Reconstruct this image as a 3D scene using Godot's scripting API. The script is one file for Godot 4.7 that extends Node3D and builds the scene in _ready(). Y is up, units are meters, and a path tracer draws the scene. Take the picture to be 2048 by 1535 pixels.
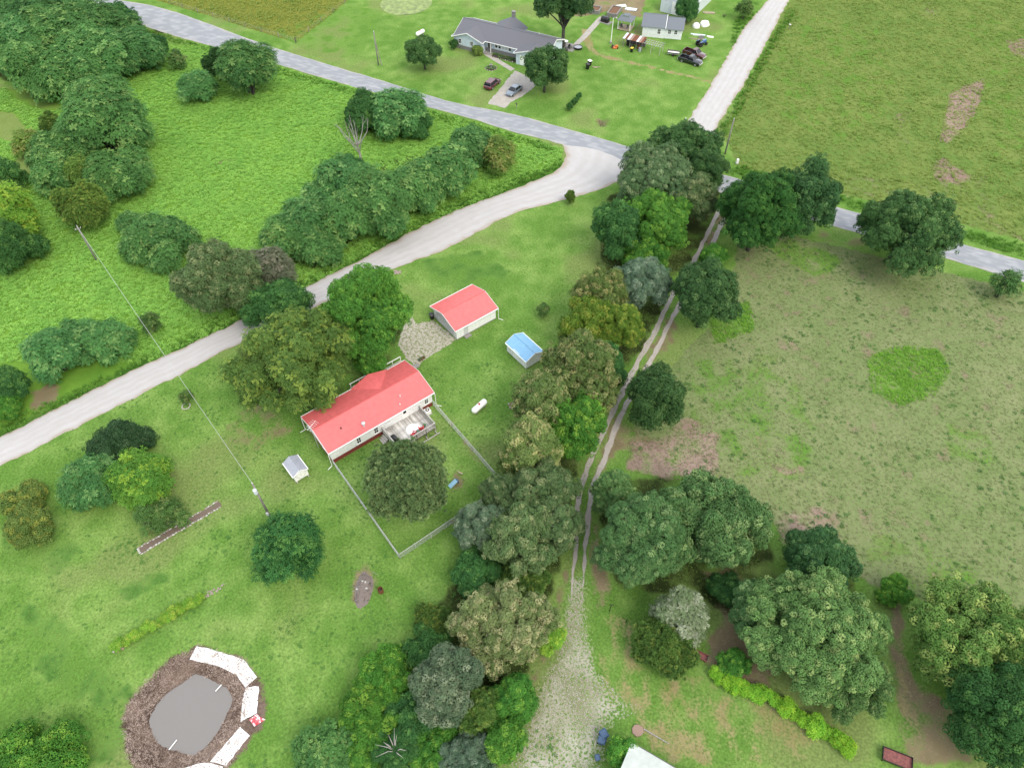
extends Node3D
# A farmstead seen from 80 m up under an overcast sky. Units are metres; -z runs away from the camera, x to the right.

const K := 2.0          # colours are written as they show in daylight at this exposure, and divided by it to give base colours

func _ready() -> void:
	# ---- camera, sky, sun, exposure
	var cam := Camera3D.new()
	cam.name = "camera"
	cam.position = Vector3(0, 80, 0)
	cam.rotation_degrees = Vector3(-50.5, 0, 0)
	cam.fov = 56.77
	cam.near = 0.5
	cam.far = 3000.0
	cam.current = true
	add_child(cam)
	var env := Environment.new()
	env.background_mode = Environment.BG_SKY
	var sky_look := ProceduralSkyMaterial.new()
	sky_look.sky_top_color = Color(0.83, 0.85, 0.88)
	sky_look.sky_horizon_color = Color(0.87, 0.885, 0.905)
	sky_look.sky_curve = 0.3
	sky_look.ground_bottom_color = Color(0.40, 0.43, 0.36)
	sky_look.ground_horizon_color = Color(0.75, 0.78, 0.80)
	var sky := Sky.new()
	sky.sky_material = sky_look
	env.sky = sky
	env.tonemap_mode = Environment.TONE_MAPPER_LINEAR
	env.tonemap_exposure = 2.4
	env.sdfgi_enabled = true
	env.ssao_enabled = true
	env.ssil_enabled = true
	var we := WorldEnvironment.new()
	we.name = "world_environment"
	we.environment = env
	add_child(we)
	var sun := DirectionalLight3D.new()
	sun.name = "sun"
	sun.light_energy = 0.45
	sun.light_color = Color(1.0, 0.97, 0.92)
	sun.light_angular_distance = 34.0
	sun.shadow_enabled = true
	add_child(sun)
	sun.look_at_from_position(Vector3(30, 52, 34), Vector3.ZERO, Vector3.UP)
	# ---- the place
	shared_looks()
	paint_layers()
	build_ground()
	build_roads()
	build_pond()
	build_home()
	build_outbuildings()
	build_yard_things()
	build_neighbour()
	build_lower_right()
	build_poles()
	build_trees()
	build_growth()

# ------------------------------------------------------------------ helpers
var taken := {}

func numbered(called: String) -> String:
	if not taken.has(called):
		taken[called] = 0
		return called
	taken[called] += 1
	return "%s_%03d" % [called, taken[called]]

func thing(called: String, label: String, category: String, at := Vector3.ZERO, turn := 0.0, group := "") -> Node3D:
	var o := Node3D.new()
	o.name = numbered(called)
	add_child(o)
	o.position = at
	o.rotation.y = turn
	tag(o, label, category, group)
	return o

func tag(o: Node, label: String, category: String, group := "") -> void:
	o.set_meta("label", label)
	o.set_meta("category", category)
	if group != "":
		o.set_meta("group", group)

func copy_of(o: Node3D, at: Vector3, turn: float, label := "") -> Node3D:
	var base: String = str(o.name)
	if base.length() > 4 and base.substr(base.length() - 3).is_valid_int():
		base = base.substr(0, base.length() - 4)
	var c: Node3D = o.duplicate()
	c.name = numbered(base)
	add_child(c)
	c.position = at
	c.rotation.y = turn
	if label != "":
		c.set_meta("label", label)
	return c

func part(parent: Node, called: String, mesh: Mesh, look: Material, at := Vector3.ZERO, turn := Vector3.ZERO) -> MeshInstance3D:
	var o := MeshInstance3D.new()
	o.name = called if parent != self else numbered(called)
	o.mesh = mesh
	o.material_override = look
	parent.add_child(o, true)
	o.position = at
	o.rotation = turn
	return o

func structure(called: String, mesh: Mesh, look: Material, label := "") -> MeshInstance3D:
	var o := part(self, called, mesh, look)
	o.set_meta("kind", "structure")
	if label != "":
		o.set_meta("label", label)
	return o

func D(r: float, gg: float, b: float) -> Color:      # a colour as it shows in open daylight -> sRGB base colour
	var c := Color(r / 255.0, gg / 255.0, b / 255.0).srgb_to_linear()
	return Color(c.r / K, c.g / K, c.b / K).linear_to_srgb()

func DL(r: float, gg: float, b: float) -> Color:     # the same, linear, for vertex and copy colours
	var c := Color(r / 255.0, gg / 255.0, b / 255.0).srgb_to_linear()
	return Color(c.r / K, c.g / K, c.b / K)

func L(r: float, gg: float, b: float) -> Color:      # linear base colour -> sRGB
	return Color(r, gg, b).linear_to_srgb()

class MB:
	var v := PackedVector3Array()
	var n := PackedVector3Array()
	var uv := PackedVector2Array()
	var c := PackedColorArray()
	var ink := Color(1, 1, 1)
	func tri(a: Vector3, b: Vector3, d: Vector3, ua := Vector2.ZERO, ub := Vector2.ZERO, ud := Vector2.ZERO) -> void:   # counter-clockwise from outside
		var m := (b - a).cross(d - a)
		if m.length_squared() < 1e-14:
			return
		m = m.normalized()
		v.append(a); v.append(d); v.append(b)
		n.append(m); n.append(m); n.append(m)
		uv.append(ua); uv.append(ud); uv.append(ub)
		c.append(ink); c.append(ink); c.append(ink)
	func quad(a: Vector3, b: Vector3, d: Vector3, e: Vector3) -> void:
		tri(a, b, d)
		tri(a, d, e)
	func box(at: Vector3, size: Vector3, turn := Basis.IDENTITY) -> void:
		var h := size / 2.0
		var p := []
		for k in 8:
			p.append(at + turn * Vector3(h.x * (1 if k & 1 else -1), h.y * (1 if k & 2 else -1), h.z * (1 if k & 4 else -1)))
		quad(p[0], p[2], p[3], p[1]); quad(p[4], p[5], p[7], p[6])
		quad(p[0], p[4], p[6], p[2]); quad(p[1], p[3], p[7], p[5])
		quad(p[2], p[6], p[7], p[3]); quad(p[0], p[1], p[5], p[4])
	func bevel_box(at: Vector3, size: Vector3, bev: float, turn := Basis.IDENTITY) -> void:   # box with its upright and top edges cut
		var h := size / 2.0
		var rings := []
		for lay in [[-h.y, 0.0], [h.y - bev, 0.0], [h.y, bev]]:
			var x: float = h.x - lay[1]
			var z: float = h.z - lay[1]
			var ring := []
			for q in [[x, z - bev], [x - bev, z], [-x + bev, z], [-x, z - bev], [-x, -z + bev], [-x + bev, -z], [x - bev, -z], [x, -z + bev]]:
				ring.append(at + turn * Vector3(q[0], lay[0], q[1]))
			rings.append(ring)
		loft(rings)
	func loft(rings: Array, capped := true) -> void:      # rings of equal length; each runs clockwise from above when stacked upward
		for i in rings.size() - 1:
			var a: Array = rings[i]
			var b: Array = rings[i + 1]
			var m := a.size()
			for k in m:
				var k2 := (k + 1) % m
				quad(a[k2], a[k], b[k], b[k2])
		if capped:
			var last: Array = rings[rings.size() - 1]
			var first: Array = rings[0]
			for k in range(1, last.size() - 1):
				tri(last[0], last[k + 1], last[k])
				tri(first[0], first[k], first[k + 1])
	func tube(pts: Array, rads: Array, sides := 6, capped := true) -> void:
		var rings := []
		for i in pts.size():
			var dir: Vector3 = (pts[mini(i + 1, pts.size() - 1)] - pts[maxi(i - 1, 0)])
			dir = dir.normalized() if dir.length() > 1e-6 else Vector3.UP
			var side := dir.cross(Vector3(0.31, 0.17, 0.93) if absf(dir.z) < 0.8 else Vector3(0.93, 0.2, 0.1)).normalized()
			var oth := dir.cross(side).normalized()
			var ring := []
			for k in sides:
				var a := -TAU * k / sides
				ring.append(pts[i] + (side * cos(a) + oth * sin(a)) * float(rads[i]))
			rings.append(ring)
		loft(rings, capped)
	func prism(poly: Array, y0: float, y1: float) -> void:    # polygon of Vector2(x, z), any turn
		var area := 0.0
		for i in poly.size():
			var a: Vector2 = poly[i]
			var b: Vector2 = poly[(i + 1) % poly.size()]
			area += a.x * b.y - b.x * a.y
		var q := poly.duplicate()
		if area < 0:
			q.reverse()
		var idx := Geometry2D.triangulate_polygon(PackedVector2Array(q))
		for i in range(0, idx.size(), 3):
			var t := [q[idx[i]], q[idx[i + 1]], q[idx[i + 2]]]
			if (t[1] - t[0]).cross(t[2] - t[0]) > 0:
				t.reverse()
			tri(Vector3(t[0].x, y1, t[0].y), Vector3(t[1].x, y1, t[1].y), Vector3(t[2].x, y1, t[2].y))
			if y1 > y0:
				tri(Vector3(t[0].x, y0, t[0].y), Vector3(t[2].x, y0, t[2].y), Vector3(t[1].x, y0, t[1].y))
		if y1 > y0:
			for i in q.size():
				var a: Vector2 = q[i]
				var b: Vector2 = q[(i + 1) % q.size()]
				quad(Vector3(b.x, y0, b.y), Vector3(a.x, y0, a.y), Vector3(a.x, y1, a.y), Vector3(b.x, y1, b.y))
	func lathe(profile: Array, sides := 16, at := Vector3.ZERO, turn := Basis.IDENTITY) -> void:   # Vector2(radius, height) going up
		var rings := []
		for q in profile:
			var ring := []
			for k in sides:
				var a := -TAU * k / sides
				ring.append(at + turn * Vector3(cos(a) * q.x, q.y, -sin(a) * q.x))
			ring.reverse()
			rings.append(ring)
		loft(rings)
	func smooth() -> void:      # round the normals of faces that share a corner
		var sum := {}
		for i in v.size():
			var key := Vector3i((v[i] * 500.0).round())
			sum[key] = sum.get(key, Vector3.ZERO) + n[i]
		for i in v.size():
			var m: Vector3 = sum[Vector3i((v[i] * 500.0).round())].normalized()
			if m.dot(n[i]) > 0.45:
				n[i] = m
	func mesh(tinted := false) -> ArrayMesh:
		var a := []
		a.resize(Mesh.ARRAY_MAX)
		a[Mesh.ARRAY_VERTEX] = v
		a[Mesh.ARRAY_NORMAL] = n
		a[Mesh.ARRAY_TEX_UV] = uv
		if tinted:
			a[Mesh.ARRAY_COLOR] = c
		var m := ArrayMesh.new()
		m.add_surface_from_arrays(Mesh.PRIMITIVE_TRIANGLES, a)
		return m

func box_mesh(size: Vector3) -> ArrayMesh:
	var b := MB.new()
	b.box(Vector3.ZERO, size)
	return b.mesh()

func add_box(parent: Node, called: String, at: Vector3, size: Vector3, look: Material, turn := Vector3.ZERO) -> MeshInstance3D:
	return part(parent, called, box_mesh(size), look, at, turn)

# ------------------------------------------------------------------ looks
var speckle: ImageTexture
var blotch: ImageTexture
var streaks: ImageTexture
var soft: ImageTexture
var M := {}

func grey_noise(seed_: int, freq: float, low: float, octaves: int, squeeze := 1.0, size := 256) -> ImageTexture:
	var fn := FastNoiseLite.new()
	fn.seed = seed_
	fn.noise_type = FastNoiseLite.TYPE_SIMPLEX_SMOOTH
	fn.frequency = freq
	fn.fractal_octaves = octaves
	var src := fn.get_seamless_image(size, size).get_data()
	var out := PackedByteArray()
	out.resize(size * size * 3)
	for y in size:
		var sy := int(y * squeeze) % size
		for x in size:
			var t := src[sy * size + x] / 255.0
			var b := int(255.0 * (low + (1.0 - low) * t))
			var i := (y * size + x) * 3
			out[i] = b; out[i + 1] = b; out[i + 2] = b
	return ImageTexture.create_from_image(Image.create_from_data(size, size, false, Image.FORMAT_RGB8, out))

func look(called: String, color: Color, rough := 0.8, tex: Texture2D = null, scale := 1.0, metal := 0.0) -> StandardMaterial3D:
	var m := StandardMaterial3D.new()
	m.resource_name = called
	m.albedo_color = color
	m.roughness = rough
	m.metallic = metal
	if tex:
		m.albedo_texture = tex
		m.uv1_triplanar = true
		m.uv1_scale = Vector3.ONE * scale
	M[called] = m
	return m

func shared_looks() -> void:
	speckle = grey_noise(3, 0.09, 0.72, 3)
	blotch = grey_noise(5, 0.018, 0.7, 4)
	streaks = grey_noise(7, 0.05, 0.62, 3, 0.1)
	soft = grey_noise(9, 0.02, 0.9, 4)
	look("white_siding", L(0.82, 0.84, 0.86), 0.5, soft, 0.35)
	look("white_trim", L(0.78, 0.79, 0.80), 0.45)
	look("white_paint", L(0.82, 0.82, 0.82), 0.4)
	look("red_metal", L(0.64, 0.14, 0.14), 0.3, soft, 0.22)
	look("red_brick_skirt", L(0.27, 0.05, 0.04), 0.8, speckle, 1.2)
	look("glass_dark", L(0.012, 0.015, 0.02), 0.08)
	look("blind_white", L(0.5, 0.52, 0.54), 0.6)
	look("galvanised", L(0.55, 0.56, 0.58), 0.45, soft, 0.8)
	look("deck_wood", L(0.62, 0.6, 0.575), 0.85, streaks, 0.7)
	look("deck_wood_pale", L(0.8, 0.78, 0.75), 0.85, streaks, 0.6)
	look("deck_wood_dark", L(0.44, 0.42, 0.39), 0.85, streaks, 0.8)
	look("rail_wood", L(0.6, 0.58, 0.55), 0.8, streaks, 0.5)
	look("rail_dark", L(0.09, 0.085, 0.08), 0.8)
	look("black_plastic", L(0.012, 0.012, 0.014), 0.35)
	look("tyre", L(0.012, 0.012, 0.012), 0.8)
	look("red_plastic", L(0.42, 0.03, 0.035), 0.5)
	look("green_plastic", L(0.06, 0.13, 0.09), 0.6)
	look("blue_metal", L(0.20, 0.42, 0.66), 0.4, soft, 0.3)
	look("grey_metal", L(0.33, 0.35, 0.41), 0.4, soft, 0.3)
	look("shingle_grey", L(0.16, 0.165, 0.195), 0.9, speckle, 0.6)
	look("shingle_slate", L(0.19, 0.215, 0.25), 0.9, speckle, 0.6)
	look("pale_roof", L(0.46, 0.50, 0.48), 0.5, soft, 0.2)
	look("silver_metal", L(0.60, 0.66, 0.72), 0.4, soft, 0.2)
	look("blue_siding", L(0.56, 0.66, 0.75), 0.6, soft, 0.3)
	look("barn_white", L(0.76, 0.79, 0.82), 0.6, soft, 0.3)
	look("stone_base", L(0.26, 0.26, 0.25), 0.9, speckle, 0.8)
	look("concrete", L(0.33, 0.32, 0.31), 0.9, speckle, 0.4)
	look("pole_wood", L(0.33, 0.31, 0.295), 0.9, streaks, 0.5)
	look("bark", L(0.10, 0.092, 0.078), 0.95, streaks, 0.7)
	look("dead_wood", L(0.44, 0.42, 0.40), 0.95, streaks, 0.7)
	look("wire", L(0.5, 0.5, 0.5), 0.5, null, 1.0, 0.5)
	look("rust", L(0.20, 0.07, 0.035), 0.9, speckle, 0.8)
	look("feeder_red", L(0.26, 0.085, 0.08), 0.7, blotch, 0.6)
	look("tarp_blue", L(0.28, 0.36, 0.52), 0.5, blotch, 0.8)
	look("toy_blue", L(0.22, 0.42, 0.55), 0.4)
	look("bin_blue", L(0.045, 0.09, 0.17), 0.5)
	look("pink_stone", L(0.38, 0.26, 0.21), 0.9, speckle, 1.2)
	look("white_stone", L(0.55, 0.54, 0.52), 0.9, speckle, 1.0)
	look("tan_stone", L(0.36, 0.31, 0.27), 0.9, speckle, 1.0)
	look("lumber", L(0.5, 0.42, 0.3), 0.8, streaks, 0.6)
	look("dog_fur", L(0.55, 0.46, 0.33), 0.9, speckle, 3.0)
	look("yellow_plastic", L(0.6, 0.45, 0.05), 0.5)
	look("orange_paint", L(0.5, 0.14, 0.03), 0.4)
	look("ash", L(0.23, 0.19, 0.175), 0.95, speckle, 0.9)
	for c in [["paint_maroon", 0.075, 0.008, 0.022], ["paint_steel", 0.14, 0.18, 0.23], ["paint_black", 0.01, 0.012, 0.018], ["paint_wine", 0.06, 0.009, 0.012], ["paint_tractor", 0.05, 0.12, 0.3]]:
		var m := look(c[0], L(c[1], c[2], c[3]), 0.35)
		m.clearcoat_enabled = true
		m.clearcoat = 1.0
		m.clearcoat_roughness = 0.06
	var leaf := look("leaf", Color.WHITE, 0.55)
	leaf.vertex_color_use_as_albedo = true
	leaf.backlight_enabled = true
	leaf.backlight = Color(0.46, 0.5, 0.26)
	leaf.metallic_specular = 0.22
	var blade := look("blade", Color.WHITE, 0.7)
	blade.vertex_color_use_as_albedo = true
	blade.backlight_enabled = true
	blade.backlight = Color(0.6, 0.66, 0.4)
	blade.metallic_specular = 0.15

# ------------------------------------------------------------------ data
const TREES := [
	[-122.27, -180.42, 9.45, 5.2, 5.37, 4.62, "elm", "b", "blue-green scrub tree in the dense thicket by the asphalt road", "trees in the thicket beside the asphalt road"],
	[-112.71, -173.76, 9.33, 9.33, 5.43, 4.67, "elm", "b", "blue-green scrub tree in the dense thicket by the asphalt road", "trees in the thicket beside the asphalt road"],
	[-102.24, -165.6, 9.41, 9.41, 5.66, 4.86, "elm", "b", "blue-green scrub tree in the dense thicket by the asphalt road", "trees in the thicket beside the asphalt road"],
	[-110.47, -159.98, 7.83, 7.83, 5.65, 4.86, "elm", "b", "blue-green scrub tree in the dense thicket by the asphalt road", "trees in the thicket beside the asphalt road"],
	[-95.32, -168.48, 8.51, 8.51, 5.47, 4.7, "elm", "b", "blue-green scrub tree in the dense thicket by the asphalt road", "trees in the thicket beside the asphalt road"],
	[-85.95, -159.54, 7.38, 7.38, 4.58, 3.94, "elm", "b", "blue-green scrub tree in the dense thicket by the asphalt road", "trees in the thicket beside the asphalt road"],
	[-92.53, -154.89, 7.75, 7.75, 5.49, 4.72, "elm", "b", "blue-green scrub tree in the dense thicket by the asphalt road", "trees in the thicket beside the asphalt road"],
	[-110.08, -182.24, 9.27, 5.1, 4.22, 3.63, "elm", "b", "blue-green scrub tree in the dense thicket by the asphalt road", "trees in the thicket beside the asphalt road"],
	[-99.03, -149.82, 8.26, 7.67, 4.79, 4.12, "elm", "b", "broad scrub tree at the meadow edge of the roadside thicket", ""],
	[-93.07, -149.49, 5.9, 5.9, 4.46, 3.84, "elm", "b", "scrub tree with an olive juniper grown into it, meadow edge of the roadside thicket", ""],
	[-97.56, -153.12, 2.69, 2.69, 3.64, 3.13, "jun", "b", "olive juniper poking through the roadside thicket", ""],
	[-96.83, -180.81, 4.49, 4.49, 2.71, 2.33, "dark", "b", "dark leafy tree of the thicket closest to the asphalt road", ""],
	[-84.18, -165.17, 4.39, 3.67, 2.55, 2.19, "dark", "b", "low dark bush at the meadow tip of the roadside thicket", ""],
	[-103.42, -148.84, 5.36, 5.36, 6.13, 5.27, "elm", "b", "scrub tree at the thicket corner above the mown path", ""],
	[-76.24, -159.87, 2.25, 2.25, 2.4, 2.07, "wisp", "b", "thin pale sapling in the meadow between thicket and round tree", ""],
	[-68.02, -146.5, 3.91, 3.91, 3.15, 2.71, "elm", "b", "small round bush in the meadow beside a dark cedar", ""],
	[-65.16, -154.61, 3.02, 3.02, 4.08, 3.51, "cedar", "b", "dark cedar standing tight against a rounder leafy tree by the road", ""],
	[-57.27, -148.97, 6.02, 6.02, 6.31, 5.43, "elm", "b", "round leafy tree beside the asphalt road with a dark cedar at its side", ""],
	[-79.47, -126.36, 8.63, 8.63, 7.78, 6.69, "elm", "b", "largest round scrub tree of the meadow, pale on top", ""],
	[-93.93, -132.79, 2.09, 2.09, 2.54, 2.18, "jun", "b", "small upright juniper next to the largest meadow tree", ""],
	[-95.29, -126.09, 3.61, 3.61, 2.36, 2.03, "brush", "b", "brownish weedy brush beside the mown path", ""],
	[-84.81, -119.05, 6.08, 6.08, 4.6, 3.96, "elm", "b", "feathery blue-green bush above the juniper in the meadow", ""],
	[-84.39, -113.75, 4.62, 4.62, 4.04, 3.48, "elm", "b", "feathery bush beside the mown path, lowest of its clump", ""],
	[-79.19, -113.71, 3.24, 3.24, 4.07, 3.5, "jun", "b", "olive juniper squeezed between feathery meadow bushes", ""],
	[-72.83, -113.11, 6.77, 6.39, 3.93, 3.38, "elm", "b", "wide bush on the meadow side of the juniper clump", ""],
	[-75.35, -103.16, 4.47, 4.47, 4.2, 3.61, "jun", "b", "dense cone-shaped juniper right behind the utility pole in the meadow", ""],
	[-93.63, -112.57, 3.16, 3.16, 3.73, 3.21, "dark", "b", "round dark bush beyond the mown path", ""],
	[-86.36, -98.44, 5.99, 5.99, 5.15, 4.43, "yel", "b", "yellow-green leafy tree above the meadow by the mown path", ""],
	[-83.45, -92.56, 4.79, 4.79, 4.23, 3.64, "dark", "b", "dark green tree in front of the yellow-green one", ""],
	[-67.49, -101.58, 2.28, 2.28, 1.84, 1.59, "elm", "b", "small grey-green bush at the tip of a wider meadow bush", ""],
	[-59.51, -94.84, 6.12, 5.93, 3.55, 3.06, "elm", "b", "wide low bush alone in the middle of the meadow", ""],
	[-58.45, -98.04, 2.07, 2.07, 2.8, 2.41, "cedar", "b", "dark sprig of cedar rising out of the wide low meadow bush", ""],
	[-45.28, -82.45, 6.4, 6.4, 6.13, 5.27, "oak", "b", "big dark grey-green tree beside the gravel road", ""],
	[-39.49, -87.85, 4.21, 4.21, 3.34, 2.88, "grey", "b", "half-bare greyish tree next to the big roadside oak", ""],
	[-35.91, -78.34, 5.19, 4.98, 3.22, 3.68, "dark", "t", "dark blue-green tree between gravel road and the sprawling walnut", ""],
	[-34.73, -99.38, 5.15, 5.15, 4.31, 3.71, "elm", "b", "blue-green scrub tree in the row between meadow and gravel road", "scrub trees along the gravel road opposite the garage"],
	[-30.05, -108.71, 6.13, 6.13, 4.72, 4.06, "elm", "b", "blue-green scrub tree in the row between meadow and gravel road", "scrub trees along the gravel road opposite the garage"],
	[-22.35, -102.07, 5.96, 5.96, 6.23, 5.36, "elm", "b", "blue-green scrub tree in the row between meadow and gravel road", "scrub trees along the gravel road opposite the garage"],
	[-17.02, -108.84, 5.03, 5.03, 4.62, 3.97, "elm", "b", "blue-green scrub tree in the row between meadow and gravel road", "scrub trees along the gravel road opposite the garage"],
	[-38.25, -96.36, 4.59, 4.59, 3.11, 2.68, "elm", "b", "blue-green scrub tree in the row between meadow and gravel road", "scrub trees along the gravel road opposite the garage"],
	[-32.41, -93.98, 4.31, 4.25, 2.5, 2.15, "elm", "b", "blue-green scrub tree in the row between meadow and gravel road", "scrub trees along the gravel road opposite the garage"],
	[-27.69, -99.47, 4.8, 4.8, 5.46, 4.69, "elm", "b", "blue-green scrub tree in the row between meadow and gravel road", "scrub trees along the gravel road opposite the garage"],
	[-32.73, -105.27, 4.12, 4.12, 4.12, 3.55, "elm", "b", "blue-green scrub tree in the row between meadow and gravel road", "scrub trees along the gravel road opposite the garage"],
	[-30.7, -116.84, 3.14, 3.14, 2.26, 1.95, "dark", "b", "low dark bush at the foot of the dead tree", ""],
	[-11.19, -112.99, 4.47, 4.47, 5, 4.3, "elm", "b", "rounded blue-green tree in the roadside row, taller than its neighbours toward the junction", ""],
	[-7.94, -123.09, 4.17, 4.17, 3.89, 3.34, "elm", "b", "feathery tree in the row just short of the junction weeds", ""],
	[-3.06, -120.03, 3.9, 3.9, 3.62, 3.11, "brush", "b", "yellowish shrub at the junction end of the roadside row", ""],
	[-30.13, -134.32, 4.52, 4.52, 3.95, 3.39, "dark", "b", "dark half of the wide bush beside the asphalt road", ""],
	[-23.75, -133.91, 6.61, 6.61, 4.22, 3.63, "elm", "b", "leafy half of the wide bush beside the asphalt road", ""],
	[-19.91, -132.49, 3.81, 3.81, 2.62, 2.25, "dark", "b", "low dark bush trailing off the wide one beside the asphalt road", ""],
	[-66.73, -69.09, 3.86, 3.86, 3.86, 3.32, "elm", "b", "feathery green bush beside the gravel road, foremost of three", ""],
	[-64.4, -72.41, 4.41, 4.39, 2.56, 2.2, "elm", "b", "middle feathery bush of three beside the gravel road", ""],
	[-60.21, -72.7, 3.68, 3.68, 2.45, 2.11, "elm", "b", "low feathery bush of three beside the gravel road, closest to the power line", ""],
	[-70.71, -63.48, 2.34, 2.34, 3.16, 2.72, "dark", "b", "dark bush at the end of the gravel road verge", ""],
	[-70.59, -60.49, 2.32, 2.32, 2.03, 1.75, "broad", "b", "bright green bush low beside the dark verge bush", ""],
	[-55.52, -76.52, 1.67, 1.67, 2.26, 1.94, "wisp", "b", "thin dark shrub right under the power line", ""],
	[-52.04, -53.93, 3.69, 3.69, 2.69, 2.31, "plum", "b", "round dark shrub topmost of the three-shrub clump on the lawn", ""],
	[-53.67, -48.1, 3.76, 3.76, 2.74, 2.36, "elm", "b", "blue-green shrub of the three-shrub clump on the lawn", ""],
	[-46.85, -47.85, 3.91, 3.91, 3.22, 2.77, "yel2", "b", "yellow-green shrub of the three-shrub clump on the lawn", ""],
	[-43.61, -43.31, 3.4, 3.09, 1.97, 1.7, "wisp", "b", "sparse twiggy shrub overhanging the stone-edged bed", ""],
	[-61.49, -45.79, 3.15, 2.84, 1.83, 1.57, "olive", "b", "olive-yellow shrub on the lawn, larger of a pair", ""],
	[-58.84, -41.64, 2.61, 2.61, 2.61, 2.24, "olive", "b", "rounder olive shrub on the lawn, smaller of a pair", ""],
	[-25.84, -37.55, 3.74, 3.74, 5.05, 4.34, "cherry", "b", "dark green lawn tree beside the transformer pole", ""],
	[-12.87, -45.45, 4.93, 4.93, 6.66, 5.72, "ced2", "b", "big spreading cedar inside the chain-link yard", ""],
	[-30.12, -63.95, 8.45, 8.45, 6.95, 7.29, "walnut", "t", "sprawling yellow-green walnut over the end of the red-roofed home", ""],
	[-20.59, -71.81, 6.09, 6.09, 7.89, 8.07, "maple", "t", "tall bright green maple between gravel road and red-roofed home", ""],
	[-20.78, -68.18, 2.3, 2.3, 2.89, 2.49, "broad", "b", "small bright tree at the home's front porch", ""],
	[32.04, -118.92, 8.07, 4.44, 4.56, 5.1, "dark2", "t", "dark oak of the tree row standing over the asphalt road", ""],
	[35.17, -111.43, 3.6, 3.6, 4.86, 5.04, "dark2", "t", "narrow dark tree at the road end of the row, over the track mouth", ""],
	[25.44, -108.16, 8.04, 7.87, 4.99, 5.49, "oak", "t", "pale grey-green oak at the junction end of the tree row", ""],
	[31.2, -102.25, 3.74, 3.74, 5.05, 5.22, "oak", "t", "grey-green oak beside the vivid green tree, overhanging the upper farm track", "trees in the long row beside the farm track"],
	[24.54, -97.14, 6.16, 6.16, 4.45, 4.91, "maple", "t", "vivid green tree in front of the pale oak at the junction end of the row", ""],
	[17.21, -94.23, 3.98, 3.98, 5.25, 5.43, "dark", "t", "dark green tree on the lawn side of the vivid green tree", "trees in the long row beside the farm track"],
	[22.07, -91.3, 5.16, 3.77, 2.99, 2.57, "broad", "b", "bright green tree at the foot of the vivid green tree, above the ashy tree", "trees in the long row beside the farm track"],
	[13.47, -79.52, 4.37, 4.37, 4.37, 4.66, "tan", "t", "tan-tipped oak between the ashy tree and the lawn", "trees in the long row beside the farm track"],
	[20.01, -81.99, 4.32, 4.32, 4.6, 4.86, "grey2", "t", "ashy blue-green tree in the row above the bend of the farm track", ""],
	[11.61, -74.26, 4.52, 4.52, 3.91, 4.25, "yelo", "t", "yellowish oak in the row above the blue-roofed shed", ""],
	[16.33, -73.18, 3.06, 3.06, 4.13, 4.3, "yelo", "t", "yellowish oak in the row overhanging the farm track", ""],
	[9.3, -62.95, 5.46, 5.46, 5.77, 6.06, "tan", "t", "tan-tipped oak leaning over the blue-roofed shed", ""],
	[13.23, -66.01, 3.06, 3.06, 4.13, 3.55, "dark", "b", "dark bush between the tan-tipped oak and the farm track", "trees in the long row beside the farm track"],
	[4.26, -58.22, 4.01, 4.01, 5.26, 5.44, "tan", "t", "tan-tipped oak over the blue tarp heap", ""],
	[8.44, -55.34, 4.37, 4.37, 4, 4.32, "broad", "t", "bright green tree among tan-tipped oaks, across the track from a dark oak", "trees in the long row beside the farm track"],
	[2.39, -50.11, 4.04, 4.04, 5.46, 5.63, "tan", "t", "tan-tipped oak beside the propane tank lawn, just above the fence corner", "trees in the long row beside the farm track"],
	[4.15, -44.93, 4.32, 4.32, 4.32, 4.61, "oak", "t", "grey-green oak between the bright green tree and the bare grey limb", "trees in the long row beside the farm track"],
	[-1.48, -45.26, 2.43, 2.43, 3.28, 3.46, "oak", "t", "oak hanging over the far corner of the chain-link fence", ""],
	[0.94, -38.99, 4.65, 4.65, 4.07, 4.41, "oak", "t", "largest grey-green oak of the row, beside the yard fence corner", "trees in the long row beside the farm track"],
	[5.21, -40.34, 3.05, 3.05, 4.12, 4.3, "oak", "t", "grey-green oak with a bare grey limb over the farm track", "trees in the long row beside the farm track"],
	[-3.69, -40.51, 2.83, 2.83, 3.82, 3.99, "grey2", "t", "ashy tree at the yard-fence side of the row", ""],
	[-4.32, -35.48, 2.93, 2.93, 2.17, 1.87, "dark", "b", "dark bush below the ashy tree at the fence side of the row", "trees in the long row beside the farm track"],
	[1.52, -35.58, 3.29, 2.98, 1.91, 1.64, "jun", "b", "olive juniper tucked below the largest grey-green oak of the row", "trees in the long row beside the farm track"],
	[-1.3, -28.74, 5.77, 4.79, 3.58, 4.07, "tan2", "t", "widest pale oak of the row, above the gravel turnaround", ""],
	[-8.78, -30.09, 2.55, 2.42, 1.48, 1.27, "jun", "b", "olive juniper at the lawn edge of the row near the burn barrel", "trees in the long row beside the farm track"],
	[-9.52, -26.93, 3.08, 2.84, 1.79, 1.54, "dark", "b", "dark bush between the lawn-edge juniper and the ashy oak", "trees in the long row beside the farm track"],
	[-13.32, -24.47, 3.52, 3.05, 2.04, 1.75, "broad", "b", "bright green tree at the lawn edge, below the lawn-edge juniper", "trees in the long row beside the farm track"],
	[-6.56, -22.49, 3.54, 3.54, 4.78, 4.96, "grey2", "t", "ashy grey-green oak above the bottom thicket of the row", ""],
	[-14.68, -20.47, 3.48, 3.24, 2.02, 1.74, "broad", "b", "bright green tree at the lawn edge across from the pond", "trees in the long row beside the farm track"],
	[-9.78, -20.48, 3.34, 2.96, 1.94, 1.67, "dark", "b", "dark bush between the ashy oak and the bright lawn-edge tree", "trees in the long row beside the farm track"],
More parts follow.
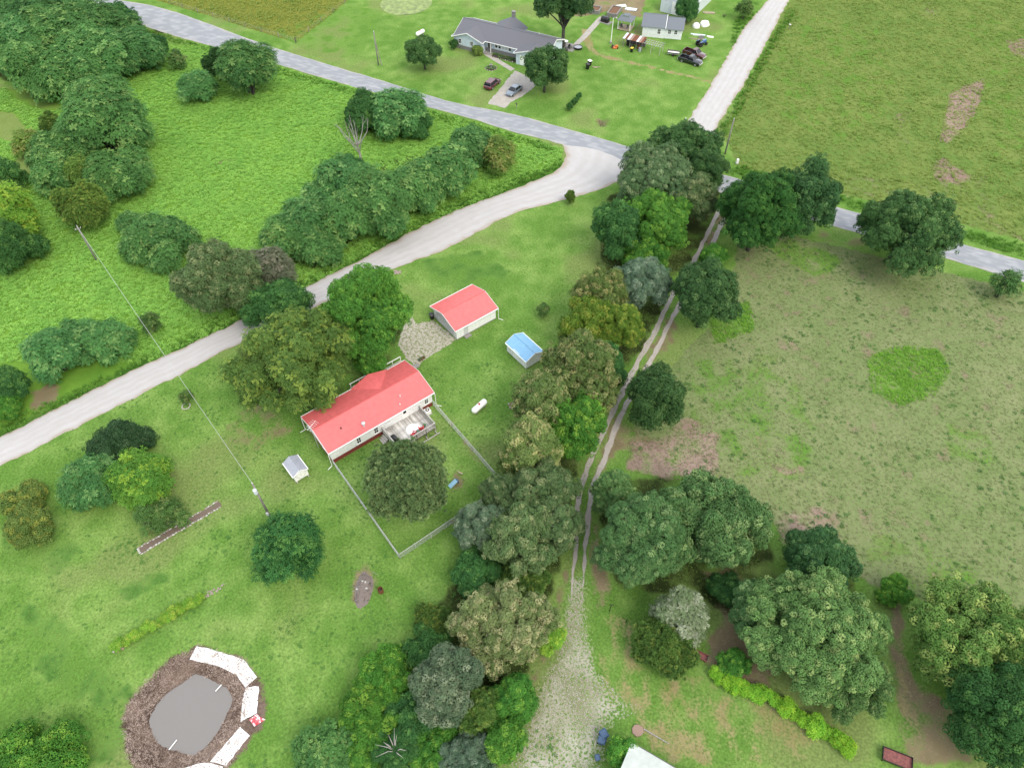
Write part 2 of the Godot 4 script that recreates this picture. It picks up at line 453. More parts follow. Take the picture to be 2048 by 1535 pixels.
	[-18.48, -16.85, 3.48, 2.63, 2.02, 1.74, "elm", "b", "blue-green bush at the lawn tip of the tree row", ""],
	[-15.57, -17.23, 2.91, 2.64, 1.69, 1.45, "broad", "b", "bright green bush beside the blue-green bush at the lawn tip of the row", "trees in the long row beside the farm track"],
	[-11.77, -17, 2.89, 2.6, 1.67, 1.44, "dark", "b", "dark bush with a bare fallen limb in the bottom thicket", "trees in the long row beside the farm track"],
	[-8.03, -17.47, 2.87, 2.81, 1.67, 1.43, "broad", "b", "bright green bush between the bare limb and the last ashy tree", "trees in the long row beside the farm track"],
	[-4.41, -16.31, 2.94, 2.53, 1.82, 2.17, "grey2", "t", "ashy tree beside the gravel turnaround, end of the row", ""],
	[-3.27, -20.4, 2.51, 2.51, 3.39, 2.91, "jun", "b", "olive juniper below the widest pale oak of the row", "trees in the long row beside the farm track"],
	[-0.1, -21.64, 2.41, 2.41, 3.25, 2.8, "broad", "b", "bright green bush at the edge of the gravel turnaround", ""],
	[-0.95, -17.68, 2.17, 2.17, 2.93, 2.52, "broad", "b", "bright green bush between the last ashy tree and the turnaround gravel", "trees in the long row beside the farm track"],
	[4.19, -28.23, 1.48, 1.48, 2, 1.72, "yel", "b", "yellow-green sapling beside the gravel turnaround", ""],
	[2.67, -30.23, 2.05, 2.05, 2.77, 2.38, "grey", "b", "bare-twigged grey shrub behind the yellow-green sapling", ""],
	[40.75, -95.92, 6.41, 6.41, 7.65, 7.88, "maple2", "t", "deep green tree beside the farm track mouth", ""],
	[49.73, -100.25, 5.29, 5.29, 6.8, 6.99, "dark2", "t", "deep green oak in the pasture corner, at the asphalt edge", ""],
	[63.81, -92.46, 7.51, 7.51, 6.44, 6.83, "dark2", "t", "round dark oak standing alone against the asphalt road", ""],
	[28.98, -77.58, 4.69, 4.69, 6.33, 6.49, "dark3", "t", "dark oak on the pasture side of the upper farm track", ""],
	[33.61, -91.34, 2.04, 2.04, 2.58, 2.22, "broad", "b", "small green bush wedged between two pasture-side trees", ""],
	[19.15, -58.97, 3.84, 3.84, 5.19, 5.36, "dark3", "t", "dark oak on the pasture side of the middle farm track", ""],
	[78.79, -84.18, 2.28, 2.28, 3.07, 2.64, "wisp", "b", "spindly young tree at the pasture edge by the asphalt road", ""],
	[12.43, -45.5, 2.57, 2.57, 3.48, 3.66, "oakg", "t", "narrow oak crowding the farm track", ""],
	[14.59, -37.22, 4.79, 4.79, 6.47, 6.63, "oakg", "t", "grey-green oak of the lower pasture grove, beside the track", ""],
	[23.46, -40.95, 6.8, 6.35, 4.21, 4.76, "oakg", "t", "broad oak of the lower pasture grove, beside bare straw ground", ""],
	[35.96, -37.21, 4.55, 3.82, 2.82, 3.25, "dark2", "t", "dark tree behind the biggest oak of the lower grove", ""],
	[27.29, -30.28, 3.43, 3.43, 3.43, 3.7, "oakg", "t", "oak at the front left of the biggest grove oak", ""],
	[31.51, -27.58, 7.95, 6.98, 4.93, 5.43, "oakg", "t", "biggest oak of the lower pasture grove", ""],
	[34.66, -23.21, 4.17, 4.17, 2.99, 3.37, "oakg", "t", "oak at the red feeder side of the biggest grove oak", ""],
	[24.96, -33.88, 2.68, 1.9, 1.56, 1.34, "dark", "b", "low dark bush beneath the lower grove oaks", ""],
	[18.82, -29.81, 2.89, 2.89, 3.51, 3.02, "sil", "b", "silvery-leaved shrub behind the round juniper", ""],
	[16.4, -27.25, 3.45, 3.45, 2.54, 2.18, "jun", "b", "round olive juniper in front of the silvery shrub", ""],
	[24.13, -25.77, 2.01, 1.6, 1.17, 1, "broad", "b", "bright green bush at the head of the weedy hedge row", ""],
	[44.33, -33.76, 1.98, 1.98, 1.55, 1.33, "broad", "b", "bright green bush between the two lower groves", ""],
	[48.43, -26.62, 7.5, 5.86, 4.65, 5.18, "yelg", "t", "wide yellow-green oak beside the cattle path", ""],
	[47.59, -19.5, 4.46, 4.46, 5.19, 5.42, "dark", "t", "dark tree in the shade of the wide yellow-green oak", ""],
	[52.82, -25.6, 3.89, 3.89, 5.25, 5.42, "yelg", "t", "yellow-green oak beside the white yard lamp", ""],
	[10.98, -16.86, 1.44, 1.44, 1.94, 1.67, "broad", "b", "bright green shrub against the pale-roofed building", ""],
	[-47.49, -15.7, 6.63, 3.65, 2.65, 2.28, "broad", "b", "leafy tree top just reaching into the lawn below the pond", ""],
	[-19.98, -159.66, 4.01, 4.01, 3.56, 3.88, "dark2", "t", "small dark lawn tree between propane tank and asphalt road", ""],
	[7.11, -149.38, 5.03, 5.03, 4.74, 5, "dark2", "t", "full dark green tree beside the neighbour's driveway", ""],
	[-13.79, -169.75, 1.28, 1.28, 1.28, 1.1, "dark", "b", "round clipped shrub at the corner of the grey-roofed house", ""],
	[-8.12, -166.83, 1.39, 1.39, 1.23, 1.06, "olive", "b", "clipped rust-tinged shrub at the porch of the grey-roofed house", ""],
	[12.1, -170.02, 7.8, 4.29, 4.28, 10.06, "dark2", "t", "old yard tree with a thick leaning trunk behind the grey-roofed house", ""],
	[43.83, -184.49, 3.08, 3.08, 3.4, 2.92, "dark", "b", "dark tree standing between the two white barns", ""],
	[58.33, -185.44, 2.29, 2.29, 2.94, 2.53, "wisp", "b", "thin roadside sapling near the silver barn", ""],
	[10.64, -109.31, 1.2, 1.2, 1.6, 1.38, "jun", "b", "little lone cedar on the lawn near the road junction", ""],
	[4.96, -80.03, 1, 1, 1.35, 1.16, "wisp", "b", "little sapling on the lawn above the blue-roofed shed", ""],
	[-46.18, -62.47, 1.06, 1.06, 1.35, 1.16, "wisp", "b", "young tree ringed with white stones on the lawn", ""],
	[12.35, -141.7, 0.78, 0.78, 1.05, 0.9, "dark", "b", "dark rose bush, closest to the road of three", ""],
	[13.44, -143.97, 0.68, 0.68, 0.91, 0.78, "dark", "b", "dark rose bush, middle of three", ""],
	[14.55, -146.25, 0.68, 0.68, 0.92, 0.79, "dark", "b", "dark rose bush, closest to the house of three", ""],
]

const LAYER_NAMES := ["hay_tl", "hay_tr", "meadow", "dry", "bright", "dark", "path", "litter", "under", "straw", "streak", "gravel", "mud", "verge"]
const PATCHES := [
	[0, 255, [-106.79, -203.21, -40.89, -203.21, -48.15, -182.86, -52.29, -173.16, -59.38, -176.85, -73.96, -185.68, -90.82, -195.09]],
	[1, 255, [76.13, -203.21, 147.41, -203.21, 94.73, -95.91, 44.46, -120.59, 43.4, -133.08, 53.69, -154.75]],
	[2, 255, [-122.33, -150.31, -107.29, -151.4, -83.52, -171.61, -72.55, -171.1, -58.69, -162.9, -33.68, -150.31, -2.48, -133.64, 9.85, -127.37, 10.05, -122.81, -1.32, -113.25, -19.77, -99.97, -33.32, -87.05, -48.06, -74.88, -60.07, -65.71, -74.85, -54.31]],
	[6, 230, [-116.52, -142.91, -105.94, -140.88, -96.25, -129.37, -92.71, -118.09, -92.01, -111.69, -86, -104.21, -84.48, -98.6, -91.17, -105.66, -96.21, -111.69, -97.02, -119.75, -99.9, -128.46, -112.2, -134.02]],
	[6, 150, [-114.98, -153.62, -105.7, -150.31, -96.09, -142.91, -99.54, -140.88, -108.23, -146.03]],
	[3, 255, [39.66, -99.28, 47.47, -100.67, 60.81, -95.25, 88.64, -83.5, 62.23, -29.71, 50.89, -32.63, 43.36, -34.46, 33.45, -42.29, 24.14, -54.31, 15.66, -54.31, 19.06, -62.93, 26.29, -72.59, 34.81, -81.21]],
	[4, 200, [53.54, -71.07, 59.33, -73.63, 65.05, -72.59, 64.81, -68.1, 60.97, -63.85, 55.23, -61.84, 51.9, -64.77]],
	[4, 200, [31.22, -78.98, 38.5, -83.5, 37.85, -76.8, 31.04, -73.63]],
	[4, 170, [42.01, -99.97, 50.48, -98.6, 57.64, -93.3, 51.14, -88.27, 45.7, -93.3]],
	[4, 130, [44.06, -42.29, 51.05, -40.92, 55.92, -36.33, 52.29, -33.24, 45.5, -33.84, 42.59, -37.61]],
	[4, 120, [26.73, -70.57, 40.73, -72.59, 42.68, -57.64, 37.44, -48.05, 28.78, -50.33, 24.94, -59.36]],
	[4, 130, [59.97, -59.36, 66.57, -56.79, 65.12, -51.9, 58.76, -52.69]],
	[4, 120, [-59.97, -179.55, -42.22, -193.88, -32.76, -190.9, -35.56, -164.11, -47.71, -166.57]],
	[4, 120, [14.28, -27.46, 25.75, -23.71, 23.95, -20.18, 16.2, -21.17, 11.63, -23.19]],
	[9, 185, [15.79, -55.54, 22.47, -56.79, 28.83, -57.64, 27.32, -49.56, 20.1, -49.56, 15, -51.11]],
	[9, 120, [22.26, -60.24, 28.45, -59.36, 27.09, -51.9, 20.75, -54.31]],
	[9, 165, [33.01, -44.39, 39.43, -45.83, 39.5, -41.6, 32.96, -40.24]],
	[9, 78, [39.36, -99.97, 53.99, -98.6, 49.19, -81.21, 35.95, -78.98]],
	[9, 100, [30.73, -56.79, 35.75, -57.64, 39.35, -50.33, 35.2, -49.56, 30.59, -52.69]],
	[9, 82, [47.38, -74.67, 35.73, -77.88, 27.38, -74.67, 33.44, -66.66]],
	[9, 85, [38.54, -47.3, 50.95, -45.83, 56.67, -39.58, 49.25, -34.46, 39.31, -40.92]],
	[9, 70, [44.25, -90.75, 65.28, -90.75, 80.11, -78.98, 68.88, -54.31, 43.49, -46.56, 39.31, -66.66]],
	[9, 200, [96.64, -149.22, 99.72, -151.4, 105.57, -154.75, 107.18, -155.88, 101.04, -143.94, 95.08, -135.94, 88.49, -128.46, 87.17, -130.28, 91.91, -139.87]],
	[9, 170, [81.82, -121.44, 85.76, -124.02, 87.65, -118.92, 85.04, -114.84, 80.91, -116.45]],
	[9, 180, [119.81, -174.21, 126.49, -175.52, 121.2, -164.11, 118.2, -166.57]],
	[9, 90, [81.64, -140.88, 86.27, -141.89, 80.41, -128.46, 78, -130.28]],
	[9, 85, [103.13, -185.11, 108.77, -196.93, 111.4, -196.93, 108.19, -185.11]],
	[9, 74, [62.24, -121.44, 95.04, -110.15, 87.31, -93.3, 61.83, -107.14]],
	[7, 160, [14.16, -60.24, 19.02, -56.79, 20.69, -53.9, 14.64, -54.31, 11.56, -49.56, 10.25, -49.56, 12.34, -55.13]],
	[7, 150, [26.49, -78.98, 24.01, -72.59, 20.48, -68.59, 18.62, -68.59, 21.1, -73.63, 24.68, -80.09]],
	[7, 190, [38.79, -108.63, 40.79, -107.14, 36.71, -99.97, 34.23, -95.91, 33.39, -98.6]],
	[7, 200, [9.83, -43.68, 11.04, -42.98, 10.97, -38.26, 11.84, -34.46, 10.08, -30.86, 9.48, -34.46, 9.55, -39.58]],
	[7, 190, [6.39, -37.61, 6.93, -36.33, 5.84, -32.04, 4.6, -29.71, 3.63, -25.82, 0.84, -20.18, -0.72, -17.32, -1.24, -18.73, 1.94, -23.19, 3.7, -28.01]],
	[7, 200, [-0.21, -20.18, 1.09, -18.73, -0.45, -15.71, -1.97, -15.71]],
	[7, 215, [22.57, -36.97, 26.9, -37.61, 30.43, -29.71, 27.32, -21.17, 33.4, -20.18, 35.06, -18.73, 28.5, -21.67, 24.67, -23.71, 20.79, -26.36, 23.84, -30.86]],
	[7, 170, [44.12, -33.24, 45.66, -32.63, 44.03, -28.01, 43.79, -24.23, 49.15, -20.18, 49.49, -17.32, 45.76, -15.71, 39.19, -15.71, 40.91, -22.17, 42.16, -27.46]],
	[7, 170, [-69.88, -64.77, -65.56, -66.66, -65.1, -60.24, -67.86, -58.5]],
	[7, 120, [-38.96, -51.9, -34.17, -54.31, -29.38, -57.64, -30.38, -62.93, -36.32, -63.85, -39.99, -58.5]],
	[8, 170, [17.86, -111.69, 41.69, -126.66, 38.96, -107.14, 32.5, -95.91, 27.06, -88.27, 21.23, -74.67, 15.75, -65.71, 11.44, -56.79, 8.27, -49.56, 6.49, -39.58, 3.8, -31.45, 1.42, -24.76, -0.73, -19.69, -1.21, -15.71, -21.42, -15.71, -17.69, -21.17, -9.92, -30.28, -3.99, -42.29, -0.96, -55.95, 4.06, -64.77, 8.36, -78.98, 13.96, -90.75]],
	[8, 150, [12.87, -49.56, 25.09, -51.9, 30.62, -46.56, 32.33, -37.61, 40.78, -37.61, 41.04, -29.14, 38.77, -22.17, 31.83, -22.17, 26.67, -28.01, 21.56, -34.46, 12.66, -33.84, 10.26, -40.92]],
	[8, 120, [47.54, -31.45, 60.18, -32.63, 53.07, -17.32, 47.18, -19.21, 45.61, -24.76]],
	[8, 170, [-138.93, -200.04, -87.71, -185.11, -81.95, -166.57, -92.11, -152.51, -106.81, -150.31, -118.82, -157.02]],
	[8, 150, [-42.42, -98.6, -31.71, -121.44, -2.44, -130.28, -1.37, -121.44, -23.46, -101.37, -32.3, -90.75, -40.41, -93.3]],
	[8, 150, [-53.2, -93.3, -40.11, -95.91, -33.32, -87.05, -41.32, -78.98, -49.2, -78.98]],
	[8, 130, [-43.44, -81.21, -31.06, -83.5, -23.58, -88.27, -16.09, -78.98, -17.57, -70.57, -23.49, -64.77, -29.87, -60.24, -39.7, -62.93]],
	[10, 118, [8.74, -28.01, 14.7, -26.36, 24.67, -23.71, 33.88, -18.26, 38.18, -15.71, 23.03, -15.71, 18.39, -18.26, 13.39, -19.69, 9.81, -20.67]],
	[10, 165, [12.92, -20.18, 19.5, -18.73, 21.01, -15.71, 15.96, -15.71, 13.74, -18.26]],
	[10, 140, [44.56, -31.15, 44.12, -27.46, 43.04, -22.17, 43.34, -17.32, 41.72, -17.78, 41.17, -22.17, 42.61, -27.46]],
	[10, 110, [10.27, -33.24, 13.58, -31.45, 14.77, -26.91, 10.88, -26.91]],
	[10, 90, [48.34, -18.26, 53.07, -17.32, 51.81, -14.59, 47.81, -14.59]],
	[11, 185, [6.93, -36.33, 8.6, -36.33, 8.4, -29.71, 8.99, -25.29, 9.78, -22.94, 10.8, -21.17, 8.89, -18.97, 8.05, -14.59, 0.3, -14.59, 1.35, -18.73, 3.1, -22.17, 4.86, -26.36, 6.02, -29.71]],
	[11, 110, [4.2, -26.36, 9.1, -25.29, 12.07, -22.17, 14.62, -21.17, 10.82, -20.18, 8.8, -14.59, -0.7, -14.59, 0.84, -20.18]],
	[7, 175, [-19.4, -36.65, -18.05, -37.74, -16.97, -37.29, -16.29, -35.7, -16.65, -33.84, -17.91, -32.34, -19.03, -33.24, -18.82, -35.08]],
	[7, 110, [-16.83, -37.61, -14.88, -36.33, -13.78, -34.46, -14.08, -31.74, -16.46, -32.34]],
	[7, 140, [-3.63, -58.93, -2.41, -61.13, -1.49, -61.84, -1.69, -60.24, -2.73, -59.19]],
	[7, 150, [-11.12, -62.02, -10.25, -61.84, -6.46, -56.37, -3.47, -51.9, -3.92, -51.11, -7.86, -56.79]],
	[7, 120, [-13.6, -38.45, -4.76, -46.56, -4.1, -45.83, -13.24, -37.93]],
	[7, 170, [-19.12, -55.95, -17.43, -56.12, -19.2, -53.9, -20.5, -53.49]],
	[7, 140, [-7.9, -51.11, -5.86, -49.95, -5.75, -47.3, -8.04, -47.67]],
	[10, 215, [17.18, -180.92, 19.33, -179.55, 19.38, -171.61, 20.29, -167.81, 27.56, -163.63, 44.66, -154.75, 44.83, -153.17, 31.81, -160.28, 20.69, -165.33, 18, -169.06, 17.13, -174.21]],
	[7, 215, [4.72, -195.4, 16.77, -200.04, 23.42, -200.04, 35.4, -200.04, 33.15, -186.53, 28.85, -187.97, 26.57, -190.9, 17.28, -186.53, 11.09, -190.9]],
	[7, 150, [29.78, -182.3, 33.35, -182.86, 32.02, -176.85, 29.63, -177.39]],
	[5, 155, [-47.36, -34.46, -43.46, -36.97, -39.67, -36.33, -42.45, -33.84, -45.54, -32.63]],
	[5, 120, [-59.14, -34.46, -52.27, -32.04, -45.35, -25.82, -45.75, -21.17, -53.06, -25.82]],
	[5, 130, [-46.86, -26.91, -40.07, -23.19, -39.46, -18.26, -44.14, -19.69]],
	[5, 115, [-64.88, -44.39, -56.7, -42.98, -51.4, -38.91, -54.94, -35.7, -61.47, -36.97]],
	[5, 120, [-47.47, -20.18, -40.83, -19.21, -39.6, -15.71, -49.38, -17.32]],
	[5, 125, [-17.39, -93.3, -5.53, -95.91, 2.16, -88.27, -5.21, -84.67, -11.88, -87.05]],
	[5, 125, [-63.52, -123.15, -52.09, -124.89, -50.5, -118.09, -60.37, -118.92]],
	[5, 120, [-63.49, -113.25, -51.63, -114.84, -50.67, -107.14, -61.18, -108.63]],
	[7, 115, [-64.12, -123.5, -53, -124.54, -51.57, -120.59, -61.66, -120.09]],
	[13, 190, [-75.5, -55.62, -71.35, -58.5, -60.53, -66.95, -48.59, -76.8, -42.16, -82.58, -32.2, -90.12, -23.14, -98.6, -11.47, -109.39, -0.38, -116.13, 7.44, -121.44, 9.7, -124.02, 10.06, -118.92, -0.37, -112, -11.24, -105.37, -25.83, -92.65, -41.32, -78.98, -55.36, -68.4, -70.1, -55.79, -74.45, -53.49]],
	[13, 120, [-115.09, -196.93, -93.01, -180.92, -72.34, -170.33, -48.34, -157.48, -28.3, -146.87, -8.28, -136.91, 8.07, -128.09, 7.59, -125.77, -12.96, -136.33, -35.59, -148.15, -60.74, -161.71, -84.33, -174.21, -116.6, -190.9]],
	[13, 150, [44.63, -121.44, 62.97, -110.92, 78.41, -102.78, 94.09, -94.59, 92.51, -91.38, 76.43, -99.97, 59.74, -109.39, 41.21, -118.92]],
	[13, 110, [41.68, -132.14, 54.17, -157.02, 74.53, -196.93, 76.51, -196.93, 54.33, -152.51, 43.56, -131.21]],
	[13, 110, [56.37, -185.11, 62.68, -196.93, 66.63, -196.93, 55.95, -176.85, 52.21, -169.06]],
	[7, 110, [43.02, -125.77, 44.84, -124.89, 44.43, -121.44, 41.53, -120.59]],
	[7, 110, [51.19, -101.37, 56.73, -102.07, 62.75, -98.6, 60.16, -95.91, 53.99, -98.6]],
	[12, 255, [-35.4, -28.07, -29.62, -26.55, -27.64, -24.6, -26.73, -23.88, -25.96, -20.39, -26.54, -18.96, -28.06, -16.37, -28.71, -15.51, -28.87, -14.43, -37.06, -14.43, -38.94, -16.37, -40.35, -18.8, -41.08, -20.9, -40.49, -23.08, -39.31, -24.6, -37.77, -26.64, -36.08, -27.4]],
	[12, 150, [17.47, -137.89, 21.24, -138.88, 19.85, -134.98, 17.77, -134.98]],
	[7, 140, [17.33, -138.88, 19.71, -139.47, 19.62, -135.94, 17.82, -135.55]],
	[7, 150, [-19.71, -91, -18.84, -90.75, -18.91, -89.75, -19.77, -90]],
	[11, 150, [-37.57, -46.56, -37.03, -45.98, -45.44, -39.31, -46.14, -39.58]],
	[4, 105, [74.29, -190.9, 91.19, -179.55, 84.49, -146.03, 67.74, -126.66, 56.41, -137.89, 55.94, -154.75]],
	[4, 100, [112.99, -190.9, 133.32, -179.55, 107.82, -126.66, 94.54, -121.44, 109.5, -164.11]],
	[9, 110, [85.73, -121.44, 92.13, -118.09, 88.17, -113.25, 81.25, -114.84]],
]

const LINES := {
	"asphalt_n": [-132.49, -209.78, -110.75, -199.41, -89.7, -191.49, -62.03, -173.42, -47.35, -164.6, -29.78, -154.75, -13.47, -145.4, 0, -140.27, 13.72, -133.27, 25.09, -127.02, 40.54, -118.42, 45.85, -115.32, 59.3, -108.18, 65.15, -105.22, 75.91, -98.87, 87.25, -93.17, 97.3, -87.66],
	"asphalt_s": [-140.74, -209.78, -119.06, -196.31, -103.86, -188.84, -82.53, -176.32, -57.45, -163.63, -43.28, -155.88, -28.45, -148.15, -21.1, -144.56, -8.33, -138.28, 0, -133.45, 8.13, -129.73, 24.94, -120.42, 39.55, -112.16, 48.99, -106.99, 56.38, -103.06, 61.78, -100.25, 72.83, -94.46, 82.2, -89.25, 94.5, -82.35],
	"north_w": [73.67, -209.78, 67.42, -196.93, 58.26, -181.47, 51.78, -168.06, 45.45, -154.75, 35.59, -134.6, 31.54, -125.77],
	"north_e": [79.44, -209.78, 72.95, -196.93, 62.21, -174.21, 56.71, -162.9, 51.76, -152.51, 42.23, -134.02, 39.58, -120.59],
	"south_n": [9.49, -130.84, 10.71, -124.37, 8.14, -119.25, 0, -113.41, -9.97, -107.14, -19.29, -99.56, -24.78, -94.33, -33.32, -87.05, -42.03, -79.64, -48.03, -74.77, -55.59, -69.08, -60.12, -65.24, -65.32, -60.77, -70.41, -56.46, -76.12, -51.5],
	"south_s": [25.41, -122.81, 20.34, -116.13, 12.42, -111.38, 0, -105.81, -11.17, -96.31, -18.79, -91.89, -25.04, -86.81, -32.12, -81.32, -42.53, -73.42, -49.01, -67.72, -56.23, -61.66, -61.57, -57.22, -68.25, -51.74, -73.78, -46.93],
	"rut_l": [39.6, -110.46, 36.42, -104.21, 32.13, -95.25, 28.91, -89.5, 26.01, -84.44, 22.32, -76.58, 19.65, -71.68, 16.82, -66.18, 14.73, -61.84, 11.82, -55.54, 9.4, -49.64, 8.26, -44.82, 7.87, -40.18, 7.26, -35.89, 6.84, -32.34],
	"rut_r": [40.96, -109.85, 37.1, -102.07, 33.26, -94.33, 30.22, -88.27, 27.5, -83.5, 24.96, -78.76, 22.05, -72.7, 20.77, -70.37, 16.68, -62.75, 15.27, -60.06, 12.62, -53.57, 10.64, -48.65, 9.72, -44.82, 9.04, -40.18, 8.48, -35.26, 8.06, -32.34],
	"pad": [-16.43, -80.98, -15.06, -78.1, -12.46, -78.98, -8.54, -74.77, -10.94, -72.59, -13.42, -70.37, -14.06, -69.08, -15.96, -70.97, -17.35, -73.63, -17.03, -77.34],
	"drive": [-5.3, -144.56, -2.66, -150.75, 0.57, -159.11, 2.96, -157.02, 5.59, -152.51, 2.3, -147.72, 0, -145.4, -1.5, -142.71],
	"walk": [-7.61, -168.56, -5.82, -168.06, -2.81, -164.11, 0.69, -159.81, -0.23, -158.88, -3.37, -162.66, -6.13, -166.07],
	"walk2": [13.89, -170.33, 17.3, -176.85, 21.23, -185.11, 22.4, -187.11, 23.22, -186.25, 21.82, -182.86, 18.45, -175.79, 15.06, -169.82],
	"pond_c": [-34.16, -20.94],
	"pond_in": [3.75, 3.65, 3.66, 3.69, 3.76, 3.96, 4.05, 4.2, 3.85, 3.55, 3.52, 3.55, 3.57, 3.71, 3.77, 3.85, 3.95, 4.16, 4.06, 3.97, 3.85, 3.76, 3.62, 3.55, 3.62, 3.81, 4.16, 3.96, 3.76, 3.65, 3.66, 3.79, 4.07, 4.15, 4.3, 4.02],
	"pond_out": [5.66, 5.85, 5.6, 5.54, 5.55, 5.74, 5.85, 5.89, 5.83, 5.96, 5.94, 5.87, 5.97, 6.05, 5.99, 6.11, 6.28, 6.43, 6.77, 6.5, 6.29, 6.01, 5.91, 5.97, 5.94, 5.74, 5.49, 5.21, 5.1, 5.14, 5.19, 5.41, 5.58, 5.64, 5.65, 5.57],
}

func line(called: String) -> Array:
	var flat: Array = LINES[called]
	var out := []
	for i in range(0, flat.size(), 2):
		out.append(Vector2(flat[i], flat[i + 1]))
	return out
# ------------------------------------------------------------------ ground
# Matter on the ground (mown grass, hay, weeds, straw, litter, gravel, mud) laid out on two maps seen from above: a finer one for the near half.
const NEAR := [-94.0, -98.0, 188.0, 90.0, 2048, 980, 0.25]     # x, z, width, depth, pixels, pixels, cell
const FAR := [-164.0, -236.0, 328.0, 138.0, 2048, 862, 0.5]
var near_cells := []
var far_cells := []

func fill_patch(cells: PackedByteArray, w: int, h: int, map: Array, flat: Array, s: int) -> PackedByteArray:
	var pts := []
	for i in range(0, flat.size(), 2):
		pts.append(Vector2((flat[i] - map[0]) / map[6], (flat[i + 1] - map[1]) / map[6]))
	var lo: float = INF
	var hi: float = -INF
	for q in pts:
		lo = minf(lo, q.y)
		hi = maxf(hi, q.y)
	for y in range(maxi(0, int(lo)), mini(h - 1, int(hi) + 1) + 1):
		var yy := y + 0.5
		var xs := []
		for i in pts.size():
			var a: Vector2 = pts[i]
			var b: Vector2 = pts[(i + 1) % pts.size()]
			if (a.y <= yy) != (b.y <= yy):
				xs.append(a.x + (yy - a.y) / (b.y - a.y) * (b.x - a.x))
		xs.sort()
		for k in range(0, xs.size() - 1, 2):
			for x in range(maxi(0, int(ceil(xs[k] - 0.5))), mini(w - 1, int(floor(xs[k + 1] - 0.5))) + 1):
				var i := y * w + x
				if cells[i] < s:
					cells[i] = s
	return cells

func paint_layers() -> void:
	for map in [NEAR, FAR]:
		var w := int(map[2] / map[6])
		var h := int(map[3] / map[6])
		var all := []
		for k in LAYER_NAMES.size():
			var cells := PackedByteArray()
			cells.resize(w * h)
			for pch in PATCHES:
				if pch[0] == k:
					cells = fill_patch(cells, w, h, map, pch[2], pch[1])
			all.append(cells)
		if map == NEAR:
			near_cells = all
		else:
			far_cells = all

func layer_at(k: int, x: float, z: float) -> int:
	var map: Array = NEAR if z > NEAR[1] and x > NEAR[0] and x < NEAR[0] + NEAR[2] else FAR
	var w := int(map[2] / map[6])
	var h := int(map[3] / map[6])
	var i := int((x - map[0]) / map[6])
	var j := int((z - map[1]) / map[6])
	if i < 0 or j < 0 or i >= w or j >= h:
		return 0
	return (near_cells if map == NEAR else far_cells)[k][j * w + i]

func noise_bytes(seed_: int, freq: float, octaves: int, w: int, h: int, off: Vector2, stretch := 1.0) -> PackedByteArray:
	var fn := FastNoiseLite.new()
	fn.seed = seed_
	fn.noise_type = FastNoiseLite.TYPE_SIMPLEX_SMOOTH
	fn.frequency = freq
	fn.fractal_octaves = octaves
	fn.offset = Vector3(off.x, off.y, 0)
	if stretch != 1.0:
		var im := fn.get_image(w, int(h / stretch), false, false, false)
		im.resize(w, h, Image.INTERPOLATE_BILINEAR)
		return im.get_data()
	return fn.get_image(w, h, false, false, false).get_data()

# two colours of each layer, as they show in daylight; how ragged its rim is; which noise makes its patches
const LAYER_LOOKS := [
	[156, 160, 78, 128, 140, 62, 0.3, 1],     # hay, yellow
	[152, 168, 96, 116, 152, 76, 0.3, 1],     # hay, green
	[142, 190, 78, 110, 160, 62, 0.4, 1],     # weedy meadow
	[164, 172, 126, 132, 158, 96, 0.4, 1],   # dry pasture
	[136, 178, 84, 112, 160, 68, 0.9, 1],     # fresh green in it
	[86, 134, 62, 102, 148, 70, 0.9, 1],       # darker clover
	[156, 176, 104, 136, 162, 88, 0.4, 1],    # mown path
	[188, 170, 142, 146, 136, 104, 0.9, 1],    # leaf litter and bare earth
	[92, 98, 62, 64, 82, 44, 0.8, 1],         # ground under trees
	[212, 190, 178, 168, 144, 130, 1.0, 1],   # dead straw
	[200, 186, 146, 168, 162, 110, 1.3, 3],   # tan streaks
	[244, 240, 232, 160, 158, 130, 1.0, 0],   # gravel
	[172, 150, 138, 88, 74, 66, 0.5, 0],      # pond mud
	[104, 148, 62, 74, 118, 50, 0.8, 1],      # tall verge weeds
]

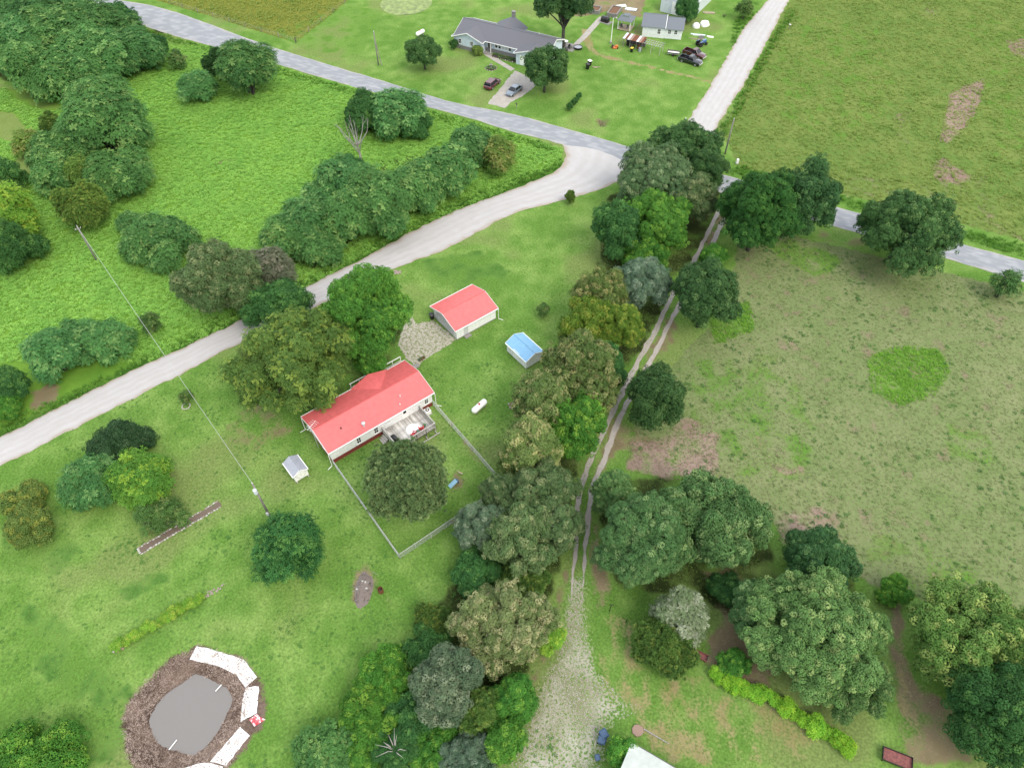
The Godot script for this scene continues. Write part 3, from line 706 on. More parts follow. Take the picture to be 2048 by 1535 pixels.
func ground_map(map: Array, cells: Array) -> ImageTexture:
	var w: int = map[4]
	var h: int = map[5]
	var cw := int(map[2] / map[6])
	var chh := int(map[3] / map[6])
	var res: float = map[2] / w
	var off := Vector2(map[0], map[1]) / res
	var fine := noise_bytes(11, 0.42 * res / 0.16, 2, w, h, off)
	var mid := noise_bytes(12, 0.22 * res, 4, w, h, off)
	var wide := noise_bytes(13, 0.045 * res, 3, w, h, off)
	var strk := noise_bytes(14, 0.5 * res, 3, w, h, off, 2.0)
	var layers := []
	for k in cells.size():
		var im := Image.create_from_data(cw, chh, false, Image.FORMAT_L8, cells[k])
		im.resize(cw / (4 if map == NEAR else 2), chh / (4 if map == NEAR else 2), Image.INTERPOLATE_BILINEAR)
		im.resize(w, h, Image.INTERPOLATE_BILINEAR)
		layers.append(im.get_data())
	var nl := layers.size()
	var cols := []
	for q in LAYER_LOOKS:
		var a := D(q[0], q[1], q[2])
		var b := D(q[3], q[4], q[5])
		cols.append([a.r * 255, a.g * 255, a.b * 255, b.r * 255, b.g * 255, b.b * 255, float(q[6]), int(q[7])])
	var la := D(118, 163, 75) * 255.0
	var lb := D(156, 192, 104) * 255.0
	var lc := D(146, 166, 100) * 255.0
	var out := PackedByteArray()
	out.resize(w * h * 3)
	for y in h:
		for x in w:
			var i := y * w + x
			var f := fine[i] / 255.0
			var m := mid[i] / 255.0
			var g := wide[i] / 255.0
			var t := clampf((m - 0.5) * 1.6 + (g - 0.5) * 1.4 + 0.5, 0.0, 1.0)
			var r0 := la.r + (lb.r - la.r) * t
			var g0 := la.g + (lb.g - la.g) * t
			var b0 := la.b + (lb.b - la.b) * t
			var u := clampf((g - 0.58) * 5.0, 0.0, 0.8)
			r0 += (lc.r - r0) * u
			g0 += (lc.g - g0) * u
			b0 += (lc.b - b0) * u
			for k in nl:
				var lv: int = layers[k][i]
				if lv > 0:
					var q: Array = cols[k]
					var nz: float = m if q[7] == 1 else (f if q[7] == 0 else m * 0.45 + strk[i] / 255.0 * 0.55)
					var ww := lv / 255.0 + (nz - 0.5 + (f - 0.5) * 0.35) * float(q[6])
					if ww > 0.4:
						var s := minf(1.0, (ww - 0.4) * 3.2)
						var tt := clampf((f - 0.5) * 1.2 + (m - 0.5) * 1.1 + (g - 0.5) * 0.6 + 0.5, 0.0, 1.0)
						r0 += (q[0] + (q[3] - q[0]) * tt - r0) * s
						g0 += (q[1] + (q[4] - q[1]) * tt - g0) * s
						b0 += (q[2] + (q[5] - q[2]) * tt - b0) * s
			var e := 1.0 + (f - 0.5) * 0.34
			var j := i * 3
			out[j] = int(clampf(r0 * e, 0, 255))
			out[j + 1] = int(clampf(g0 * e, 0, 255))
			out[j + 2] = int(clampf(b0 * e, 0, 255))
	return ImageTexture.create_from_image(Image.create_from_data(w, h, false, Image.FORMAT_RGB8, out))

func polar(tab: Array, a: float) -> float:
	var q := fposmod(a, TAU) / TAU * tab.size()
	var i := int(q) % tab.size()
	return lerpf(tab[i], tab[(i + 1) % tab.size()], q - int(q))

const ALGAE_POND := Vector3(-27.89, 0, -196.62)

func height(x: float, z: float) -> float:
	var c: Array = LINES["pond_c"]
	var d := Vector2(x - c[0], z - c[1])
	if d.length() < 14.0:
		var a := d.angle()
		var r0 := polar(LINES["pond_in"], a)
		var r1 := polar(LINES["pond_out"], a)
		var r := d.length()
		if r < r0:
			return -0.55 - 0.5 * minf(1.0, (r0 - r) / 1.5)
		if r < r1:
			var t := (r - r0) / (r1 - r0)
			return -0.55 * (1.0 - t * t * (3 - 2 * t)) 
	var e := Vector2((x - ALGAE_POND.x) / 6.3, (z - ALGAE_POND.z) / 7.5).length()
	if e < 1.3:
		return -0.6 * clampf((1.3 - e) / 0.4, 0, 1)
	return 0.0

func build_ground() -> void:
	var looks := []
	for map in [NEAR, FAR]:
		var m := StandardMaterial3D.new()
		m.resource_name = "ground_" + ("near" if map == NEAR else "far")
		m.albedo_texture = ground_map(map, near_cells if map == NEAR else far_cells)
		m.roughness = 1.0
		m.specular_mode = BaseMaterial3D.SPECULAR_DISABLED
		m.texture_repeat = false
		looks.append(m)
	var beyond := look("ground_beyond", D(150, 178, 96), 1.0, blotch, 0.02)
	beyond.uv1_world_triplanar = true
	var mesh := ArrayMesh.new()
	for k in 2:
		var map: Array = [NEAR, FAR][k]
		add_sheet(mesh, axis(map[0], map[0] + map[2], k == 0, true), axis(map[1], map[1] + map[3], k == 0, false), map)
		mesh.surface_set_material(k, looks[k])
	var far_edge := 2200.0
	var sheets := [[-far_edge, FAR[0], -far_edge, far_edge], [FAR[0] + FAR[2], far_edge, -far_edge, far_edge], [FAR[0], FAR[0] + FAR[2], -far_edge, FAR[1]], [FAR[0], FAR[0] + FAR[2], NEAR[1] + NEAR[3], far_edge], [FAR[0], NEAR[0], NEAR[1], NEAR[1] + NEAR[3]], [NEAR[0] + NEAR[2], FAR[0] + FAR[2], NEAR[1], NEAR[1] + NEAR[3]]]
	var b := MB.new()
	for s in sheets:
		b.quad(Vector3(s[0], 0, s[2]), Vector3(s[0], 0, s[3]), Vector3(s[1], 0, s[3]), Vector3(s[1], 0, s[2]))
	var extra := b.mesh()
	mesh.add_surface_from_arrays(Mesh.PRIMITIVE_TRIANGLES, extra.surface_get_arrays(0))
	mesh.surface_set_material(2, beyond)
	var o := MeshInstance3D.new()
	o.name = "ground"
	o.mesh = mesh
	o.set_meta("kind", "structure")
	add_child(o)

func axis(from: float, to: float, fine: bool, is_x: bool) -> Array:
	var c: Array = LINES["pond_c"]
	var mid: float = c[0] if is_x else c[1]
	if not fine:
		mid = ALGAE_POND.x if is_x else ALGAE_POND.z
	var out := [from]
	var p := from
	while p < to - 0.01:
		var step := (0.3 if fine else 0.8) if absf(p - mid) < 13.0 else 6.0
		if absf(p - mid) >= 13.0 and p < mid and p + step > mid - 13.0:
			step = maxf(0.3, mid - 13.0 - p + 0.01)
		p = minf(to, p + step)
		out.append(p)
	return out

func add_sheet(mesh: ArrayMesh, xs: Array, zs: Array, map: Array) -> void:
	var v := PackedVector3Array()
	var n := PackedVector3Array()
	var uv := PackedVector2Array()
	var idx := PackedInt32Array()
	for z in zs:
		for x in xs:
			v.append(Vector3(x, height(x, z), z))
			n.append(Vector3(height(x - 0.2, z) - height(x + 0.2, z), 0.4, height(x, z - 0.2) - height(x, z + 0.2)).normalized())
			uv.append(Vector2((x - map[0]) / map[2], (z - map[1]) / map[3]))
	var w := xs.size()
	for j in zs.size() - 1:
		for i in w - 1:
			var a := j * w + i
			idx.append_array(PackedInt32Array([a, a + 1, a + w, a + 1, a + w + 1, a + w]))
	var arr := []
	arr.resize(Mesh.ARRAY_MAX)
	arr[Mesh.ARRAY_VERTEX] = v
	arr[Mesh.ARRAY_NORMAL] = n
	arr[Mesh.ARRAY_TEX_UV] = uv
	arr[Mesh.ARRAY_INDEX] = idx
	mesh.add_surface_from_arrays(Mesh.PRIMITIVE_TRIANGLES, arr)

# ------------------------------------------------------------------ roads
func resample(pts: Array, count: int) -> Array:
	var cv := Curve2D.new()
	for i in pts.size():
		var t: Vector2 = (pts[mini(i + 1, pts.size() - 1)] - pts[maxi(i - 1, 0)]) / 6.0
		cv.add_point(pts[i], -t, t)
	cv.bake_interval = 0.5
	var out := []
	for i in count:
		out.append(cv.sample_baked(cv.get_baked_length() * i / (count - 1)))
	return out

func road_picture(seed_: int, base: Color, worn: Color, edge: Color, tracks: float, patchy: float) -> ImageTexture:
	# across = u, along = v; worn wheel tracks, loose stone between them, dirt on the shoulders
	var w := 256
	var h := 1024
	var along := noise_bytes(seed_, 0.012, 3, w, h, Vector2.ZERO)
	var grain := noise_bytes(seed_ + 1, 0.35, 2, w, h, Vector2.ZERO)
	var strips := noise_bytes(seed_ + 2, 0.06, 3, w, h, Vector2.ZERO, 16.0)
	var out := PackedByteArray()
	out.resize(w * h * 3)
	for y in h:
		for x in w:
			var i := y * w + x
			var u := x / 255.0
			var a := along[i] / 255.0
			var s := strips[i] / 255.0
			var g := grain[i] / 255.0
			var tr := 0.0
			for c in [0.22, 0.42, 0.60, 0.80]:
				tr = maxf(tr, exp(-pow((u - c + (s - 0.5) * 0.05) / 0.065, 2.0)))
			var t := clampf(tr * tracks + (a - 0.5) * patchy + (s - 0.5) * 0.16, 0, 1)
			var c2 := base.lerp(worn, t)
			var ed := clampf((0.09 + (a - 0.5) * 0.14 - minf(u, 1.0 - u)) * 14.0, 0, 1)
			c2 = c2.lerp(edge, ed * (0.4 + 0.6 * s))
			var e := 1.0 + (g - 0.5) * 0.22
			out[i * 3] = int(clampf(c2.r * 255 * e, 0, 255))
			out[i * 3 + 1] = int(clampf(c2.g * 255 * e, 0, 255))
			out[i * 3 + 2] = int(clampf(c2.b * 255 * e, 0, 255))
	return ImageTexture.create_from_image(Image.create_from_data(w, h, false, Image.FORMAT_RGB8, out))

func road(called: String, a: Array, b: Array, tex: Texture2D, y: float, crown: float, rag: float, repeat := 40.0) -> void:
	var count := 160
	var l := resample(a, count)
	var r := resample(b, count)
	var fn := FastNoiseLite.new()
	fn.seed = called.hash() & 0xffff
	fn.frequency = 0.35
	var mb := MB.new()
	var rows := []
	var along := 0.0
	for i in count:
		var p: Vector2 = l[i]
		var q: Vector2 = r[i]
		if i > 0:
			along += ((p + q) / 2.0 - (l[i - 1] + r[i - 1]) / 2.0).length()
		var d := (q - p).normalized()
		p += d * fn.get_noise_2d(p.x, p.y) * rag
		q += d * fn.get_noise_2d(q.x + 50.0, q.y) * rag
		var row := []
		for k in 7:
			var t := k / 6.0
			var s := p.lerp(q, t)
			row.append([Vector3(s.x, y + crown * (1.0 - pow(2.0 * t - 1.0, 2.0)), s.y), Vector2(t, along / repeat)])
		rows.append(row)
	for i in count - 1:
		for k in 6:
			var p0: Array = rows[i][k]
			var p1: Array = rows[i][k + 1]
			var p2: Array = rows[i + 1][k + 1]
			var p3: Array = rows[i + 1][k]
			if (p1[0] - p0[0]).cross(p2[0] - p0[0]).y < 0:
				mb.tri(p0[0], p3[0], p2[0], p0[1], p3[1], p2[1])
				mb.tri(p0[0], p2[0], p1[0], p0[1], p2[1], p1[1])
			else:
				mb.tri(p0[0], p1[0], p2[0], p0[1], p1[1], p2[1])
				mb.tri(p0[0], p2[0], p3[0], p0[1], p2[1], p3[1])
	mb.smooth()
	var m := StandardMaterial3D.new()
	m.resource_name = called
	m.albedo_texture = tex
	m.roughness = 0.95
	structure(called, mb.mesh(), m)

func ragged(poly: Array, step: float, amp: float, seed_: int) -> Array:
	var fn := FastNoiseLite.new()
	fn.seed = seed_
	fn.frequency = 0.5
	var out := []
	for i in poly.size():
		var a: Vector2 = poly[i]
		var b: Vector2 = poly[(i + 1) % poly.size()]
		var m := maxi(1, int(a.distance_to(b) / step))
		for k in m:
			var p := a.lerp(b, float(k) / m)
			out.append(p + Vector2(fn.get_noise_2d(p.x * 2, p.y * 2), fn.get_noise_2d(p.x * 2 + 90, p.y * 2)) * amp)
	return out

func build_roads() -> void:
	var asphalt := road_picture(21, D(178, 183, 192), D(216, 219, 225), D(216, 212, 206), 0.25, 1.7)
	var gravel := road_picture(31, D(222, 219, 219), D(240, 239, 242), D(198, 182, 162), 0.4, 0.7)
	var gravel2 := road_picture(41, D(210, 202, 194), D(234, 228, 222), D(170, 158, 126), 0.6, 1.2)
	road("asphalt_road", line("asphalt_n"), line("asphalt_s"), asphalt, 0.03, 0.08, 0.25)
	road("gravel_road", line("south_n"), line("south_s"), gravel, 0.02, 0.07, 0.5)
	road("side_gravel_road", line("north_w"), line("north_e"), gravel, 0.018, 0.07, 0.5)
	for k in ["rut_l", "rut_r"]:
		var c := resample(line(k), 60)
		var a := []
		var b := []
		for i in c.size():
			var d: Vector2 = (c[mini(i + 1, c.size() - 1)] - c[maxi(i - 1, 0)]).normalized()
			var side := Vector2(-d.y, d.x) * 0.4 * clampf((c.size() - 1 - i) / 8.0, 0.02, 1.0)
			a.append(c[i] - side)
			b.append(c[i] + side)
		road("farm_track", a, b, gravel2, 0.012, 0.0, 0.3, 12.0)
	var pad := dirty_sheet(321, D(224, 218, 206), D(146, 160, 104), 0.5)
	pad.roughness = 0.95
	var plain := look("drive_stone", D(222, 216, 208), 0.95, soft, 0.15)
	for q in [["garage_driveway", "pad", 0.016, 0.35], ["house_driveway", "drive", 0.012, 0.4], ["front_walk", "walk", 0.02, 0.1], ["garden_walk", "walk2", 0.02, 0.1]]:
		var mb := MB.new()
		mb.prism(ragged(line(q[1]), 0.5, q[3], q[2] * 1000), q[2], q[2])
		structure(q[0], mb.mesh(), pad if q[1] == "pad" else plain)

func build_pond() -> void:
	var c: Array = LINES["pond_c"]
	var water := look("muddy_water", L(0.17, 0.16, 0.155), 0.06)
	var pts := []
	for k in 72:
		var a := TAU * k / 72
		var r := polar(LINES["pond_in"], a) + 0.25
		pts.append(Vector2(c[0] + cos(a) * r, c[1] + sin(a) * r))
	var mb := MB.new()
	mb.prism(pts, -0.55, -0.55)
	structure("pond_water", mb.mesh(), water, "still grey-brown water of the small pond with white sheeting round its bank")
	var algae := look("algae_water", D(186, 212, 120), 0.6, blotch, 0.12)
	pts = []
	for k in 48:
		var a := TAU * k / 48
		var r := 1.08 + 0.05 * sin(3 * a + 1) + 0.03 * sin(7 * a)
		pts.append(Vector2(ALGAE_POND.x + cos(a) * 6.3 * r, ALGAE_POND.z + sin(a) * 7.5 * r))
	mb = MB.new()
	mb.prism(pts, -0.32, -0.32)
	structure("algae_pond", mb.mesh(), algae, "pale green algae covering the pond behind the grey-roofed house")
# ------------------------------------------------------------------ building kit (x along the front, the front at z = 0, the depth towards -z)
func slab(b: MB, p: Array, t: float) -> void:      # four corners, counter-clockwise from above, and a thickness
	var q := []
	for v in p:
		q.append(v - Vector3(0, t, 0))
	b.quad(p[0], p[1], p[2], p[3])
	b.quad(q[3], q[2], q[1], q[0])
	for i in 4:
		var j := (i + 1) % 4
		b.quad(q[i], q[j], p[j], p[i])

func roof_slope(parent: Node, called: String, p: Array, t: float, m: Material) -> MeshInstance3D:
	if (p[1] - p[0]).cross(p[2] - p[0]).y < 0:
		p.reverse()
	var b := MB.new()
	slab(b, p, t)
	return part(parent, called, b.mesh(), m)

func gable_roof_x(parent: Node, x0: float, x1: float, z0: float, z1: float, ye: float, yr: float, m: Material, trim: Material, zr := INF) -> void:
	# ridge along x; z0 < z1
	if zr == INF:
		zr = (z0 + z1) / 2.0
	var t := 0.09
	roof_slope(parent, "roof", [Vector3(x0, ye, z1), Vector3(x1, ye, z1), Vector3(x1, yr, zr), Vector3(x0, yr, zr)], t, m)
	roof_slope(parent, "roof", [Vector3(x0, yr, zr), Vector3(x1, yr, zr), Vector3(x1, ye, z0), Vector3(x0, ye, z0)], t, m)
	var b := MB.new()
	b.tube([Vector3(x0, yr + 0.01, zr), Vector3(x1, yr + 0.01, zr)], [0.07, 0.07], 5)
	part(parent, "ridge_cap", b.mesh(), m)
	if trim:
		for z in [z0, z1]:
			var s: float = 1.0 if z == z1 else -1.0
			add_box(parent, "gutter", Vector3((x0 + x1) / 2, ye - 0.07, z + s * 0.055), Vector3(x1 - x0, 0.12, 0.1), trim)
		for x in [x0, x1]:
			var s: float = 1.0 if x == x1 else -1.0
			for z in [z0, z1]:
				var c := MB.new()
				var px: float = x + s * 0.02
				c.box(Vector3(px, (ye + yr) / 2 - 0.075, (z + zr) / 2), Vector3(0.04, 0.19, Vector2(z - zr, yr - ye).length()), Basis(Vector3.RIGHT, atan2(yr - ye, z - zr) if z > zr else -atan2(yr - ye, zr - z)))
				part(parent, "rake_trim", c.mesh(), trim)

func gable_roof_z(parent: Node, x0: float, x1: float, z0: float, z1: float, ye: float, yr: float, m: Material, trim: Material) -> void:
	var xr := (x0 + x1) / 2.0
	roof_slope(parent, "roof", [Vector3(x0, ye, z0), Vector3(x0, ye, z1), Vector3(xr, yr, z1), Vector3(xr, yr, z0)], 0.09, m)
	roof_slope(parent, "roof", [Vector3(xr, yr, z0), Vector3(xr, yr, z1), Vector3(x1, ye, z1), Vector3(x1, ye, z0)], 0.09, m)
	if trim:
		for x in [x0, x1]:
			var s: float = -1.0 if x == x0 else 1.0
			var c := MB.new()
			c.box(Vector3((x + xr) / 2, (ye + yr) / 2 - 0.08, z1 + 0.03), Vector3(Vector2(x - xr, yr - ye).length(), 0.2, 0.05), Basis(Vector3.BACK, -s * atan2(yr - ye, absf(x - xr))))
			part(parent, "rake_trim", c.mesh(), trim)
			add_box(parent, "gutter", Vector3(x + s * 0.05, ye - 0.07, (z0 + z1) / 2), Vector3(0.1, 0.12, z1 - z0), trim)

func gable_walls_x(parent: Node, x0: float, x1: float, z0: float, z1: float, y0: float, ye: float, yr: float, m: Material, zr := INF) -> void:
	# walls with gable ends at x0 and x1
	if zr == INF:
		zr = (z0 + z1) / 2.0
	var b := MB.new()
	b.quad(Vector3(x0, y0, z1), Vector3(x1, y0, z1), Vector3(x1, ye, z1), Vector3(x0, ye, z1))
	b.quad(Vector3(x1, y0, z0), Vector3(x0, y0, z0), Vector3(x0, ye, z0), Vector3(x1, ye, z0))
	for s in [[x0, true], [x1, false]]:
		var p := [Vector3(s[0], y0, z0), Vector3(s[0], y0, z1), Vector3(s[0], ye, z1), Vector3(s[0], yr, zr), Vector3(s[0], ye, z0)]
		if not s[1]:
			p.reverse()
		for k in range(1, 4):
			b.tri(p[0], p[k], p[k + 1])
	part(parent, "wall", b.mesh(), m)

func gable_walls_z(parent: Node, x0: float, x1: float, z0: float, z1: float, y0: float, ye: float, yr: float, m: Material) -> void:
	var xr := (x0 + x1) / 2.0
	var b := MB.new()
	b.quad(Vector3(x1, y0, z1), Vector3(x1, y0, z0), Vector3(x1, ye, z0), Vector3(x1, ye, z1))
	b.quad(Vector3(x0, y0, z0), Vector3(x0, y0, z1), Vector3(x0, ye, z1), Vector3(x0, ye, z0))
	for s in [[z1, true], [z0, false]]:
		var p := [Vector3(x0, y0, s[0]), Vector3(x1, y0, s[0]), Vector3(x1, ye, s[0]), Vector3(xr, yr, s[0]), Vector3(x0, ye, s[0])]
		if not s[1]:
			p.reverse()
		for k in range(1, 4):
			b.tri(p[0], p[k], p[k + 1])
	part(parent, "wall", b.mesh(), m)

func window(parent: Node, at: Vector3, turn: float, w: float, h: float, cols := 2, rows := 2, glass := "glass_dark") -> void:
	# a frame set into the wall, its panes behind the bars
	var b := MB.new()
	for s in [-1, 1]:
		b.box(Vector3(s * (w / 2 - 0.03), 0, 0), Vector3(0.06, h, 0.07))
		b.box(Vector3(0, s * (h / 2 - 0.03), 0), Vector3(w - 0.12, 0.06, 0.068))
	for c in range(1, cols):
		b.box(Vector3(-w / 2 + w * c / cols, 0, 0), Vector3(0.045, h - 0.12, 0.062))
	for r in range(1, rows):
		b.box(Vector3(0, -h / 2 + h * r / rows, 0), Vector3(w - 0.12, 0.045, 0.06))
	var o := part(parent, "window", b.mesh(), M["white_trim"], at, Vector3(0, turn, 0))
	var pw := (w - 0.12) / cols
	var ph := (h - 0.12) / rows
	var pane := box_mesh(Vector3(pw, ph, 0.02))
	for c in cols:
		for r in rows:
			part(o, "pane", pane, M[glass], Vector3(-w / 2 + 0.06 + pw * (c + 0.5), -h / 2 + 0.06 + ph * (r + 0.5), 0.004))
	part(o, "sill", box_mesh(Vector3(w + 0.12, 0.05, 0.12)), M["white_trim"], Vector3(0, -h / 2 - 0.03, 0.03))

func door(parent: Node, at: Vector3, turn: float, w: float, h: float, m: Material, lite := true) -> void:
	var o := part(parent, "door", box_mesh(Vector3(w, h, 0.06)), m, at, Vector3(0, turn, 0))
	var b := MB.new()
	for s in [-1, 1]:
		b.box(Vector3(s * (w / 2 + 0.04), 0.02, 0), Vector3(0.08, h + 0.1, 0.09))
	b.box(Vector3(0, h / 2 + 0.04, 0), Vector3(w, 0.08, 0.088))
	part(o, "door_frame", b.mesh(), M["white_trim"])
	if lite:
		part(o, "pane", box_mesh(Vector3(w * 0.55, h * 0.36, 0.03)), M["glass_dark"], Vector3(0, h * 0.2, 0.025))
	b = MB.new()
	b.lathe([Vector2(0.01, 0), Vector2(0.035, 0.02), Vector2(0.035, 0.05), Vector2(0.01, 0.06)], 8, Vector3(w * 0.4, -0.05, 0.03), Basis(Vector3.RIGHT, PI / 2))
	part(o, "handle", b.mesh(), M["galvanised"])

func garage_door(parent: Node, at: Vector3, turn: float, w: float, h: float, m: Material) -> void:
	var o := part(parent, "garage_door", box_mesh(Vector3(w, h, 0.04)), m, at, Vector3(0, turn, 0))
	for r in 4:
		for c in 4:
			part(o, "panel", box_mesh(Vector3(w / 4 - 0.08, h / 4 - 0.08, 0.03)), m, Vector3(-w / 2 + w * (c + 0.5) / 4, -h / 2 + h * (r + 0.5) / 4, 0.02))

func downspout(parent: Node, at: Vector3, h: float, out: Vector3) -> void:
	var b := MB.new()
	b.tube([at, at + out * 0.15 - Vector3(0, 0.2, 0), at + out * 0.15 - Vector3(0, h - 0.15, 0), at + out * 0.9 - Vector3(0, h - 0.04, 0)], [0.05, 0.05, 0.05, 0.05], 5)
	part(parent, "downspout", b.mesh(), M["white_trim"])

# ------------------------------------------------------------------ the red-roofed home
func build_home() -> void:
	var at := Vector3(-23.86, 0, -52.13)
	var turn := 0.6635
	footprints.append([at, turn, 0.0, 16.0, -7.0, 0.0])
	footprints.append([at, turn, 7.7, 13.8, 0.0, 4.0])
	var h := thing("manufactured_home", "long white manufactured home with bright red metal roof and red skirting", "house", at, turn)
	add_box(h, "skirting", Vector3(8.0, 0.42, -3.5), Vector3(15.9, 0.98, 6.9), M["red_brick_skirt"])
	gable_walls_x(h, 0.0, 16.0, -7.0, 0.0, 0.86, 3.06, 4.0, M["white_siding"])
	gable_roof_x(h, -0.3, 16.3, -7.3, 0.3, 3.0, 4.15, M["red_metal"], M["white_trim"])
	# cross gable over the front door, on the far slope
	for s in [-1.0, 1.0]:
		roof_slope(h, "porch_gable_roof", [Vector3(10.4, 4.02, -4.05), Vector3(10.4 + s * 2.9, 3.02, -7.28), Vector3(10.4 + s * 2.9, 3.0, -7.42), Vector3(10.4, 4.02, -7.42)], 0.05, M["red_metal"])
	for w in [[15.05, 1.7, 0.62, 1.0, 2], [6.9, 1.75, 0.66, 1.15, 2], [4.2, 1.75, 0.66, 1.15, 2], [8.95, 1.98, 0.6, 0.5, 1]]:
		window(h, Vector3(w[0], w[1], 0.0), 0.0, w[2], w[3], 2, w[4], "glass_dark" if w[4] == 2 else "blind_white")
	door(h, Vector3(11.5, 1.78, 0.0), 0.0, 0.86, 1.95, M["white_paint"])
	door(h, Vector3(10.6, 1.66, -7.02), PI, 0.9, 2.0, M["white_paint"])
	for x in [2.5, 5.0, 14.0]:
		window(h, Vector3(x, 1.9, -7.0), PI, 0.8, 1.1)
	window(h, Vector3(0.0, 1.9, -2.0), -PI / 2, 0.7, 1.1)
	# roof furniture
	var b := MB.new()
	b.lathe([Vector2(0.17, 0.0), Vector2(0.17, 0.55), Vector2(0.27, 0.6), Vector2(0.27, 0.72), Vector2(0.05, 0.82)], 12)
	part(h, "flue_pipe", b.mesh(), M["galvanised"], Vector3(5.6, 3.2, -0.55))
	for p in [[2.9, 3.55, -1.75, "black_plastic"], [12.0, 3.5, -1.6, "galvanised"], [11.3, 3.2, -0.6, "galvanised"]]:
		b = MB.new()
		b.lathe([Vector2(0.12, -0.1), Vector2(0.08, 0.1), Vector2(0.08, 0.28), Vector2(0.11, 0.3), Vector2(0.02, 0.34)], 9)
		part(h, "vent_pipe", b.mesh(), M[p[3]], Vector3(p[0], p[1], p[2]))
	# television aerial at the gable end
	var mast := MB.new()
	mast.tube([Vector3(-0.35, 0.0, -3.5), Vector3(-0.35, 5.1, -3.5)], [0.03, 0.03], 5)
	var an := part(h, "aerial_mast", mast.mesh(), M["galvanised"])
	b = MB.new()
	b.tube([Vector3(-1.0, 5.0, -3.2), Vector3(0.6, 5.0, -3.9)], [0.02, 0.02], 4)
	for i in 6:
		var c := Vector3(-0.9, 5.0, -3.24).lerp(Vector3(0.5, 5.0, -3.86), i / 5.0)
		b.tube([c + Vector3(-0.22, 0, -0.5), c + Vector3(0.22, 0, 0.5)], [0.014, 0.014], 4)
	part(an, "aerial_arms", b.mesh(), M["white_trim"])
	downspout(h, Vector3(-0.2, 2.9, 0.3), 2.8, Vector3(-1, 0, 0.2).normalized())
	downspout(h, Vector3(-0.2, 2.9, -7.2), 2.8, Vector3(-1, 0, -0.1).normalized())
	downspout(h, Vector3(16.2, 2.9, 0.3), 2.8, Vector3(0.3, 0, 0.3).normalized())
	# back deck
	var d := thing("wooden_deck", "weathered grey plank deck with railing against the back of the red-roofed home", "deck", at + Basis(Vector3.UP, turn) * Vector3(7.7, 0, 0.02), turn)
	var rng := RandomNumberGenerator.new()
	rng.seed = 4
	var plank := box_mesh(Vector3(0.132, 0.035, 3.96))
	for i in 44:
		part(d, "plank", plank, M[["deck_wood", "deck_wood_pale", "deck_wood_dark", "deck_wood"][rng.randi() % 4]], Vector3(0.07 + i * 0.1395, 0.83 + rng.randf() * 0.006, 1.98))
	for z in [0.1, 2.0, 3.9]:
		add_box(d, "joist", Vector3(3.07, 0.72, z), Vector3(6.1, 0.18, 0.06), M["rail_dark"])
	for x in [0.05, 1.6, 3.1, 4.6, 6.09]:
		for z in [0.12, 3.94]:
			if z < 1 and x > 0.1 and x < 6:
				continue
			add_box(d, "post", Vector3(x, 0.9, z), Vector3(0.1, 1.9, 0.1), M["rail_wood"] if x < 0.1 or x > 6 else M["rail_dark"])
	for r in [[Vector3(3.07, 1.86, 3.95), Vector3(6.2, 0.05, 0.15)], [Vector3(0.05, 1.86, 2.0), Vector3(0.15, 0.05, 3.75)], [Vector3(6.09, 1.86, 2.0), Vector3(0.15, 0.05, 3.75)], [Vector3(3.07, 0.98, 3.95), Vector3(6.1, 0.08, 0.05)], [Vector3(0.05, 0.98, 2.0), Vector3(0.05, 0.08, 3.75)], [Vector3(6.09, 0.98, 2.0), Vector3(0.05, 0.08, 3.75)]]:
		add_box(d, "rail", r[0], r[1], M["rail_wood"])
	b = MB.new()
	for i in 44:
		b.box(Vector3(0.12 + i * 0.138, 1.42, 3.95), Vector3(0.035, 0.84, 0.035))
	for i in 26:
		for x in [0.05, 6.09]:
			b.box(Vector3(x, 1.42, 0.25 + i * 0.14), Vector3(0.035, 0.84, 0.035))
	var bal := part(d, "balusters", b.mesh(), M["rail_wood"])
	bal.set_meta("kind", "stuff")
	add_box(d, "ground_rail", Vector3(3.6, 0.09, 4.55), Vector3(5.6, 0.12, 0.12), M["rail_wood"])
	for i in 4:
		add_box(d, "stake", Vector3(1.4 + i * 1.5, 0.2, 4.3), Vector3(0.09, 0.3, 0.55), M["rail_wood"])
	for i in 3:
		add_box(d, "step", Vector3(-0.2 - i * 0.26, 0.66 - i * 0.22, 1.0), Vector3(0.28, 0.06, 1.1), M["rail_wood"])
		add_box(d, "riser", Vector3(-0.2 - i * 0.26, 0.32 - i * 0.11, 1.0), Vector3(0.2, 0.6 - i * 0.2, 1.0), M["deck_wood_dark"])
	add_box(d, "bench_shelf", Vector3(1.0, 1.25, 0.45), Vector3(1.0, 0.05, 0.28), M["deck_wood_dark"])
	var db := Basis(Vector3.UP, turn)
	var on := func(x: float, y: float, z: float) -> Vector3: return at + db * Vector3(x, y, z)
	# things on the deck
	var chair := thing("patio_chair", "red plastic patio chair on the deck, beside the grill end of the green table", "chair", on.call(10.75, 0.855, 3.3), turn + PI + 0.5, "red chairs on the deck")
	b = MB.new()
	b.box(Vector3(0, 0.36, 0.02), Vector3(0.52, 0.05, 0.54), Basis(Vector3.RIGHT, 0.12))
	part(chair, "seat", b.mesh(), M["red_plastic"])
	for i in 5:
		add_box(chair, "back_slat", Vector3(-0.22 + i * 0.11, 0.72, -0.33), Vector3(0.095, 0.74 + (0.1 if i == 2 else 0.0), 0.03), M["red_plastic"], Vector3(-0.28, 0, 0))
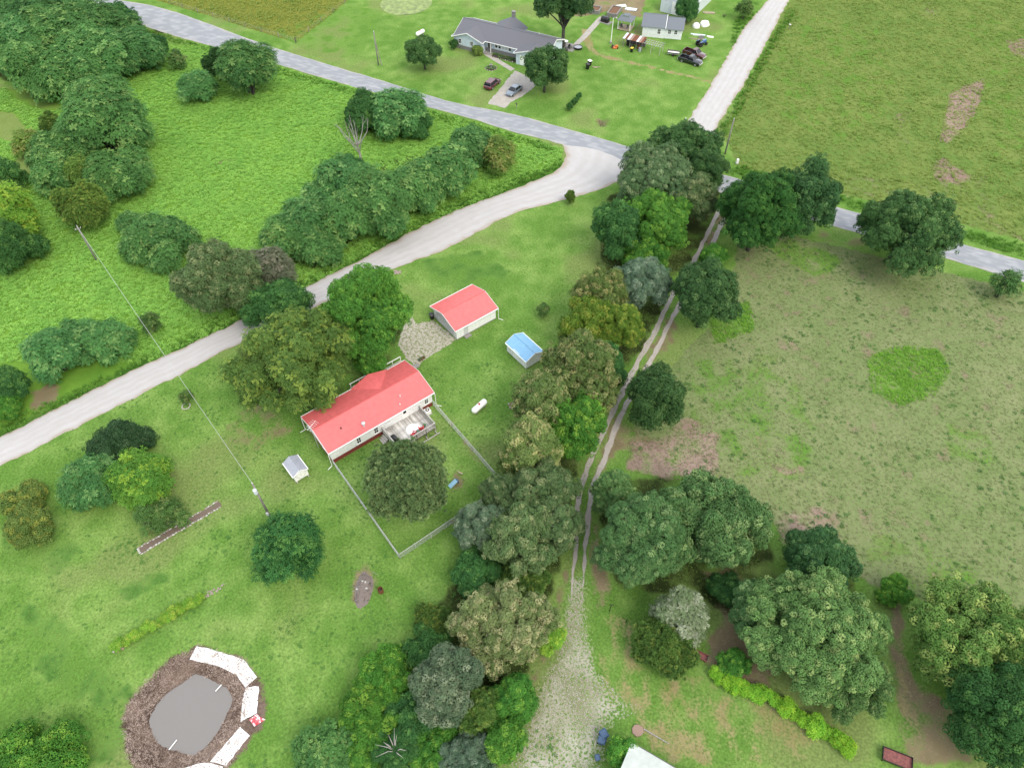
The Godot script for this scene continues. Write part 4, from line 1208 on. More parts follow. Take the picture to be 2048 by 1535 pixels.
	for s in [-1, 1]:
		add_box(chair, "arm", Vector3(s * 0.33, 0.58, 0.02), Vector3(0.12, 0.03, 0.66), M["red_plastic"])
		add_box(chair, "leg", Vector3(s * 0.31, 0.28, 0.26), Vector3(0.05, 0.57, 0.07), M["red_plastic"])
		add_box(chair, "leg", Vector3(s * 0.29, 0.24, -0.24), Vector3(0.05, 0.48, 0.08), M["red_plastic"])
	copy_of(chair, on.call(12.05, 0.855, 3.2), turn + PI - 0.4, "red plastic patio chair on the deck, between the green table and the plant pot")
	var tb := thing("side_table", "small round green table between two red chairs on the deck", "table", on.call(11.4, 0.855, 3.35), turn)
	b = MB.new()
	b.lathe([Vector2(0.27, 0.46), Vector2(0.29, 0.48), Vector2(0.29, 0.5), Vector2(0.26, 0.51)], 16)
	part(tb, "table_top", b.mesh(), M["green_plastic"])
	for i in 3:
		b = MB.new()
		b.tube([Vector3(cos(i * TAU / 3) * 0.24, 0, sin(i * TAU / 3) * 0.24), Vector3(cos(i * TAU / 3) * 0.14, 0.46, sin(i * TAU / 3) * 0.14)], [0.02, 0.02], 5)
		part(tb, "leg", b.mesh(), M["green_plastic"])
	var pot := thing("plant_pot", "small dark green plant pot beside a red chair on the deck", "plant pot", on.call(12.75, 0.855, 2.9), turn)
	b = MB.new()
	b.lathe([Vector2(0.13, 0), Vector2(0.2, 0.3), Vector2(0.22, 0.3), Vector2(0.22, 0.34), Vector2(0.17, 0.34)], 14)
	part(pot, "pot", b.mesh(), M["green_plastic"])
	part(pot, "plant", tuft_mesh("spray", 1), leafy(DL(96, 140, 80) * 1.5), Vector3(0, 0.3, 0)).scale = Vector3.ONE * 0.28
	var rug := MB.new()
	rug.lathe([Vector2(0.96, 0.0), Vector2(0.98, 0.008), Vector2(0.95, 0.014)], 40)
	var rg := part(self, "outdoor_rug", rug.mesh(), M["white_paint"], on.call(11.25, 0.858, 2.35), Vector3.ZERO)
	tag(rg, "round white outdoor rug in the middle of the deck", "rug")
	var gr := thing("covered_grill", "barbecue grill under a fitted black cover on the deck corner by the steps", "grill", on.call(8.25, 0.855, 2.5), turn + 0.15)
	b = MB.new()
	b.loft([ring_xz(0.34, 0.66, 0.02, 0.08), ring_xz(0.33, 0.64, 0.6, 0.08), ring_xz(0.3, 0.62, 0.78, 0.12), ring_xz(0.27, 0.42, 0.98, 0.14), ring_xz(0.2, 0.36, 1.08, 0.14), ring_xz(0.08, 0.26, 1.12, 0.06)])
	b.smooth()
	part(gr, "cover", b.mesh(), M["black_plastic"])
	add_box(gr, "handle", Vector3(0.2, 0.72, 0.5), Vector3(0.14, 0.05, 0.18), M["galvanised"])
	for s in [-1, 1]:
		b = MB.new()
		b.lathe([Vector2(0.09, -0.03), Vector2(0.09, 0.03)], 12, Vector3(s * 0.3, 0.09, -0.55), Basis(Vector3.BACK, PI / 2))
		part(gr, "wheel", b.mesh(), M["tyre"])
	# air conditioner
	var ac := thing("air_conditioner", "white air conditioner unit on the grass between deck and home corner", "air conditioner", on.call(14.65, 0, 0.7), turn)
	b = MB.new()
	b.bevel_box(Vector3(0, 0.42, 0), Vector3(0.8, 0.7, 0.8), 0.05)
	part(ac, "cabinet", b.mesh(), M["white_paint"])
	b = MB.new()
	b.lathe([Vector2(0.31, 0.775), Vector2(0.31, 0.79), Vector2(0.26, 0.79)], 20)
	part(ac, "fan_grille", b.mesh(), M["rail_dark"])
	b = MB.new()
	b.lathe([Vector2(0.12, 0.79), Vector2(0.1, 0.83), Vector2(0.02, 0.84)], 12)
	part(ac, "fan_hub", b.mesh(), M["white_paint"])
	add_box(ac, "pad", Vector3(0, 0.035, 0), Vector3(1.0, 0.07, 1.0), M["concrete"])
	# front porch on the far side
	var fp := thing("front_porch", "low wooden porch with a pale railing along the far side of the red-roofed home", "porch", on.call(8.2, 0, -7.05), turn)
	for i in 14:
		add_box(fp, "plank", Vector3(4.2, 0.5, -0.09 - i * 0.166), Vector3(8.5, 0.04, 0.155), M["deck_wood_dark"])
	for i in 7:
		add_box(fp, "post", Vector3(0.06 + i * 1.4, 0.8, -2.4), Vector3(0.09, 1.6, 0.09), M["white_trim"])
	add_box(fp, "rail", Vector3(4.2, 1.58, -2.4), Vector3(8.6, 0.06, 0.12), M["white_trim"])
	add_box(fp, "rail", Vector3(4.2, 0.75, -2.4), Vector3(8.6, 0.06, 0.06), M["white_trim"])
	for q in [["storage_bin", 1.2, -1.6, 0.8, "grey_metal", "grey storage bin on the porch of the red-roofed home"], ["swing_bench", 4.0, -1.5, 0.9, "rail_dark", "dark bench on the porch of the red-roofed home"]]:
		var o := thing(q[0], q[5], "bench" if q[0] == "swing_bench" else "bin", on.call(8.2 + q[1], 0.52, -7.05 + q[2]), turn)
		if q[0] == "swing_bench":
			add_box(o, "seat", Vector3(0, 0.42, 0), Vector3(1.5, 0.06, 0.5), M[q[4]])
			add_box(o, "backrest", Vector3(0, 0.75, 0.24), Vector3(1.5, 0.5, 0.06), M[q[4]])
			for s in [-0.7, 0.7]:
				add_box(o, "leg", Vector3(s, 0.2, 0), Vector3(0.07, 0.4, 0.45), M[q[4]])
		else:
			b = MB.new()
			b.bevel_box(Vector3(0, 0.3, 0), Vector3(1.0, 0.6, 0.6), 0.05)
			part(o, "body", b.mesh(), M[q[4]])
			b = MB.new()
			b.bevel_box(Vector3(0, 0.65, 0), Vector3(1.06, 0.1, 0.66), 0.04)
			part(o, "lid", b.mesh(), M["black_plastic"])

func ring_xz(hx: float, hz: float, y: float, bev: float) -> Array:
	var r := []
	for q in [[hx, hz - bev], [hx - bev, hz], [-hx + bev, hz], [-hx, hz - bev], [-hx, -hz + bev], [-hx + bev, -hz], [hx - bev, -hz], [hx, -hz + bev]]:
		r.append(Vector3(q[0], y, q[1]))
	return r

func leafy(c: Color) -> StandardMaterial3D:
	var m := look("leaf_%d_%d" % [int(c.r * 1000), int(c.g * 1000)], c.linear_to_srgb(), 0.6)
	m.vertex_color_use_as_albedo = true
	m.backlight_enabled = true
	m.backlight = Color(0.5, 0.55, 0.3)
	return m

# ------------------------------------------------------------------ garage and sheds
func build_outbuildings() -> void:
	var at := Vector3(-8.47, 0, -74.77)
	var turn := 0.6638
	footprints.append([at, turn, 0.0, 7.5, -6.2, 0.0])
	var g := thing("garage", "white garage with a pale red metal roof at the end of the stone driveway", "garage", at, turn)
	add_box(g, "foundation", Vector3(3.75, 0.06, -3.1), Vector3(7.6, 0.16, 6.3), M["concrete"])
	gable_walls_x(g, 0.0, 7.5, -6.2, 0.0, 0.14, 2.42, 3.42, M["white_siding"])
	gable_roof_x(g, -0.4, 7.75, -6.5, 0.35, 2.36, 3.5, M["red_metal"], M["white_trim"])
	garage_door(g, Vector3(-0.02, 1.18, -3.1), -PI / 2, 4.6, 2.08, M["blind_white"])
	door(g, Vector3(1.75, 1.12, 0.0), 0.0, 0.85, 1.95, M["blind_white"], false)
	add_box(g, "door_step", Vector3(1.75, 0.08, 0.45), Vector3(1.1, 0.16, 0.6), M["concrete"])
	window(g, Vector3(7.5, 1.5, -3.0), PI / 2, 0.9, 0.9)
	downspout(g, Vector3(7.6, 2.3, 0.35), 2.25, Vector3(0.35, 0, 0.5).normalized())
	# blue-roofed shed
	at = Vector3(-0.77, 0, -72.34)
	turn = -0.8966
	footprints.append([at, turn, 0.0, 4.6, -3.1, 0.0])
	var s := thing("blue_roofed_shed", "white storage shed with a light blue metal roof under the oak row", "shed", at, turn)
	gable_walls_x(s, 0.0, 4.6, -3.05, 0.0, 0.16, 1.92, 2.6, M["white_siding"])
	gable_roof_x(s, -0.15, 4.75, -3.2, 0.15, 1.9, 2.68, M["blue_metal"], M["white_trim"])
	for x in [0.5, 1.8, 3.1, 4.3]:
		for z in [-0.15, -2.9]:
			add_box(s, "block", Vector3(x, 0.08, z), Vector3(0.4, 0.16, 0.25), M["concrete"])
	door(s, Vector3(2.3, 1.05, 0.0), 0.0, 1.3, 1.7, M["white_paint"], false)
	# little grey-roofed shed
	at = Vector3(-28.28, 0, -49.11)
	turn = 0.6820
	footprints.append([at, turn, 0.0, 2.0, -2.8, 0.0])
	s = thing("grey_roofed_shed", "little white shed with a grey metal roof standing alone on the lawn", "shed", at, turn)
	gable_walls_z(s, 0.05, 1.95, -2.75, -0.05, 0.18, 1.5, 2.02, M["white_siding"])
	gable_roof_z(s, -0.06, 2.06, -2.85, 0.0, 1.46, 2.08, M["grey_metal"], M["white_trim"])
	for x in [0.5, 1.5]:
		var o := add_box(s, "door", Vector3(x, 0.85, -0.03), Vector3(0.82, 1.2, 0.05), M["white_paint"])
		add_box(o, "brace", Vector3(0, 0, 0.035), Vector3(0.07, 1.32, 0.03), M["galvanised"], Vector3(0, 0, 0.58 if x < 1 else -0.58))
		add_box(o, "brace", Vector3(0, 0.56, 0.034), Vector3(0.8, 0.06, 0.03), M["galvanised"])
	for x in [0.2, 1.8]:
		add_box(s, "skid", Vector3(x, 0.09, -1.3), Vector3(0.14, 0.18, 3.0), M["rail_wood"])

# ------------------------------------------------------------------ yard things
func fence_run(f: Node3D, a: Vector3, b: Vector3, h: float) -> void:
	var run := b - a
	var n := int(ceil(run.length() / 2.6))
	for i in n + 1:
		var p := a.lerp(b, float(i) / n)
		var m := MB.new()
		m.tube([p, p + Vector3(0, h + 0.04, 0)], [0.035, 0.035], 6)
		m.lathe([Vector2(0.045, 0), Vector2(0.045, 0.04), Vector2(0.01, 0.07)], 6, p + Vector3(0, h + 0.04, 0))
		part(f, "post", m.mesh(), M["galvanised"])
	var m := MB.new()
	m.tube([a + Vector3(0, h, 0), b + Vector3(0, h, 0)], [0.03, 0.03], 6)
	part(f, "top_rail", m.mesh(), M["galvanised"])
	m = MB.new()
	var d := run.normalized()
	var length := run.length()
	var s := -h
	while s < length:
		for sg in [0, 1]:
			var s0 := s
			var s1 := s + h
			var y0 := 0.03
			var y1 := h
			if s0 < 0:
				y0 = 0.03 - s0 * (h - 0.03) / h
				s0 = 0
			if s1 > length:
				y1 = h - (s1 - length) * (h - 0.03) / h
				s1 = length
			var p := a + d * s0 + Vector3(0, y0, 0)
			var q := a + d * s1 + Vector3(0, y1, 0)
			if sg == 1:
				p.y = h + 0.03 - y0
				q.y = h + 0.03 - y1
			m.tube([p, q], [0.0035, 0.0035], 3, false)
		s += 0.085
	var o := part(f, "wire_mesh", m.mesh(), M["galvanised"])
	o.set_meta("kind", "stuff")

func stone_mesh(seed_: int) -> ArrayMesh:
	var rng := RandomNumberGenerator.new()
	rng.seed = seed_
	var b := MB.new()
	var rings := []
	for l in [[0.0, 0.9], [0.45, 1.0], [0.85, 0.75], [1.0, 0.35]]:
		var ring := []
		for k in 7:
			var a := -TAU * k / 7
			ring.append(Vector3(cos(a) * l[1] * rng.randf_range(0.8, 1.1), l[0], sin(a) * l[1] * rng.randf_range(0.8, 1.1)) * 0.5)
		ring.reverse()
		rings.append(ring)
	b.loft(rings)
	return b.mesh()

func add_stone(parent: Node, at: Vector3, size: Vector3, turn: float, m: Material, k: int) -> void:
	var o := part(parent, "stone", stones[k % stones.size()], m, at, Vector3(0, turn, 0))
	o.scale = size

var stones := []

func sdf_mesh(bones: Array, cell: float, blend: float) -> ArrayMesh:
	# tapered capsules joined with a smooth minimum, meshed as surface nets
	var lo := Vector3.ONE * INF
	var hi := -lo
	for q in bones:
		for e in [[q[0], q[2]], [q[1], q[3]]]:
			lo = lo.min(e[0] - Vector3.ONE * (e[1] + cell * 2))
			hi = hi.max(e[0] + Vector3.ONE * (e[1] + cell * 2))
	var n := Vector3i(((hi - lo) / cell).ceil()) + Vector3i.ONE
	var f := PackedFloat32Array()
	f.resize(n.x * n.y * n.z)
	for z in n.z:
		for y in n.y:
			for x in n.x:
				var p := lo + Vector3(x, y, z) * cell
				var acc := 0.0
				for q in bones:
					var ab: Vector3 = q[1] - q[0]
					var t := clampf((p - q[0]).dot(ab) / maxf(ab.length_squared(), 1e-9), 0, 1)
					var dd := p.distance_to(q[0] + ab * t) - lerpf(q[2], q[3], t)
					acc += exp(-dd / blend)
				f[(z * n.y + y) * n.x + x] = -blend * log(maxf(acc, 1e-30))
	var at := {}
	var verts := []
	for z in n.z - 1:
		for y in n.y - 1:
			for x in n.x - 1:
				var sum := Vector3.ZERO
				var cnt := 0
				for e in [[0, 1], [2, 3], [4, 5], [6, 7], [0, 2], [1, 3], [4, 6], [5, 7], [0, 4], [1, 5], [2, 6], [3, 7]]:
					var c0 := Vector3i(x + (e[0] & 1), y + ((e[0] >> 1) & 1), z + (e[0] >> 2))
					var c1 := Vector3i(x + (e[1] & 1), y + ((e[1] >> 1) & 1), z + (e[1] >> 2))
					var f0 := f[(c0.z * n.y + c0.y) * n.x + c0.x]
					var f1 := f[(c1.z * n.y + c1.y) * n.x + c1.x]
					if (f0 < 0) != (f1 < 0):
						sum += Vector3(c0).lerp(Vector3(c1), f0 / (f0 - f1))
						cnt += 1
				if cnt > 0:
					at[Vector3i(x, y, z)] = verts.size()
					verts.append(lo + sum / cnt * cell)
	var b := MB.new()
	for key in at:
		var c: Vector3i = key
		var f0 := f[(c.z * n.y + c.y) * n.x + c.x]
		for ax in 3:
			var d := Vector3i(1 if ax == 0 else 0, 1 if ax == 1 else 0, 1 if ax == 2 else 0)
			var c1 := c + d
			var f1 := f[(c1.z * n.y + c1.y) * n.x + c1.x]
			if (f0 < 0) == (f1 < 0):
				continue
			var u := Vector3i(d.z, d.x, d.y)
			var w := Vector3i(d.y, d.z, d.x)
			if at.has(c - u) and at.has(c - w) and at.has(c - u - w):
				var p := [verts[at[c]], verts[at[c - u]], verts[at[c - u - w]], verts[at[c - w]]]
				if f0 < 0:
					b.quad(p[0], p[1], p[2], p[3])
				else:
					b.quad(p[3], p[2], p[1], p[0])
	b.smooth()
	return b.mesh()

func make_propane(label: String, at: Vector3, turn: float) -> Node3D:
	var t := thing("propane_tank", label, "tank", at, turn)
	var b := MB.new()
	var prof := []
	for k in 7:
		var a := -PI / 2 + PI / 2 * k / 6
		prof.append(Vector2(maxf(0.01, cos(a) * 0.46), -1.0 + sin(a) * 0.4))
	for k in 7:
		var a := PI / 2 * k / 6
		prof.append(Vector2(maxf(0.01, cos(a) * 0.46), 1.0 + sin(a) * 0.4))
	b.lathe(prof, 20, Vector3(0, 0.72, 0), Basis(Vector3.BACK, -PI / 2))
	b.smooth()
	part(t, "tank_body", b.mesh(), M["white_paint"])
	b = MB.new()
	b.lathe([Vector2(0.16, 0), Vector2(0.16, 0.12), Vector2(0.12, 0.18), Vector2(0.03, 0.2)], 12, Vector3(0, 1.15, 0))
	part(t, "valve_dome", b.mesh(), M["red_plastic"])
	for x in [-0.75, 0.75]:
		add_box(t, "saddle", Vector3(x, 0.16, 0), Vector3(0.2, 0.33, 0.7), M["concrete"])
	return t

func make_bin(called: String, label: String, at: Vector3, turn: float, m: Material, lid: Material, s := 1.0) -> Node3D:
	var t := thing(called, label, "trash bin", at, turn)
	var b := MB.new()
	b.loft([ring_xz(0.24 * s, 0.26 * s, 0.05 * s, 0.06), ring_xz(0.31 * s, 0.36 * s, 0.95 * s, 0.06)])
	part(t, "body", b.mesh(), m)
	b = MB.new()
	b.loft([ring_xz(0.34 * s, 0.4 * s, 0.955 * s, 0.06), ring_xz(0.34 * s, 0.4 * s, 1.0 * s, 0.06), ring_xz(0.24 * s, 0.3 * s, 1.08 * s, 0.08)])
	part(t, "lid", b.mesh(), lid)
	for x in [-0.22, 0.22]:
		b = MB.new()
		b.lathe([Vector2(0.11 * s, -0.03), Vector2(0.11 * s, 0.03)], 12, Vector3(x * s, 0.11 * s, -0.3 * s), Basis(Vector3.BACK, PI / 2))
		part(t, "wheel", b.mesh(), M["tyre"])
	return t

func sheet_mesh(poly: Array, y: float, seed_: int) -> ArrayMesh:
	# a crumpled sheet lying on the bank, 1.5 cm thick
	var fn := FastNoiseLite.new()
	fn.seed = seed_
	fn.frequency = 0.5
	var pts := ragged(poly, 0.45, 0.12, seed_)
	var inside := []
	var pv := PackedVector2Array(pts)
	var box := Rect2(pts[0], Vector2.ZERO)
	for p in pts:
		box = box.expand(p)
	var gx := box.position.x + 0.2
	while gx < box.end.x:
		var gz := box.position.y + 0.2
		while gz < box.end.y:
			var q := Vector2(gx + fn.get_noise_2d(gx * 7, gz * 7) * 0.1, gz + fn.get_noise_2d(gz * 7, gx * 9) * 0.1)
			if Geometry2D.is_point_in_polygon(q, pv):
				inside.append(q)
			gz += 0.4
		gx += 0.4
	var all := PackedVector2Array(pts + inside)
	var idx := Geometry2D.triangulate_delaunay(all)
	var b := MB.new()
	for i in range(0, idx.size(), 3):
		var a := all[idx[i]]
		var c := all[idx[i + 1]]
		var d := all[idx[i + 2]]
		if not Geometry2D.is_point_in_polygon((a + c + d) / 3.0, pv):
			continue
		var up := func(q: Vector2) -> Vector3: return Vector3(q.x, height(q.x, q.y) + y + 0.05 * (fn.get_noise_2d(q.x * 3, q.y * 3) + 0.5), q.y)
		if (c - a).cross(d - a) > 0:
			b.tri(up.call(a), up.call(d), up.call(c))
		else:
			b.tri(up.call(a), up.call(c), up.call(d))
	for i in pts.size():
		var a: Vector2 = pts[i]
		var c: Vector2 = pts[(i + 1) % pts.size()]
		var ya := height(a.x, a.y)
		var yc := height(c.x, c.y)
		b.quad(Vector3(a.x, ya - 0.02, a.y), Vector3(c.x, yc - 0.02, c.y), Vector3(c.x, yc + y + 0.02, c.y), Vector3(a.x, ya + y + 0.02, a.y))
	return b.mesh()

func dirty_sheet(seed_: int, base: Color, dirt: Color, share: float) -> StandardMaterial3D:
	var n := noise_bytes(seed_, 0.03, 4, 512, 512, Vector2.ZERO)
	var n2 := noise_bytes(seed_ + 1, 0.09, 3, 512, 512, Vector2.ZERO)
	var out := PackedByteArray()
	out.resize(512 * 512 * 3)
	for i in 512 * 512:
		var t := clampf((n[i] / 255.0 * 0.5 + n2[i] / 255.0 * 0.5 - (1.0 - share)) * 14.0, 0, 1)
		var c := base.lerp(dirt, t)
		out[i * 3] = int(c.r * 255)
		out[i * 3 + 1] = int(c.g * 255)
		out[i * 3 + 2] = int(c.b * 255)
	var m := look("sheet_%d" % seed_, Color.WHITE, 0.5, ImageTexture.create_from_image(Image.create_from_data(512, 512, false, Image.FORMAT_RGB8, out)), 0.11)
	m.uv1_world_triplanar = true
	return m

func flat2(pts: Array) -> Array:
	var out := []
	for p in pts:
		out.append(Vector2(p.x, p.z))
	return out

func build_yard_things() -> void:
	for k in 6:
		stones.append(stone_mesh(60 + k))
	var rng := RandomNumberGenerator.new()
	rng.seed = 77
	# chain-link fence round the back yard
	var fa := Vector3(-23.84, 0, -52.05)
	var fc := Vector3(-13.6, 0, -38.45)
	var fb := Vector3(-11.18, 0, -61.93)
	var fd := fb + (fc - fa)
	var f := thing("chain_link_fence", "galvanised chain-link fence enclosing the yard behind the red-roofed home", "fence", fa)
	fence_run(f, Vector3.ZERO, fc - fa, 1.2)
	fence_run(f, fc - fa, fd - fa, 1.2)
	fence_run(f, fd - fa, fb - fa, 1.2)
	make_propane("white propane tank with a red valve dome on the lawn beside the yard fence", Vector3(-4.61, 0, -61.3), 0.8557)
	make_propane("white propane tank on the neighbour's lawn beside a small dark tree", Vector3(-22.43, 0, -176.59), 0.9203)
	# dog
	var dog := thing("dog", "small cream dog standing on the grass inside the chain-link yard", "dog", Vector3(-6.81, 0, -50.49), 2.7)
	var body := sdf_mesh([
		[Vector3(-0.22, 0.34, 0), Vector3(0.02, 0.33, 0), 0.085, 0.09], [Vector3(0.02, 0.33, 0), Vector3(0.2, 0.36, 0), 0.09, 0.115], [Vector3(0.2, 0.38, 0), Vector3(0.33, 0.52, 0), 0.075, 0.06],
		[Vector3(0.35, 0.54, 0), Vector3(0.39, 0.54, 0), 0.07, 0.06], [Vector3(0.4, 0.53, 0), Vector3(0.5, 0.5, 0), 0.042, 0.03],
		[Vector3(0.33, 0.6, 0.05), Vector3(0.3, 0.55, 0.075), 0.025, 0.015], [Vector3(0.33, 0.6, -0.05), Vector3(0.3, 0.55, -0.075), 0.025, 0.015],
		[Vector3(-0.28, 0.38, 0), Vector3(-0.45, 0.5, 0.03), 0.03, 0.02],
		[Vector3(0.2, 0.3, 0.06), Vector3(0.19, 0.16, 0.065), 0.05, 0.03], [Vector3(0.19, 0.16, 0.065), Vector3(0.2, 0.02, 0.065), 0.028, 0.025],
		[Vector3(0.2, 0.3, -0.06), Vector3(0.22, 0.16, -0.065), 0.05, 0.03], [Vector3(0.22, 0.16, -0.065), Vector3(0.24, 0.02, -0.065), 0.028, 0.025],
		[Vector3(-0.22, 0.32, 0.055), Vector3(-0.17, 0.2, 0.06), 0.065, 0.04], [Vector3(-0.17, 0.2, 0.06), Vector3(-0.26, 0.12, 0.06), 0.035, 0.024], [Vector3(-0.26, 0.12, 0.06), Vector3(-0.23, 0.02, 0.06), 0.024, 0.024],
		[Vector3(-0.22, 0.32, -0.055), Vector3(-0.15, 0.2, -0.06), 0.065, 0.04], [Vector3(-0.15, 0.2, -0.06), Vector3(-0.23, 0.12, -0.06), 0.035, 0.024], [Vector3(-0.23, 0.12, -0.06), Vector3(-0.2, 0.02, -0.06), 0.024, 0.024]], 0.02, 0.012)
	part(dog, "body", body, M["dog_fur"])
	for z in [-0.032, 0.032]:
		var e := MB.new()
		e.lathe([Vector2(0.002, -0.009), Vector2(0.009, 0), Vector2(0.002, 0.009)], 8, Vector3(0.425, 0.56, z))
		part(dog, "eye", e.mesh(), M["black_plastic"])
	var e := MB.new()
	e.lathe([Vector2(0.004, -0.012), Vector2(0.014, 0), Vector2(0.004, 0.012)], 8, Vector3(0.53, 0.505, 0))
	part(dog, "nose", e.mesh(), M["black_plastic"])
	# blue toy slide
	var sl := thing("toy_slide", "light blue plastic toy slide lying on the grass of the fenced yard", "toy", Vector3(-7.59, 0, -48.95), 0.7238)
	var b := MB.new()
	slab(b, [Vector3(-0.75, 0.1, 0.24), Vector3(0.45, 0.5, 0.24), Vector3(0.45, 0.5, -0.24), Vector3(-0.75, 0.1, -0.24)], 0.05)
	part(sl, "chute", b.mesh(), M["toy_blue"])
	for s in [-0.26, 0.26]:
		b = MB.new()
		b.tube([Vector3(-0.78, 0.14, s), Vector3(0.45, 0.56, s)], [0.05, 0.05], 6)
		part(sl, "side_rail", b.mesh(), M["toy_blue"])
	b = MB.new()
	b.bevel_box(Vector3(0.58, 0.25, 0), Vector3(0.22, 0.5, 0.5), 0.05)
	part(sl, "steps", b.mesh(), M["bin_blue"])
	# bin beside the garage, pots on the driveway edge
	make_bin("trash_bin", "black trash bin at the corner of the garage", Vector3(-12.64, 0, -79.31), 0.4, M["black_plastic"], M["black_plastic"])
	for q in [[838, 719, "dark flower pot at the driveway edge, closest to the home"], [842, 716.5, "dark flower pot in the middle of three at the driveway edge"], [846, 714, "dark flower pot at the driveway edge, closest to the garage"]]:
		pass
	var spots := [Vector3(-13.81, 0, -70.47), Vector3(-13.56, 0, -70.67), Vector3(-13.24, 0, -70.92)]
	var names := ["dark flower pot at the driveway edge, closest of three to the home", "dark flower pot, middle of three at the driveway edge", "dark flower pot at the driveway edge, closest of three to the garage"]
	for i in 3:
		var pt := thing("flower_pot", names[i], "flower pot", spots[i], 0.0, "flower pots on the driveway edge")
		b = MB.new()
		b.lathe([Vector2(0.15, 0), Vector2(0.22, 0.3), Vector2(0.24, 0.3), Vector2(0.24, 0.35), Vector2(0.19, 0.33)], 12)
		part(pt, "pot", b.mesh(), M["rail_dark"] if i == 0 else M["rust"])
		part(pt, "plant", tuft_mesh("dome", i), leafy(DL(90, 130, 70) * 1.4), Vector3(0, 0.3, 0)).scale = Vector3.ONE * 0.22
	var st := add_box(self, "concrete_step", Vector3(-14.38, 0, -69.28) + Vector3(0, 0.1, 0), Vector3(1.0, 0.2, 0.8), M["concrete"], Vector3(0, 0.6635, 0))
	st.name = numbered("concrete_step")
	tag(st, "pale concrete step at the gable end of the red-roofed home", "step")
	var cv := thing("culvert_stones", "small heap of pale stones on the lawn beside the gravel road", "stones", Vector3(-19.38, 0, -90.25))
	for i in 9:
		add_stone(cv, Vector3(rng.randf_range(-0.6, 0.6), 0, rng.randf_range(-0.4, 0.4)), Vector3(0.5, 0.3, 0.4) * rng.randf_range(0.7, 1.3), rng.randf() * TAU, M["tan_stone"], i)
	# tarp heap
	var th := thing("tarp_heap", "heap under a pale blue tarp at the foot of the oak row", "tarp", Vector3(1.13, 0, -61.3), -0.7449)
	b = MB.new()
	var rings := []
	for l in [[0.0, 1.0], [0.35, 0.92], [0.6, 0.7], [0.72, 0.3]]:
		var ring := []
		for k in 12:
			var a := -TAU * k / 12
			ring.append(Vector3(cos(a) * 0.95 * l[1] * rng.randf_range(0.85, 1.12), l[0] * rng.randf_range(0.85, 1.1), sin(a) * 0.55 * l[1] * rng.randf_range(0.8, 1.15)))
		ring.reverse()
		rings.append(ring)
	b.loft(rings)
	b.smooth()
	part(th, "tarp", b.mesh(), M["tarp_blue"])
	var br := thing("brick_heap", "loose heap of bricks and rubble beside the blue tarp", "bricks", Vector3(0.07, 0, -62.02), 0.3)
	var brick := box_mesh(Vector3(0.22, 0.07, 0.11))
	for i in 40:
		part(br, "brick", brick, M[["pink_stone", "white_stone", "rust", "tan_stone"][i % 4]], Vector3(rng.randf_range(-0.6, 0.6), 0.04 + rng.randf() * 0.22, rng.randf_range(-0.5, 0.5)), Vector3(rng.randf_range(-0.3, 0.3), rng.randf() * TAU, rng.randf_range(-0.3, 0.3)))
	# stone-edged bed
	var ba := Vector3(-45.29, 0, -39.05)
	var bb := Vector3(-37.08, 0, -45.69)
	var bd := thing("stone_edged_bed", "long narrow bed of bare earth edged with pale stones on the lawn", "garden bed", ba, 0.6801)
	var bl := (bb - ba).length()
	add_box(bd, "soil", Vector3(bl / 2, 0.03, -0.5), Vector3(bl, 0.06, 0.8), look("soil", D(164, 144, 130), 1.0, speckle, 0.7))
	var n := int(bl / 0.36)
	for i in n:
		add_stone(bd, Vector3(0.18 + i * 0.36, 0, rng.randf_range(-0.06, 0.06)), Vector3(0.42, 0.28, 0.26) * rng.randf_range(0.85, 1.15), rng.randf_range(-0.3, 0.3), M[["white_stone", "tan_stone", "white_stone"][i % 3]], i)
		if rng.randf() < 0.8:
			add_stone(bd, Vector3(0.18 + i * 0.36, 0, -0.98 + rng.randf_range(-0.06, 0.06)), Vector3(0.42, 0.26, 0.24) * rng.randf_range(0.85, 1.15), rng.randf_range(-0.3, 0.3), M[["tan_stone", "white_stone"][i % 2]], i + 3)
	for i in 3:
		add_stone(bd, Vector3(0.0, 0, -0.25 - i * 0.3), Vector3(0.3, 0.28, 0.4), rng.randf(), M["white_stone"], i)
	# ring of white stones round the young tree
	var rs := thing("stone_ring", "ring of white stones round the young tree on the lawn", "stones", Vector3(-46.41, 0, -61.84))
	for i in 11:
		var a := TAU * i / 11
		add_stone(rs, Vector3(cos(a) * 0.55, 0, sin(a) * 0.55), Vector3(0.34, 0.22, 0.24), -a + PI / 2, M["white_stone"], i)
	# flower bed row
	var fb0 := Vector3(-44.69, 0, -27.35)
	var fb1 := Vector3(-34.09, 0, -35.08)
	var along := fb1 - fb0
	for i in 17:
		var t := 0.05 + 0.72 * i / 16.0
		var p := fb0 + along * t + Vector3(rng.randf_range(-0.2, 0.2), 0, rng.randf_range(-0.2, 0.2))
		var r := rng.randf_range(0.5, 0.75)
		make_tree([p.x, p.z, r, r, r * 0.8, r * 0.65, "flower", "b", "bright yellow-green plant in the straight flower row above the pond", "plants of the flower row"], 500 + i, "leafy_plant", "plant")
	var fs := thing("flower_bed_stones", "pinkish stones heaped at the end of the flower row", "stones", fb0 + along * 0.06 + Vector3(0, 0, 0.1))
	for i in 16:
		add_stone(fs, Vector3(rng.randf_range(-0.6, 0.6), 0.02, rng.randf_range(-0.45, 0.45)), Vector3(0.32, 0.26, 0.28) * rng.randf_range(0.8, 1.3), rng.randf() * TAU, M["pink_stone"] if i % 3 else M["white_stone"], i)
	var fs2 := thing("rubble_strip", "strip of grey rubble continuing the flower row across the lawn", "stones", fb0 + along * 0.82)
